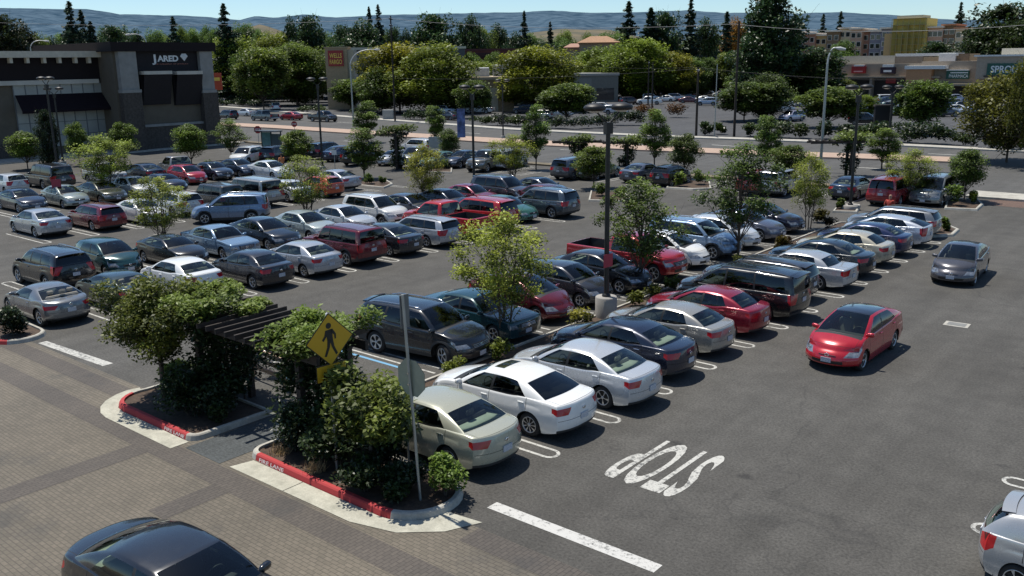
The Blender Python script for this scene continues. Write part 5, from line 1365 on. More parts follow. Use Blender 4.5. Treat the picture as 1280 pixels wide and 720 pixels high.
# leaning stop sign
bs = Vector((-13.0, 12.35, 0)); ss = empty('stop_sign', bs, 0, 'back of a grey octagonal stop sign on a tall leaning pole', 'sign')
top = AT(506, 369, math.hypot(bs.x-.35, bs.y)); tz = HT(bs, 508, 370); lean = Vector((-.22, -.06, tz))
MB().tube([(0, 0, 0), lean], .032, 8).build('post', GALV, ss)
zo = HT(bs, 520, 474); cpt = lean*(zo/tz); ro = .43
b = MB(); oc = [(cpt.x+ro*math.cos(R_(22.5+45*k)), zo+ro*math.sin(R_(22.5+45*k))) for k in range(8)]
b.add([(x, cpt.y+.045, z) for x, z in oc]+[(x, cpt.y+.052, z) for x, z in oc], [tuple(range(8)), tuple(range(15, 7, -1))], 0); b.add([(x, cpt.y+.0535, z) for x, z in oc], [tuple(range(8))[::-1]], 1); b.build('octagon_plate', [SBACK, REDS], ss)
for dz in (.12, -.12): MB().tube([(cpt.x, cpt.y-.035, zo+dz), (cpt.x, cpt.y-.05, zo+dz)], .02, 8).build('bolt', CHROME, ss)
zt_ = tz-.35; ct = lean*(zt_/tz)
MB().box(ct.x-.075, ct.x-.07+.02, ct.y-.04, ct.y+.20, zt_-.38, zt_+.33).build('narrow_plate', mat('plate_grey', (.16, .17, .17), .5, .3), ss)
hb = G(507, 489, 1.82); hb.z = 0; hs_ = empty('accessible_sign', hb, R_(-25), 'small blue accessible parking sign ahead of the champagne sedan', 'sign')
MB().tube([(0, 0, 0), (0, 0, 2.1)], .028, 8).build('post', GALV, hs_); MB().box(.03, .036, -.17, .17, 1.55, 2.08).build('blue_plate', mat('sign_blue', (.05, .18, .42), .5), hs_)
# ---------------------------------------------------------------- lamp posts
POLE = mat('dark_pole_paint', (.016, .015, .014), .5); LENS = mat('lamp_lens', (.55, .56, .55), .3); CB = mat('concrete_base', (.33, .31, .28), .9)
def lamp_post(base, h, label, foot=.85, r=.32, arms=2, yaw=0.):
    o = empty('lamp_post', base, yaw, label, 'lamp post', 'twin headed lamp posts around the car park')
    if foot: MB().lathe([(r, 0), (r, foot-.03), (r-.03, foot), (0.001, foot)], 24).build('concrete_base', CB, o)
    MB().lathe([(.16, foot), (.16, foot+.06), (.11, foot+.10), (.10, foot+.12)], 16).build('base_collar', POLE, o)
    MB().tube([(0, 0, foot), (0, 0, h-.6)], [.095, .08], 12).build('pole', POLE, o)
    MB().box(-.125, .125, -.125, .125, h-.95, h-.55).build('pole_top', POLE, o)
    for s in ((-1, 1) if arms == 2 else (1,)):
        MB().tube([(0, 0, h-.62), (s*.45, 0, h-.20)], .03, 6).build('arm', POLE, o)
        q = MB(); q.lathe([(.10, -.18), (.36, -.12), (.40, -.02), (.34, .05), (.12, .12), (.001, .13)], 20, c=(s*.55, 0, h)); hd = q.build('lamp_head', POLE, o)
        q = MB(); q.lathe([(.30, -.135), (.14, -.20), (.001, -.21)], 16, c=(s*.55, 0, h)); q.build('lamp_lens', LENS, hd)
    return o
b0 = G(757.5, 398); lamp_post(b0, HT(b0, 755, 133), 'tall lamp post on a round concrete base between the two nearest rows', .85, .40, yaw=R_(65))
sg_ = empty('parking_sign', (b0.x+.10, b0.y-.06, 0), R_(-8), 'small red square sign strapped to the nearest tall lamp post', 'sign')
z = HT(b0, 758, 325); MB().box(.0, .012, -.24, .24, z-.24, z+.24).build('red_plate', mat('small_red_sign', (.34, .035, .06), .5), sg_); MB().box(-.06, -.003, -.03, .03, z-.12, z+.12).build('bracket', GALV, sg_)
for (px, py, tp, lab, yw) in ((593, 241, 108, 'lamp post rising beside the dark grey van among the middle rows', 20), (403.5, 211, 98, 'lamp post behind the silver sedan facing away in the left middle', 50), (73.7, 224, 97, 'lamp post right of the dark off roader in front of the jewelry store', 10), (79, 204, 110, 'shorter looking lamp post just behind another before the jewelry store', 80),
    (1062.5, 262, 108, 'lamp post on a pale round footing left of the red minivan', 60), (1108, 208, 108, 'lamp post at the roadside behind the red minivan', 45), (629, 172, 100, 'lamp post across the road in front of the low tan shop', 30)):
    b_ = G(px, py); lamp_post(b_, HT(b_, px, tp), lab, .25 if px < 1060 or px > 1070 else .3, .3 if px != 1062.5 else .55, yaw=R_(yw))
bb = G(588.5, 239); zb0, zb1 = HT(bb, 585, 172), HT(bb, 585, 136)
bn = empty('banner', (bb.x-.35, bb.y, 0), HEAD, 'blue and white banner hanging from the middle lamp post', 'banner'); MB().box(-.62, -.03, -.01, .01, zb0, zb1).build('cloth', mat('banner_blue', (.10, .14, .30), .8, var=.7, vscale=2.2), bn); MB().box(-.66, .40, -.02, .02, zb1+.003, zb1+.05).build('bracket', POLE, bn)
def street_light(base, h, head, label):
    o = empty('street_light', base, 0, label, 'street light', 'curved arm street lights along the main road')
    hp = Vector(head)-Vector((base.x, base.y, 0)); top = Vector((0, 0, h))
    MB().tube([(0, 0, 0), (0, 0, h*.78)], [.13, .085], 10).build('pole', GALV, o)
    pts = []
    for k in range(9):
        t = k/8; pts.append(Vector((0, 0, h*.78))*(1-t)**2+Vector((hp.x*.15, hp.y*.15, hp.z*1.02))*2*t*(1-t)+hp*t*t)
    MB().tube(pts, [.08-.03*k/8 for k in range(9)], 8).build('arm', mat('pale_steel', (.5, .51, .5), .45, .5), o)
    d = (pts[-1]-pts[-2]).normalized(); q = MB(); q.tube([pts[-1]-d*.1, pts[-1]+d*.25, pts[-1]+d*.7], [.06, .16, .10], 10); q.build('lamp_head', mat('lamp_head_grey', (.5, .51, .5), .5), o)
for (px, py, kx, ky, hx, hy, lab) in ((442, 157, 437, 80, 469, 62, 'curved arm street light in front of the tan bank tower'), (1025, 215, 1028, 80, 1046, 60, 'curved arm street light in front of the dark evergreens right of centre')):
    b_ = G(px, py); rr = math.hypot(b_.x, b_.y); street_light(b_, HT(b_, kx, ky)/.78, AT(hx, hy, rr), lab)
for (px, py, hx, hy, rng, lab) in ((183, 53, 163, 43, 150, 'street light head arching above the roof of the jewelry store'), (38, 60, 55, 51, 160, 'street light head peeping over the left wing of the jewelry store')):
    p = AT(px, py, rng); b_ = Vector((p.x, p.y, 0)); street_light(b_, p.z/.78, AT(hx, hy, rng), lab)
# utility poles and wires
TIM = mat('creosoted_timber', (.030, .024, .020), .9)
def utility_pole(base, h, label, arms=(0.,), r=.16):
    o = empty('utility_pole', base, R_(35), label, 'utility pole', 'timber utility poles along the far side of the road')
    MB().tube([(0, 0, 0), (0, 0, h)], [r, r*.7], 8).build('pole', TIM, o)
    for a in arms:
        MB().box(-.07, .07, -1.2, 1.2, h-.55-a, h-.42-a).build('crossarm', TIM, o)
        for y in (-1.05, -.4, .4, 1.05): MB().lathe([(.03, 0), (.05, .05), (.04, .14), (.02, .16), (.001, .16)], 8, c=(0, y, h-.418-a)).build('insulator', LENS, o)
    return o
UP = []
for (px, py, tp, lab, arms) in ((494, 152, 20, 'very tall power pole in front of the yellow green trees', (0., 1.)), (917.5, 171, 27, 'tall bare power pole beside the roadside shrubs right of centre', ()), (870, 171, 84, 'shorter power pole with crossarms left of the tall bare one', (0.,)), (810, 132, 76, 'power pole standing by the white trucks in the far lot', (0.,)), (815, 135, 78, 'second pole close beside the one by the white trucks', ())):
    b_ = G(px, py); h = HT(b_, px-2, tp); utility_pole(b_, h, lab, arms); UP.append((b_, h))
b_ = G(893, 171); o = empty('utility_pole', b_, 0, 'slim grey pole between the two tall power poles', 'utility pole'); MB().tube([(0, 0, 0), (0, 0, HT(b_, 893, 80))], [.07, .05], 8).build('pole', GALV, o)
WIRE = mat('wire_grey', (.30, .30, .30), .6); WIRED = mat('dark_wire', (.04, .04, .04), .6)
def wire(pts, label, r=.035, sag=1.2):
    P = []
    for a, c in zip(pts, pts[1:]):
        for k in range(12): t = k/12; p = Vector(a)*(1-t)+Vector(c)*t; p.z -= sag*4*t*(1-t); P.append(p)
    P.append(Vector(pts[-1])); prop(MB().tube(P, r, 5).build('power_line', WIRE if r > .02 else WIRED), label, 'power line', 'power lines along the road')
pA, hA = UP[0]; pB, hB = UP[1]; pC, hC = UP[2]
wire([AT(-60, 26, 190), (pA.x, pA.y, hA-.4), AT(918, 30, 116.2), AT(1340, 26, 100)], 'upper pale power line running across the whole skyline', .022, .9)
#wire([AT(-60, 34, 190), (pA.x, pA.y, hA-1.4), AT(1340, 31, 100)], 'second power line just under the upper pale one', .012, 1.6)
wire([AT(500, 98, 150), AT(871, 86, 116), AT(1340, 104, 100)], 'lower power line crossing in front of the middle shops', .014, .5)
#wire([AT(500, 90, 150), AT(871, 92, 116), AT(1340, 114, 100)], 'lowest power line passing the right hand street light', .014, .8)
wire([AT(640, 70, 150), AT(871, 84, 116), AT(1340, 96, 100)], 'thin power line between upper and lower ones', .010, .8)
# ---------------------------------------------------------------- small signs and street furniture
def post_sign(px, py, cy, shape, m, label, wpx, name='road_sign'):
    b_ = G(px, py); z = HT(b_, px, cy); s = PW(b_, wpx)/2
    o = empty(name, b_, HEAD, label, 'sign'); MB().tube([(0, 0, 0), (0, 0, z+s)], .03, 6).build('post', GALV if m is not REDS else GALV, o)
    n = 8 if shape == 8 else 4; a0 = 22.5 if n == 8 else 45; rr = s/math.cos(math.pi/n) if n == 8 else s*1.414
    P = [(rr*math.cos(R_(a0+360/n*k)), z+rr*math.sin(R_(a0+360/n*k))) for k in range(n)]
    b = MB(); b.add([(x, -.05, zz) for x, zz in P]+[(x, -.04, zz) for x, zz in P], [tuple(range(n)), tuple(range(2*n-1, n-1, -1))]); f = b.build('plate', m, o)
    if n == 8:
        me = text_mesh('STOP', s*1.5, s*.62, LW, bold=.02); me.transform(Matrix.Translation((-s*.75, -.053, z-s*.31)) @ Matrix.Rotation(math.pi/2, 4, 'X')); link('lettering', me, f)
post_sign(324.5, 190, 162, 8, REDS, 'red stop sign left of the bus shelter', 9, 'stop_sign'); post_sign(369.5, 178, 155, 8, REDS, 'red stop sign right of the bus shelter near the road', 7, 'stop_sign')
post_sign(74.5, 258, 229.5, 4, mat('small_red_sign', (.34, .035, .06), .5), 'small red square sign on a thin post in the far left rows', 12, 'parking_sign')
post_sign(419, 213, 190.5, 4, WHITE, 'small white sign on a post in front of the dark open hatch car', 6, 'parking_sign')
sb = G(341, 197); so = empty('bus_shelter', sb, R_(12), 'bus shelter with teal glass panels near the left roadside', 'bus shelter'); w2 = PW(sb, 30)/2; hh = HT(sb, 341, 164)
SG = mat('teal_glass_panel', (.12, .27, .29), .25, var=.2)
MB().box(-w2, -.1, -.03, .03, .3, hh-.1).build('glass_panel', SG, so); MB().box(.05, w2, -.03, .03, .3, hh-.25).build('glass_panel', mat('grey_glass_panel', (.09, .13, .15), .3), so)
for x in (-w2-.06, 0, w2+.06): MB().box(x-.05, x+.05, -.05, .05, 0, hh).build('post', mat('shelter_frame', (.05, .06, .07), .5), so)
MB().box(-w2-.2, w2+.2, -.9, .15, hh+.003, hh+.1).build('roof', mat('shelter_frame', (.05, .06, .07), .5), so)
bd = G(545, 198); o = empty('roadside_board', bd, HEAD, 'blank pale grey back of a boxy roadside board by a tree', 'sign board'); w2 = PW(bd, 17)/2; MB().box(-w2, w2, 0, .12, HT(bd, 545, 186), HT(bd, 545, 171)).build('panel', mat('pale_grey_panel', (.34, .37, .36), .6), o)
for x in (-w2*.7, w2*.7): MB().tube([(x, .06, 0), (x, .06, HT(bd, 545, 186))], .05, 6).build('post', GALV, o)
ub = G(485, 150); o = empty('utility_cabinet', ub, HEAD, 'pale grey utility cabinet left of the very tall power pole', 'cabinet'); MB().box(-.9, .9, 0, 1, .1, 1.7, bev=.05).build('cabinet', mat('cabinet_grey', (.30, .31, .30), .7), o); MB().box(-1, 1, -.1, 1.1, 0, .099).build('plinth', CONC, o)
pyb = G(1103, 165); o = empty('pylon_sign', pyb, HEAD, 'dark narrow pylon sign at the edge of the far lot', 'pylon sign'); MB().box(-1.1, 1.1, 0, .5, 0, HT(pyb, 1103, 133)).build('panel', mat('pylon_black', (.02, .02, .024), .5), o); MB().box(-1.2, 1.2, -.1, .6, HT(pyb, 1103, 133)+.003, HT(pyb, 1103, 133)+.2).build('cap', STONE, o)
um = G(660, 140); o = empty('patio_umbrella', um, 0, 'pink patio umbrella in front of the small restaurant', 'umbrella'); zu = HT(um, 660, 122)
MB().lathe([(.001, zu+.35), (1.3, zu-.1), (1.28, zu-.16)], 10).build('canopy', mat('pink_canvas', (.5, .22, .20), .8), o); MB().tube([(0, 0, 0), (0, 0, zu+.3)], .03, 6).build('pole', GALV, o)
# far pergolas at the road edge
VG = 'vine pergolas along the roadside edge of the car park'
for (px, py, tp, bx0, bx1, lab) in ((497, 212, 158, 470, 512, 'vine covered pergola behind the silver pickup facing the camera'), (724, 203, 172, 690, 752, 'vine pergola pillar behind the large grey vehicle'), (783, 207, 172, 752, 800, 'vine pergola pillar left of the slim roadside tree'), (1060, 220, 168, 1008, 1075, 'vine pergola with bare dark beams behind the dark blue parked sedan'), (700, 160, 150, 685, 700, None)):
    if lab is None: continue
    b_ = G(px, py); z = HT(b_, px, tp); xl, xr = PW(b_, bx0-px), PW(b_, bx1-px)
    o = empty('roadside_pergola', b_, HEAD, lab, 'pergola', VG)
    for y in (-.5, .5): MB().box(xl, xr, y-.04, y+.04, z*.80, z*.80+.15).build('beam', WOOD, o)
    x = xl+.2
    while x < xr: MB().box(x-.035, x+.035, -.75, .75, z*.80+.152, z*.80+.25).build('rafter', WOOD, o); x += .55
    for y in (-.5, .5): MB().box(-.1, .1, y-.1, y+.1, 0, z*.80-.003).build('post', WOOD, o)
    rg2 = np.random.default_rng(px); cr = [(rg2.uniform(-.5, .5), rg2.uniform(-.6, .6), rg2.uniform(.3, z*.8), .5, .5) for k in range(10)]; P, T = crown_points(rg2, cr, 110, .2); link('foliage', leaf_mesh('foliage', P, .13, LEAFD, px, .3, .5, T), o)  # shaded lower growth painted with the dark leaf colour
    w_ = PW(b_, 20); cr = [(rg2.uniform(-w_, w_)*.9, rg2.uniform(-.8, .8), z*.9+rg2.uniform(-.2, .3), .7, .35) for k in range(9)]; P, T = crown_points(rg2, cr, 120, .2); f = link('top_foliage', leaf_mesh('top_foliage', P, .14, LEAF, px+1, .5, .5, T+.15), o)  # lighter leaf colour and raised tint paint the lit top
# ---------------------------------------------------------------- people
def person(base, yaw, label, shirt, legs=(.03, .03, .04), hair=(.02, .015, .01), bald=False, lean=.0):
    J = dict(p=(0, 0, .95), c=(.02+lean*.3, 0, 1.22), n=(.03+lean*.6, 0, 1.46), h=(.05+lean*.7, 0, 1.60), t=(.05+lean*.7, 0, 1.72), lh=(0, .10, .90), lk=(.12, .10, .50), la=(.10, .11, .08), lt=(.26, .11, .04), rh=(0, -.10, .90), rk=(-.02, -.10, .50), ra=(-.18, -.11, .10), rt=(-.03, -.11, .04), ls=(.02+lean*.5, .20, 1.40), le=(-.05+lean*.5, .26, 1.13), lw=(.12+lean*.5, .25, .90), rs=(.02+lean*.5, -.20, 1.40), re=(.08+lean*.5, -.26, 1.13), rw=(.24+lean*.5, -.23, .95))
    R = dict(p=.15, c=.15, n=.062, h=.095, t=.085, lh=.10, lk=.065, la=.045, lt=.04, rh=.10, rk=.065, ra=.045, rt=.04, ls=.07, le=.048, lw=.035, rs=.07, re=.048, rw=.035)
    E = ['pc', 'cn', 'nh', 'ht', 'p lh', 'lh lk', 'lk la', 'la lt', 'p rh', 'rh rk', 'rk ra', 'ra rt', 'c ls', 'ls le', 'le lw', 'c rs', 'rs re', 're rw']
    ks = list(J); me = bpy.data.meshes.new('body'); me.from_pydata([J[k] for k in ks], [(ks.index(a), ks.index(b_)) for a, b_ in [(e.split() if ' ' in e else tuple(e)) for e in E]], [])
    ob = bpy.data.objects.new('body', me); COL.objects.link(ob); m = ob.modifiers.new('s', 'SKIN'); m.use_smooth_shade = True
    for i, k in enumerate(ks): me.skin_vertices[0].data[i].radius = (R[k], R[k]*(.8 if k in 'pc' else 1)); me.skin_vertices[0].data[i].use_root = (k == 'p')
    ob.modifiers.new('u', 'SUBSURF').levels = 2
    dg = bpy.context.evaluated_depsgraph_get(); m2 = bpy.data.meshes.new_from_object(ob.evaluated_get(dg)); bpy.data.objects.remove(ob)
    m2.materials.clear()
    for mm in (mat('skin', (.38, .21, .14), .6), mat('trousers_%d' % (legs[0]*1000), legs, .9), mat('shirt_%d' % (shirt[0]*1000), shirt, .9)): m2.materials.append(mm)
    for p in m2.polygons:
        z, y = p.center.z, abs(p.center.y); p.material_index = 0 if z > 1.47 or (y > .21 and z < 1.16) else (2 if z > .93 else 1); p.use_smooth = True
    o = empty('person', base, yaw, label, 'person'); link('body', m2, o)
    if not bald:
        q = MB(); q.lathe([(.115, -.03), (.12, .03), (.10, .10), (.05, .135), (.001, .14)], 14, c=(J['t'][0]-.02, 0, 1.62)); q.build('hair', mat('dark_hair', hair, .8), o)
person(G(353.5, 217), R_(160), 'person in an orange shirt walking past the bus shelter', (.62, .22, .08), lean=.12)
person(G(1109.5, 281), R_(80), 'person in a red top standing between the red minivan and the parked wagon', (.45, .07, .05), bald=True)
# ================================================================= trees
SG_ = 'young trees planted among the parked rows'
def tpx(kind, px, py, tp, wpx, label, group=None, col=(1, 1, 1), name='young_tree', bz=.08):
    b_ = G(px, py); h = HT(b_, px, tp); r = PW(b_, wpx)/2; b_.z = bz
    return tree(kind, b_, h, r, label, group, name, col)
for a in (('sap1', 630, 428, 268, 132, 'yellow green feathery tree in front of the teal sedan', SG_, (1.3, 1.3, .95)), ('sap3', 800, 362, 228, 110, 'sparse young tree leaning over the red pickup in the second row', SG_, (1.2, 1.25, 1)), ('sap3', 922, 325, 182, 108, 'dark feathery tree hiding the cars right of the light blue car', SG_, (.95, 1.05, .95)), ('sap1', 1010, 287, 194, 58, 'yellow green tree at the mulched end of the second row', SG_, (1.1, 1.1, .8)),
    ('sap2', 205, 312, 218, 76, 'sparse yellow green tree between the black coupe and the white sedan', SG_, (1.15, 1.15, .9)), ('sap2', 385, 280, 192, 70, 'thin feathery tree in front of the orange red car', SG_, (1., 1.05, .9)), ('sap1', 533, 264, 182, 56, 'yellow leaved tree left of the middle lamp post', SG_, (1.25, 1.1, .7)),
    ('lolly', 35, 212, 165, 44, 'small round tree at the left edge before the jewelry store', SG_, (1.2, 1.3, .9)), ('sap1', 135, 246, 170, 80, 'bushy bright tree behind the dark red wagon', SG_, (1.1, 1.2, .9)), ('lolly', 240, 208, 156, 44, 'small round tree at the right corner of the jewelry store', SG_, (1.2, 1.3, .9)), ('lolly', 372, 212, 163, 42, 'round bright tree right of the bus shelter', SG_, (1.2, 1.25, .85)), ('oval1', 456, 224, 162, 46, 'oval green tree on the kerbed island beyond the silver sedan', SG_, (1.1, 1.15, .9)),
    ('sap1', 640, 230, 170, 62, 'yellow green tree between the small van and the large grey vehicle', SG_, (1.1, 1.1, .7)), ('lolly', 742, 236, 183, 52, 'round yellow green tree behind the nearest tall lamp post', SG_, (1.2, 1.2, .8)), ('oval1', 818, 210, 139, 36, 'slim upright roadside tree above the two dark cars', SG_, (1.2, 1.3, 1)), ('lolly', 855, 224, 168, 40, 'small dark round tree right of the two dark roadside cars', SG_, (.8, .8, .8)), ('oval1', 670, 212, 134, 34, 'slim cone shaped roadside tree above the grey vehicle', SG_, (1.15, 1.3, 1)),
    ('oval1', 545, 182, 134, 30, 'slim cone shaped tree behind the pale roadside board', SG_, (1.2, 1.3, 1)), ('oval1', 460, 178, 128, 32, 'slim pointed tree at the roadside left of centre', SG_, (1.2, 1.3, 1)), ('lolly', 562, 203, 162, 30, 'small grey green round tree beside the pale roadside board', SG_, (.9, .95, 1)), ('oval1', 957, 216, 147, 36, 'slim upright roadside tree right of the dark feathery tree', SG_, (1.1, 1.25, 1)), ('lolly', 985, 226, 182, 50, 'spreading green tree between the slim roadside tree and the curved street light', SG_, (1, 1.05, .85)),
    ('lolly', 1205, 252, 187, 48, 'neat round topped tree on the red kerbed island by the exit', SG_, (.95, 1.05, .9)), ('sap1', 1136, 254, 188, 66, 'bushy tree in front of the red minivan and the silver one', SG_, (1., 1.05, .8)), ('oval1', 1102, 212, 162, 40, 'pale green tree behind the red minivan by the lamp post', SG_, (1.3, 1.35, 1.05)), ('sap3', 290, 200, 150, 50, 'pale feathery tree in front of the white hatchback facing the camera', SG_, (1.3, 1.4, 1.1)), ('lolly', 100, 207, 153, 26, 'clipped bush tree against the jewelry store awning', SG_, (1.1, 1.2, .8)), ('lolly', 157, 207, 153, 34, 'wide clipped bush tree left of the jewelry store entrance', SG_, (1.1, 1.2, .8)), ('dark1', 66, 222, 138, 30, 'dark tree around the lamp post before the jewelry store', SG_, (.8, .8, .8))): tpx(*a)
# shrubs of the lot islands
IG = 'shrubs in the kerbed islands of the car park'
k = 0
for y, c, m, lab in ((18.6, (1.3, 1.15, .6), LEAF, 'yellowish shrub in the planting strip by the black crossover'), (20.6, (1.2, 1.1, .6), LEAF, 'yellowish shrub in the planting strip ahead of the silver sedan'), (25.0, (.9, .75, .45), LEAFY, 'pale straw coloured shrub just left of the concrete lamp base'), (28.7, (1.2, 1.0, .6), LEAF, 'straw coloured shrub just right of the concrete lamp base'), (30.1, (1.1, .9, .6), LEAF, 'brownish shrub ahead of the dark saloon in the planting strip'), (31.6, (1., .9, .6), LEAF, 'low brownish shrub ahead of the red pickup'), (37.2, (.9, .75, .5), LEAF, 'low dry shrub ahead of the light blue car'), (42.5, (1.3, .45, .3), LEAFD, 'rusty brown shrub ahead of the white sedan in the strip'), (48.4, (1.2, .5, .4), LEAFD, 'rusty shrub at the far mulched end of the strip')):
    shrub('shrub', (-17.85, y, .08), .45, .55+.08*(k % 3), 700, .06, m, lab, group=IG, col=c, seed=300+k, ry=.7, stems=False); k += 1
for (px, py, w, h, c, lab) in ((1165, 291, 18, .8, (.9, 1, .8), 'dark shrub on the white kerbed island beyond the silver hatchback'), (1182, 290, 12, .75, (1, 1.1, .8), 'shrub at the tip of the white kerbed island by the aisle'), (1145, 293, 14, .9, (.8, .9, .8), 'shrub between the parked wagon and the white kerbed island'), (1192, 258, 24, 1.2, (1, 1.15, .8), 'dense green shrub under the neat round topped tree'), (1215, 256, 14, .9, (1.6, 1.5, 1.), 'pale yellow green shrub beside the red kerb end by the exit'),
    (752, 246, 26, .9, (.8, .85, .7), 'low shrub on the island right of the grey vehicle facing away'), (775, 247, 20, .6, (1.1, 1., .6), 'olive shrub at the tip of the island right of the grey vehicle'), (850, 234, 20, 1.1, (1.3, 1.35, .8), 'yellowish shrub on the island right of the two dark cars'), (875, 232, 22, 1.2, (1.1, 1.2, .8), 'green shrub partly behind the dark feathery tree'), (462, 231, 16, .8, (.9, 1.05, .8), 'shrub under the oval green island tree'), (478, 231, 10, .55, (.7, .8, .7), 'small dark shrub at the tip of the oval tree island'), (245, 221, 24, .9, (.8, .9, .7), 'shrub behind the silver pickup seen from the rear'), (262, 216, 20, 1.1, (1.1, 1.2, .8), 'light shrub below the white hatchback facing the camera'), (555, 212, 20, .8, (1, 1, .7), 'shrub on the small island by the teal car'), (1050, 262, 12, .6, (1., 1., .7), 'small shrub by the lamp post footing'), (1025, 278, 26, .8, (.8, .5, .35), 'brown leaved shrub under the yellow green end tree'), (975, 316, 22, .8, (.9, .5, .3), 'rusty brown shrub behind the blue grey sedan'), (495, 204, 20, 1.4, (.8, .9, .7), 'dark shrub at the foot of the roadside pergola'), (340, 206, 22, .5, (.9, 1, .7), 'low shrub at the foot of the bus shelter')):
    b_ = G(px, py); shrub('shrub', (b_.x, b_.y, .08), PW(b_, w)/2, h, 520, .10, LEAF, lab, group=IG, col=c, seed=px, stems=False)
# ---- across the road: hedges and trees
HG = 'roadside shrubs on the far side of the road'
hedge = [(6, 8), (700, 161, 24, 1.3), (722, 161, 26, 1.5), (748, 160, 24, 1.3), (775, 157, 22, 1.4), (798, 157, 20, 1.4), (842, 147, 22, 1.6), (805, 145, 20, 1.5), (817, 150, 14, 1.3), (885, 170, 14, 1.2), (900, 168, 14, 1.), (935, 171, 16, 1.1), (955, 171, 20, 1.2), (978, 173, 24, 1.4), (1000, 173, 22, 1.2), (1030, 174, 30, 1.4), (1055, 175, 26, 1.3), (1078, 177, 26, 1.3), (1100, 177, 28, 1.5), (1130, 179, 34, 1.7), (1155, 180, 30, 1.6), (1180, 181, 26, 1.4), (1205, 183, 24, 1.2), (655, 158, 22, 1.1), (605, 157, 26, 1.2), (625, 157, 24, 1.2), (515, 150, 26, 1.2), (530, 150, 22, 1.2), (640, 158, 20, 1.1), (300, 133, 20, 1.3), (320, 134, 18, 1.2), (280, 133, 16, 1.3), (400, 143, 22, 1.2), (380, 143, 20, 1.2), (450, 146, 18, 1.1), (1240, 186, 26, 1.2), (1265, 188, 26, 1.3)]
for i, (px, py, w, h) in enumerate(hedge[1:]):
    b_ = G(px, py); red = px in (805, 817, 842); c = (1.1, .35, .3) if red else rnd.choice([(.8, .85, .7), (1., 1.05, .7), (.7, .75, .65), (1.4, 1.3, .7)])
    shrub('shrub', (b_.x, b_.y, .12), PW(b_, w)/2*1.7, h*1.35, 800, .16, LEAFD if not red else LEAF, 'dark red leaved shrub in the far lot left of the power poles' if red else 'low rounded shrub in the planted strip beyond the far kerb', group='dark red shrubs in the far lot' if red else HG, col=c, seed=900+i, stems=False, nblob=5)
FG = 'broad trees across the road'
tpx('willow', 1284, 213, 62, 76, 'brownish tree cut by the right edge beside the green store sign', FG, (1.2, .95, .55), 'tree', .0)
for a in (('street', 330, 138, 62, 60, 'broad green tree left of the bank tower nearest the road', (1, 1.05, .8)), ('broad1', 300, 128, 48, 70, 'large rounded tree right of the jewelry store roof', (1.1, 1.15, .7)), ('broad2', 372, 132, 52, 80, 'large dark green tree touching the left edge of the bank tower', (.9, 1., .8)), ('broad3', 282, 120, 58, 60, 'olive tree directly right of the jewelry store', (1.2, 1.1, .6)), ('broad1', 345, 122, 44, 70, 'tall olive tree standing behind the others left of the bank tower', (1.15, 1.1, .6)),
    ('street', 440, 138, 100, 48, 'small dark green tree at the foot of the bank tower', (.75, .9, .7)), ('broad2', 500, 140, 52, 90, 'big yellow green tree with orange tinted top behind the very tall power pole', (1.55, 1.2, .45)), ('broad1', 545, 142, 56, 90, 'big green tree right of the very tall power pole', (1.05, 1.05, .6)), ('broad3', 478, 142, 85, 60, 'dark low tree below the orange tinted one', (.6, .75, .6)), ('broad3', 575, 140, 85, 50, 'dark green tree left of the low tan shop', (.7, .85, .6)), ('street', 592, 148, 102, 40, 'dark small tree in front of the low tan shop', (.7, .8, .7)),
    ('broad2', 672, 140, 56, 92, 'big yellow green tree above the small restaurant', (1.35, 1.2, .5)), ('street', 708, 152, 106, 62, 'round dark tree before the low grey shop', (.75, .85, .6)), ('broad1', 800, 125, 50, 84, 'bright green tree right of the tiled roof', (1.2, 1.3, .65)), ('broad3', 745, 122, 60, 70, 'mid green tree below the tiled roof', (1.1, 1.2, .7)), ('broad2', 842, 124, 64, 54, 'yellow tinged tree left of the two near power poles', (1.45, 1.15, .5)), ('broad1', 780, 122, 58, 70, 'green tree directly behind the grey shop', (1., 1.15, .6)),
    ('street', 930, 152, 104, 66, 'dark roadside tree behind the tall bare power pole', (.55, .65, .55)), ('broad3', 958, 150, 92, 56, 'very dark rounded tree right of the tall bare power pole', (.5, .6, .55)), ('street', 1035, 160, 110, 66, 'dark green tree behind the right hand street light', (.75, .85, .65)), ('street', 1148, 168, 102, 62, 'neat dark green round tree in front of the strip mall', (.7, .85, .65)), ('willow', 1258, 203, 92, 112, 'large brownish green roadside tree with a dark trunk at the right edge', (1.05, .85, .5)), ('broad2', 1080, 148, 118, 30, 'small bright tree between the cars of the far lot', (1.1, 1.2, .6)), ('dark2', 1015, 128, 60, 70, 'dark leafy tree left of the strip mall', (.9, 1.1, .8)), ('broad3', 985, 128, 68, 60, 'deep green tree below the tallest evergreen', (.8, 1., .7)), ('broad1', 1050, 126, 98, 40, 'low tree at the left end of the strip mall', (.7, .7, .5)),
    ('broad3', 640, 132, 86, 40, 'green tree behind the low tan shop', (1.05, 1.1, .6)), ('broad1', 612, 126, 78, 50, 'bright tree in front of the dark red fascia', (1.1, 1.15, .6))):
    kd, px, py, tp, wp, lab, c = a; c = (c[0]*1.3, c[1]*1.2, c[2]*1.1); tpx(kd, px, py, tp, wp*1.28, lab, FG, c, 'tree', .0)  # leaf colours lifted to paint in some distance haze
def far_tree(kind, px, tp, w, rng, label, group, col=(1, 1, 1), name='tree'):
    p = AT(px, 90, rng); b_ = Vector((p.x, p.y, 0)); h = AT(px, tp, rng).z; return tree(kind, b_, h, PW(b_, w)/2, label, group, name, col)
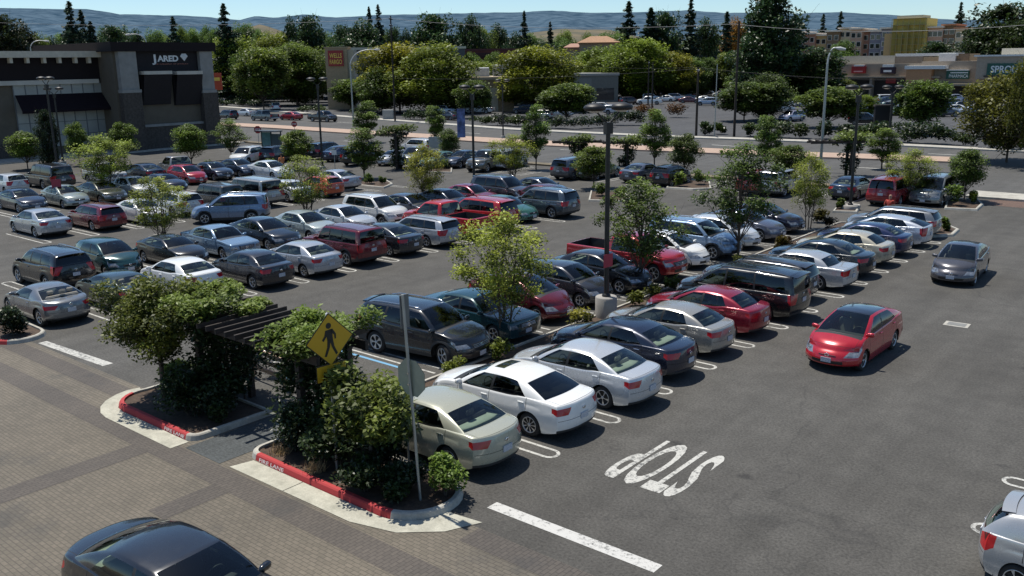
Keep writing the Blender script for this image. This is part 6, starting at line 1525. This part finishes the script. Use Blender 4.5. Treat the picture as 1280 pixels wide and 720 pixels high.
# skyline evergreens one can tell apart
EG = 'tall evergreens standing above the treeline'
for (kd, px, tp, w, rng, lab, c) in (('con1', 97, 1, 34, 260, 'tallest dark evergreen on the left skyline', (.9, 1, 1)), ('con1', 110, 12, 30, 265, 'evergreen close to the right of the tallest left one', (.9, 1, 1)), ('con3', 120, 26, 30, 250, 'lower evergreen right of the left pair', (.8, .9, .9)), ('con1', 286, 4, 34, 250, 'pointed evergreen right of the jewelry store roof', (.9, 1, 1)), ('con1', 222, 20, 26, 290, 'evergreen rising behind the jewelry store sign', (1, 1.1, 1)), ('con1', 465, 8, 18, 300, 'twin topped evergreen left of the very tall power pole', (.9, 1, 1)), ('con1', 476, 5, 20, 305, 'evergreen at the right of the twin topped pair', (.9, 1, 1)), ('con2', 656, 13, 16, 330, 'lone slim spire over the yellow green tree', (.8, .9, .9)), ('con2', 688, 27, 14, 400, 'thin small spire left of the tiled roof', (.8, .9, .9)), ('con1', 785, 1, 34, 280, 'tall dark evergreen right of the tiled roof', (.8, .9, .8)), ('con3', 812, 9, 36, 285, 'dark evergreen in the middle clump', (.8, .9, .8)), ('con2', 861, -2, 24, 270, 'spindly tall evergreen with a bare top', (.9, .9, .8)),
    ('dark2', 962, -14, 66, 200, 'huge dark evergreen cut by the top of the picture', (.65, .8, .75)), ('con2', 955, -34, 34, 198, 'ragged dark spire rising inside the huge evergreen', (.7, .8, .75)), ('dark1', 946, 40, 56, 196, 'low dark skirt of foliage left of the huge evergreen', (.6, .75, .7)), ('con3', 990, 18, 44, 230, 'evergreen behind the right side of the huge one', (.8, .9, .8)), ('con1', 1025, 17, 18, 420, 'small evergreen over the apartment roofs, left one', (.9, 1, 1)), ('con1', 1046, 14, 20, 420, 'small evergreen over the apartment roofs, right one', (.9, 1, 1)), ('con2', 1193, 3, 18, 420, 'lone evergreen right of the yellow scaffold tower', (.9, 1, 1)), ('con2', 906, 14, 24, 320, 'evergreen between the bare topped one and the huge one', (.8, .9, .8))): far_tree(kd, px, tp, w*1.35, rng, lab, EG, tuple(q*1.5 for q in c), 'evergreen')  # evergreen colours lightened, haze of distance put into the leaves
DG = 'dark rounded trees on the skyline'
for (kd, px, tp, w, rng, lab, c) in (('dark1', 8, 18, 60, 230, 'dark tree clump at the top left corner', (.7, .6, .6)), ('dark2', 34, 28, 44, 235, 'reddish dark tree beside the top left clump', (.8, .55, .5)), ('dark1', 388, 19, 44, 280, 'dark rounded tree on the skyline left of the bank tower', (.8, .9, .9)), ('dark2', 366, 22, 24, 285, 'smaller dark tree left of the rounded skyline one', (.8, .9, .9)), ('dark2', 455, 26, 60, 280, 'dark tree mass behind the bank tower', (.9, 1, 1)), ('dark1', 545, 17, 60, 300, 'dark rounded tree right of the very tall power pole', (.9, 1.05, .9)), ('dark2', 590, 20, 40, 320, 'dark tree above the dark red fascia', (.9, 1, .9)), ('dark1', 1248, 4, 90, 250, 'large dark oak at the top right corner', (.8, .8, .7)), ('dark2', 1225, 30, 60, 245, 'dark oak below the top right one', (.75, .75, .65)), ('dark1', 1270, 26, 60, 240, 'dark oak at the right edge above the strip mall', (.8, .75, .6)), ('dark1', 1170, 52, 50, 300, 'dark tree below the yellow scaffold tower', (.7, .8, .7)), ('dark2', 880, 24, 40, 300, 'dark tree behind the shorter power pole', (.8, .9, .7)), ('dark1', 830, 14, 44, 290, 'dark tree right of the middle evergreens', (.8, .95, .8)), ('broad3', 918, 24, 40, 330, 'reddish tree in front of the pale apartment house', (1.6, .6, .4))): far_tree(kd, px, tp, w*1.1, rng, lab, DG, tuple(q*1.45 for q in c))  # crown colours raised to carry painted distance haze
# the continuous treeline behind everything
TG = 'mixed trees of the distant treeline'; r2 = random.Random(3)
for i in range(118):
    px = -20+i*11.2+r2.uniform(-6, 6); 
    if 968 < px < 1270 and i % 3: continue
    tp = 44+r2.uniform(-8, 12)-(6 if px < 640 else 0); rng = r2.uniform(330, 520)
    far_tree(r2.choice(['dark1', 'dark2', 'broad1', 'broad3', 'dark2', 'broad2']), px, tp, r2.uniform(26, 46), rng, 'tree merging into the distant mixed treeline', TG, r2.choice([(1.3, 1.45, 1.4), (1.1, 1.3, 1.3), (1.3, 1.3, .9), (1., 1.2, 1.2)]))  # lightened, mostly bluish tints paint aerial haze into the treeline
for i in range(64):
    px = 265+i*11+r2.uniform(-5, 5)
    if px > 960: continue
    tp = 70+r2.uniform(-8, 10); far_tree(r2.choice(['broad1', 'broad2', 'broad3', 'dark2']), px, tp, r2.uniform(40, 64), r2.uniform(225, 300), 'mid distance tree filling the gap behind the shops', 'mid distance trees behind the shops', r2.choice([(.8, .95, .6), (1.2, 1.15, .55), (.6, .75, .6), (1.1, 1.05, .6), (1.3, 1.2, .6)]))
# ================================================================= the cars
WH = (.80, .80, .78); SI = (.56, .58, .60); SI2 = (.46, .48, .50); CH = (.43, .43, .34); BK = (.012, .013, .016); DG_ = (.040, .043, .052); NV = (.014, .020, .042); TL = (.010, .050, .060); RD = (.40, .012, .020); MR = (.13, .010, .018); LB = (.22, .32, .46); GB = (.09, .12, .19); DGN = (.018, .035, .032); TAN = (.50, .46, .36)
ROW1, ROW1B, ROW2, ROW2B, ROW3, ROW3B = ('first row from the right aisle', 'second row', 'row', 'row', 'row', 'row')
GR = ['cars backing onto the right hand aisle', 'cars nosed against the planting strip', 'cars backing onto the middle aisle', 'cars facing the middle aisle from behind', 'cars in the far left row', 'cars facing out in the far left row', 'cars parked along the roadside edge', 'cars near the jewelry store', 'cars in the lots across the road', 'vehicles on the main road']
def rear(spec, col, X, y, label, g, metal=.25, dx=0., rz=180, **k):
    """parked nose to -X with its tail at X"""
    return car(spec, col, X+dx-SPECS[spec]['L']/2, y, rz, label, group=GR[g], metal=metal, **k)
def nose(spec, col, X, y, label, g, metal=.25, dx=0., rz=0, **k):
    return car(spec, col, X+dx-SPECS[spec]['L']/2, y, rz, label, group=GR[g], metal=metal, **k)
Y1 = lambda k: 14.76+2.697*k
XR = -12.3
rear('sedan_lux', CH, XR, Y1(0)-.05, 'champagne sedan nearest the planted island, partly behind the leaning pole', 0, .2, dx=-.2)
rear('sedan_roof', WH, XR, Y1(1), 'white sedan with sunroof and dark rear glass between champagne and silver sedans', 0, .0, dx=-.05)
rear('sedan', SI, XR, Y1(2), 'bright silver sedan with six spoke wheels right of the white sunroof sedan', 0, .35, dx=.4)
rear('sedan_lux', NV, XR, Y1(3), 'dark navy sedan beside the bright silver sedan near the lamp base', 0, .3, dx=.0)
rear('sedan_small', (.36, .35, .32), XR, Y1(4), 'warm grey small sedan between the navy sedan and the red one', 0, .4, dx=-.1)
rear('sedan_small', (.27, .010, .028), XR, Y1(5), 'crimson sedan parked next to the black minivan', 0, .3, dx=-.1)
rear('van', BK, XR, Y1(6), 'black minivan with long dark side glass in the nearest row', 0, .2, dx=.2)
rear('wagon', DG_, XR, Y1(7), 'dark grey wagon half hidden behind the black minivan', 0, .3, dx=-.5)
rear('sedan_box', SI2, XR, Y1(8), 'older silver grey sedan right of the black minivan', 0, .35, dx=.05)
rear('sedan_lux', (.016, .022, .028), XR, Y1(9), 'very dark sedan with chrome side strip behind the older silver sedan', 0, .25)
rear('sedan_small', TAN, XR, Y1(10), 'cream coloured sedan in the nearest row toward the road', 0, .2, dx=-.1)
rear('sedan_spoiler', (.02, .03, .09), XR, Y1(11), 'dark blue sedan between the cream sedan and the silver hatchback', 0, .3, dx=-.1)
rear('prius', (.52, .56, .62), XR, Y1(12), 'pale silver sloping hatchback near the far end of the nearest row', 0, .35, dx=.0)
rear('wagon', (.22, .23, .24), XR, Y1(13), 'grey wagon last in the nearest row before the white kerbed island', 0, .4, dx=-.3)
# second row, noses toward the planting strip
o = car('suv_sport', (.010, .013, .019), -20.40, 19.90, 5.5, 'black crossover with red upright tail lamps and turned front wheels', group=GR[1], metal=.1, steer=-.35)
XN = -18.75
nose('sedan_box', TL, XN, Y1(3)+.05, 'old dark teal boxy sedan beside the black crossover', 1, .2, dx=.35)
nose('prius', MR, XN, Y1(4), 'maroon sloping hatchback behind the yellow green tree', 1, .3, dx=.1)
nose('hatch', DG_, XN, Y1(5), 'dark grey hatchback facing the concrete lamp base', 1, .4)
nose('sedan_small', BK, XN, Y1(6), 'black sedan between the grey hatchback and the red pickup', 1, .2, dx=.1)
nose('pickup', (.36, .012, .020), XN, Y1(7), 'red crew cab pickup with empty dark bed', 1, .2, dx=.25)
nose('hatch_bubble', WH, XN, Y1(8), 'small rounded white hatchback next to the red pickup', 1, .0, dx=-.1)
nose('suv_light', LB, XN, Y1(9), 'light metallic blue crossover with roof rails', 1, .4, dx=.1)
nose('hatch_bubble', (.62, .64, .66), XN, Y1(10), 'pale silver hatchback mostly behind the dark feathery tree', 1, .2, dx=-.1)
nose('sedan', (.11, .12, .16), XN, Y1(11), 'blue grey sedan right of the dark feathery tree', 1, .4)
nose('sedan_lux', (.022, .023, .042), XN, Y1(12), 'dark indigo sedan last in the row before the yellow green tree', 1, .3)
# middle rows
Y2 = lambda k: 14.25+2.7*k
X2 = -31.75
rear('coupe', (.20, .21, .22), X2, Y2(0), 'grey two door coupe with rounded tail at the left edge', 2, .45, dx=-1.4)
rear('coupe_small', (.022, .040, .040), X2, Y2(1)-.1, 'dark green small coupe beside the grey coupe', 2, .3, dx=-1.0)
rear('sedan_spoiler', WH, X2, Y2(2), 'white sedan partly behind the broadleaf tree top', 2, .0, dx=-.9)
rear('sedan_small', (.030, .031, .037), X2, Y2(3), 'charcoal small sedan between the white and the silver sedans', 2, .35, dx=.3)
rear('sedan_spoiler', (.45, .47, .50), X2, Y2(4), 'silver sedan with pale roof next to the maroon off roader', 2, .35, dx=.3)
rear('boxy', (.15, .010, .020), X2, Y2(5), 'maroon boxy off roader with dark rear glass', 2, .25, dx=.1)
rear('sedan_lux', (.030, .036, .044), X2, Y2(6), 'dark slate sedan between the maroon off roader and silver wagon', 2, .35, dx=.2)
rear('wagon', (.42, .44, .47), X2, Y2(7), 'silver wagon with dark roof rails beside the red pickup cab', 2, .35, dx=.1)
rear('pickup', (.46, .018, .018), X2, Y2(8), 'bright red pickup seen from behind in the middle row', 2, .1, dx=-.2)
rear('suv_big', (.42, .016, .018), X2, Y2(9), 'bright red sport utility vehicle right of the red pickup', 2, .1, dx=-.5)
nose('sedan_small', (.05, .16, .12), X2, Y2(10), 'green sedan facing the aisle right of the red vehicles', 2, .3, dx=-1.0)
rear('suv_big', (.085, .105, .125), X2, Y2(11), 'blue grey sport utility vehicle at the right end of the middle row', 2, .4, dx=.0)
XB = -37.9
rear('suv_sport', (.012, .012, .014), -38.2, Y2(1)-.15, 'black seven seat sport utility vehicle at the far left edge', 3, .2)
nose('beetle', (.014, .060, .065), XB, Y2(2)-.1, 'dark teal rounded small car beside the black vehicle at left', 3, .25, dx=-.9)
nose('coupe_small', BK, XB, Y2(3), 'black two door car with pale dashboard behind the sparse tree', 3, .2)
nose('sedan_box', (.20, .30, .42), XB, Y2(4), 'sky blue boxy sedan facing the aisle', 3, .3)
nose('sedan_lux', (.016, .024, .038), XB, Y2(5), 'dark navy sedan between the sky blue and the mint silver cars', 3, .3)
nose('sedan_small', (.42, .48, .47), XB, Y2(6), 'pale mint silver sedan under the thin feathery tree', 3, .3, dx=-.1)
nose('sedan', (.54, .57, .60), XB, Y2(7), 'pale silver sedan left of the white hatch backed car', 3, .3)
nose('suv_light', (.70, .70, .68), XB, Y2(8), 'white crossover facing the middle aisle', 3, .1, dx=-.3)
nose('sedan', (.05, .06, .085), XB, Y2(9), 'dark blue grey sedan right of the white crossover', 3, .35, dx=-.2)
nose('sedan_lux', (.03, .04, .06), XB, Y2(10), 'dark sedan with bright windscreen pillar below the yellow leaved tree', 3, .3, dx=.3)
nose('sedan_small', (.22, .03, .06), XB, Y2(11), 'dull crimson sedan left of the middle lamp post', 3, .3, dx=0)
nose('suv_big', (.055, .058, .072), XB, Y2(12), 'dark grey sport utility vehicle facing the aisle by the middle lamp post', 3, .35, dx=.6)
nose('sedan_small', (.03, .05, .09), XB, Y2(13), 'dark blue sedan behind the blue grey vehicle at the row end', 3, .3, dx=1.6)
rear('sedan', (.12, .02, .03), -35.0, Y2(12)+.1, 'dark maroon sedan behind the blue grey vehicle at the row end', 3, .3, dx=.8)
# far left rows
X3 = -51.
Y3 = lambda k: 22.35+2.7*k
rear('sedan', (.40, .43, .47), X3, Y3(0)-.25, 'silver blue sedan showing its tail at the left edge', 4, .4, dx=-.7)
rear('wagon', (.16, .012, .022), X3, Y3(1), 'dark red wagon between silver blue and white sedans', 4, .2)
nose('coupe_small', (.72, .72, .70), X3, Y3(2), 'white sedan facing the aisle beside the dark red wagon', 4, .0, dx=.3)
rear('wagon', (.66, .66, .63), X3, Y3(3)+.2, 'white wagon mostly behind the sparse tree at left', 4, .0, dx=-.8)
rear('boxy', (.085, .080, .072), X3, Y3(4)+.1, 'bronze grey off roader left of the large silver one', 4, .4, dx=-.3)
rear('boxy_big', (.38, .37, .34), X3, Y3(5)+.1, 'large silver off roader with black rear glass', 4, .4, dx=.2)
rear('sedan', (.66, .68, .68), X3, Y3(6)+.1, 'white sedan with dark rear window right of the large silver off roader', 4, .1, dx=.2)
rear('hatch', (.55, .085, .025), X3, Y3(7)+.1, 'orange red car behind the thin feathery tree', 4, .05, dx=.2)
rear('sedan', (.40, .41, .45), X3, Y3(8)+.6, 'silver sedan with dark trunk at the kerbed island end', 4, .35, dx=-1.6)
car('suv_light', (.17, .24, .36), -48.3, 31.0, -133, 'metallic blue crossover driving toward the camera in the left aisle', group='cars being driven through the lot', metal=.4)
XC = -61.8
nose('sedan', (.016, .024, .045), XC, 25.4, 'dark navy sedan facing out left of the small red sign', 5, .3, dx=-.3)
nose('sedan_small', (.30, .34, .32), XC, 28.0, 'pale green silver sedan behind the small red sign', 5, .3, dx=.3)
nose('sedan_lux', (.055, .058, .040), XC, 30.6, 'olive dark sedan left of the bushy bright tree', 5, .3, dx=.4)
nose('sedan', (.60, .60, .57), XC, 33.2, 'white sedan under the bushy bright tree', 5, .1, dx=.1)
nose('coupe_small', (.010, .014, .03), XC, 35.9, 'black blue small car right of the bushy bright tree', 5, .2, dx=-.4)
nose('hatch', (.36, .016, .030), -65.6, 39.7, 'small red hatchback facing out in the left rear row', 5, .1)
nose('sedan_small', (.02, .03, .05), -66.2, 42.6, 'dark blue sedan right of the small red hatchback', 5, .3)
nose('sedan_small', (.03, .045, .08), -66.4, 45.2, 'navy sedan between the red hatchback and the white sedan', 5, .3)
nose('sedan', (.66, .68, .68), -62.6, 45.9, 'white sedan beyond the large silver off roader', 5, .1)
rear('hatch', (.55, .58, .60), -72.6, 28.6, 'pale blue white hatchback at the left edge of the rear row', 7, .1)
rear('boxy_big', (.030, .030, .030), -72.3, 31.8, 'dark off roader seen from behind before the jewelry store', 7, .2)
nose('boxy', (.66, .66, .62), -73.0, 35.6, 'white small off roader right of the dark one', 7, .0, dx=2.)
rear('pickup', (.34, .33, .31), -68.0, 41.4, 'silver crew cab pickup showing its tailgate', 7, .4, dx=-.9, rz=172)
rear('sedan', (.016, .022, .035), -70.2, 38.6, 'dark sedan in front of the silver pickup', 7, .3)
car('suv_light', (.74, .74, .71), -76.2, 51.2, -62, 'white sport utility vehicle facing the camera below a pale feathery tree', group=GR[7], metal=.0)
# along the roadside edge, noses to the road or to the lot
def edge(spec, col, px, py, rz, label, metal=.25, **k):
    b_ = G(px, py); L = SPECS[spec]['L']/2; a = R_(90)
    return car(spec, col, b_.x, b_.y+L, rz, label, group=GR[6], metal=metal, **k)
edge('van', (.22, .23, .23), 1152, 259, -90, 'grey green minivan facing the camera behind the bushy tree', .35)
edge('van_rack', (.28, .012, .022), 1099, 259, 90, 'red minivan with white roof load seen from behind', .2)
edge('sedan', (.025, .035, .06), 1049, 251, 90, 'dark blue sedan parked under the vine pergola with dark beams', .3)
edge('suv', (.34, .03, .03), 932, 246, 90, 'red vehicle glimpsed left of the yellow green end tree', .2)
edge('boxy', (.5, .5, .5), 958, 247, 90, 'silver off roader glimpsed between trees right of the red vehicle', .3)
edge('hatch', (.02, .022, .028), 822, 234, 90, 'dark hatchback with bright reflection on its rear glass', .2)
edge('sedan', (.10, .11, .14), 783, 230, 90, 'grey blue sedan left of the dark hatchback by the road', .4)
edge('suv_big', (.11, .12, .14), 697, 226, 90, 'large grey sport utility vehicle with red tail lamps by the roadside', .4)
edge('sedan', (.05, .052, .06), 726, 226, 90, 'dark grey sedan beside the large grey roadside vehicle', .3)
edge('van', (.60, .64, .70), 612, 213, 100, 'small white van with a blue lower body', .0)
edge('pickup', (.13, .125, .105), 585, 216, -80, 'grey brown old pickup facing the camera', .3)
edge('sedan', (.02, .028, .05), 556, 211, -85, 'dark blue car behind the kerbed shrubs left of the old pickup', .3)
edge('sedan_small', (.10, .20, .18), 527, 212, -85, 'dull teal sedan behind the yellow leaved tree', .2)
edge('pickup', (.34, .34, .33), 497, 211, -80, 'silver pickup facing the camera near the roadside pergola', .4)
edge('coupe_small', (.42, .43, .44), 471, 208, -80, 'silver coupe behind the oval green island tree', .4)
edge('suv', (.014, .014, .016), 429, 208, 100, 'dark car with its tailgate raised near the small white sign', .2)
edge('sedan', (.018, .030, .075), 405, 203, 95, 'deep blue sedan left of the car with its tailgate raised', .3)
edge('suv', (.02, .024, .03), 388, 200, 95, 'dark sport utility vehicle behind the round bright tree', .3)
edge('suv', (.025, .024, .028), 325, 205, 110, 'dark sport utility vehicle with red tail lamps left of the bus shelter', .3)
edge('sedan', (.02, .025, .035), 350, 200, 100, 'black sedan parked directly before the bus shelter', .3)
# raised tailgate of the dark car is modelled as a panel of its own
tg = [ob for ob in COL.objects if ob.get('label', '').startswith('dark car with its tailgate raised')][0]
MB().box(-2.9, -1.95, -.62, .62, 1.78, 1.84, bev=.025).build('tailgate', BLACK, tg)
# moving in the near aisles
car('prius_dark', (.44, .012, .024), -9.30, 28.05, -91, 'red hatchback with black roof driving toward the camera', group='cars being driven through the lot', metal=.2, steer=0)
car('prius', (.085, .085, .098), -9.45, 41.3, -86, 'dark grey hatchback following behind the red one', group='cars being driven through the lot', metal=.35)
car('sedan_lux', (.016, .018, .024), -13.05, 6.78, 4, 'near black sedan on the brick road at the bottom left', group='cars being driven through the lot', metal=.25).scale = (1.05, 1.04, 1.02)
car('hatch', (.44, .45, .46), -1.05, 17.2, 0, 'silver hatchback cut by the right edge of the picture', group='cars in the right hand row', metal=.4)
# traffic and far lots
def far_car(spec, col, px, py, rz, label, g=8, metal=.2):
    b_ = G(px, py); o = car(spec, col, b_.x, b_.y, rz, label, group=GR[g], metal=metal, lite=True); o.location.z = .02 if g == 8 else 0; return o
far_car('suv_light', (.72, .72, .70), 523, 193, 178, 'white crossover on the near lanes of the main road', 9)
far_car('sedan', (.36, .02, .03), 364, 150, 184, 'red sedan on the far lanes of the main road', 9)
far_car('pickup', (.06, .09, .11), 331, 151, 183, 'dark teal pickup left of the red road sedan', 9)
far_car('pickup', (.018, .018, .022), 404, 152, 3, 'black pickup right of the red road sedan', 9)
far_car('suv', (.02, .02, .028), 285, 149, 180, 'dark vehicle on the road beside the jewelry store', 9)
far_car('sedan', (.6, .62, .64), 308, 145, 184, 'pale sedan behind the dark teal pickup', 9)
far_car('van', (.66, .67, .68), 344, 138, 150, 'white van turning in across the road', 9)
far_car('sedan', (.03, .035, .05), 562, 150, 170, 'dark sedan waiting near the yellow green tree across the road', 8)
far_car('suv', (.5, .55, .62), 556, 143, 20, 'silver blue vehicle beside the low tan shop', 8)
far_car('pickup', (.62, .63, .62), 600, 142, 200, 'white pickup at the entrance of the low tan shop', 8)
for i, (sp, c, px, py, rz, lab) in enumerate((('suv', NV, 656, 142, 200, 'dark blue vehicle below the pink patio umbrella'), ('suv_light', (.6, .62, .66), 770, 143, 25, 'silver vehicle facing right before the low grey shop'), ('van', (.62, .61, .57), 752, 140, 30, 'pale van behind the silver vehicle before the grey shop'), ('sedan', BK, 736, 140, 20, 'dark sedan partly behind the round dark tree by the grey shop'), ('pickup', WH, 812, 131, 205, 'white work truck in the far lot left of the paired poles'), ('van', WH, 806, 119, 200, 'tall white van behind the white work truck'), ('suv', (.05, .03, .03), 787, 131, 60, 'dark maroon vehicle left of the white work truck'), ('sedan', BK, 785, 117, 60, 'black sedan at the back of the far lot by the grey shop'), ('sedan', (.30, .42, .58), 832, 118, 210, 'pale blue car right of the tall white van'), ('sedan', WH, 832, 127, 200, 'white sedan right of the white work truck'), ('suv', (.55, .55, .57), 846, 126, 30, 'silver vehicle in the far lot right of the paired poles'), ('sedan', (.10, .02, .03), 862, 129, 20, 'dark red sedan left of the shorter power pole'), ('sedan', WH, 882, 128, 20, 'white sedan right of the shorter power pole'), ('suv', (.36, .42, .52), 884, 132, 200, 'grey blue vehicle in front of the white sedan by the shorter pole'), ('hatch', WH, 900, 121, 200, 'white hatchback left of the tall bare pole'), ('sedan', RD, 858, 122, 20, 'red sedan at the back of the far lot'), ('sedan', WH, 985, 133, 200, 'white sedan left of the dark van in the far right lot'), ('van', BK, 1003, 132, 60, 'dark van in shade of the far right lot'), ('suv', (.44, .44, .56), 989, 152, 255, 'lavender grey vehicle alone in the far right lot'), ('sedan', (.5, .52, .54), 1052, 119, 30, 'silver sedan by the left end of the strip mall'), ('suv', (.6, .62, .64), 1072, 143, 20, 'white vehicle left of the dark pylon sign'), ('sedan', (.35, .45, .58), 1090, 146, 30, 'pale blue sedan touching the dark pylon sign'), ('suv', BK, 1080, 156, 20, 'black vehicle in front of the white one by the pylon sign'), ('sedan', WH, 1192, 142, 200, 'white sedan under the green pharmacy sign'), ('suv', (.05, .06, .09), 1180, 146, 30, 'dark vehicle left of the white sedan under the green sign'), ('sedan', (.5, .5, .5), 1128, 142, 20, 'grey sedan behind the neat dark round tree'), ('suv', WH, 1060, 130, 60, 'white vehicle in the second far row by the mall'), ('sedan', (.04, .05, .08), 1110, 130, 40, 'dark blue sedan facing the strip mall'), ('van', (.5, .5, .48), 975, 140, 30, 'pale van under the deep green trees'), ('sedan', (.06, .06, .07), 1150, 138, 20, 'charcoal sedan right of the neat dark round tree'), ('sedan', (.45, .46, .48), 700, 146, 20, 'silver car under the round dark tree'), ('suv', (.5, .5, .5), 676, 150, 200, 'light grey vehicle left of the round dark tree'), ('sedan', (.5, .52, .55), 290, 128, 20, 'silver car across the road right of the jewelry store'), ('suv', (.03, .03, .04), 275, 132, 200, 'dark car across the road right of the jewelry store'), ('sedan', (.55, .55, .55), 318, 126, 20, 'pale car below the large rounded tree'))):
    far_car(sp, c, px, py, rz, lab)
r3 = random.Random(11)
for i in range(70):
    px, py = (r3.uniform(776, 915), r3.uniform(114, 127)) if i < 34 else (r3.uniform(975, 1215), r3.uniform(121, 146))
    far_car(r3.choice(['sedan', 'suv', 'hatch', 'sedan_small', 'van']), r3.choice([WH, SI, BK, BK, NV, DG_, (.3, .35, .45), (.10, .11, .13), (.2, .03, .04), SI2]), px, py, r3.choice([20, 30, 200, 210]), 'small parked car among others in the back rows of the far lots')
print('cars', ncar[0], 'trees', ntree[0], 'objects', len(bpy.data.objects))
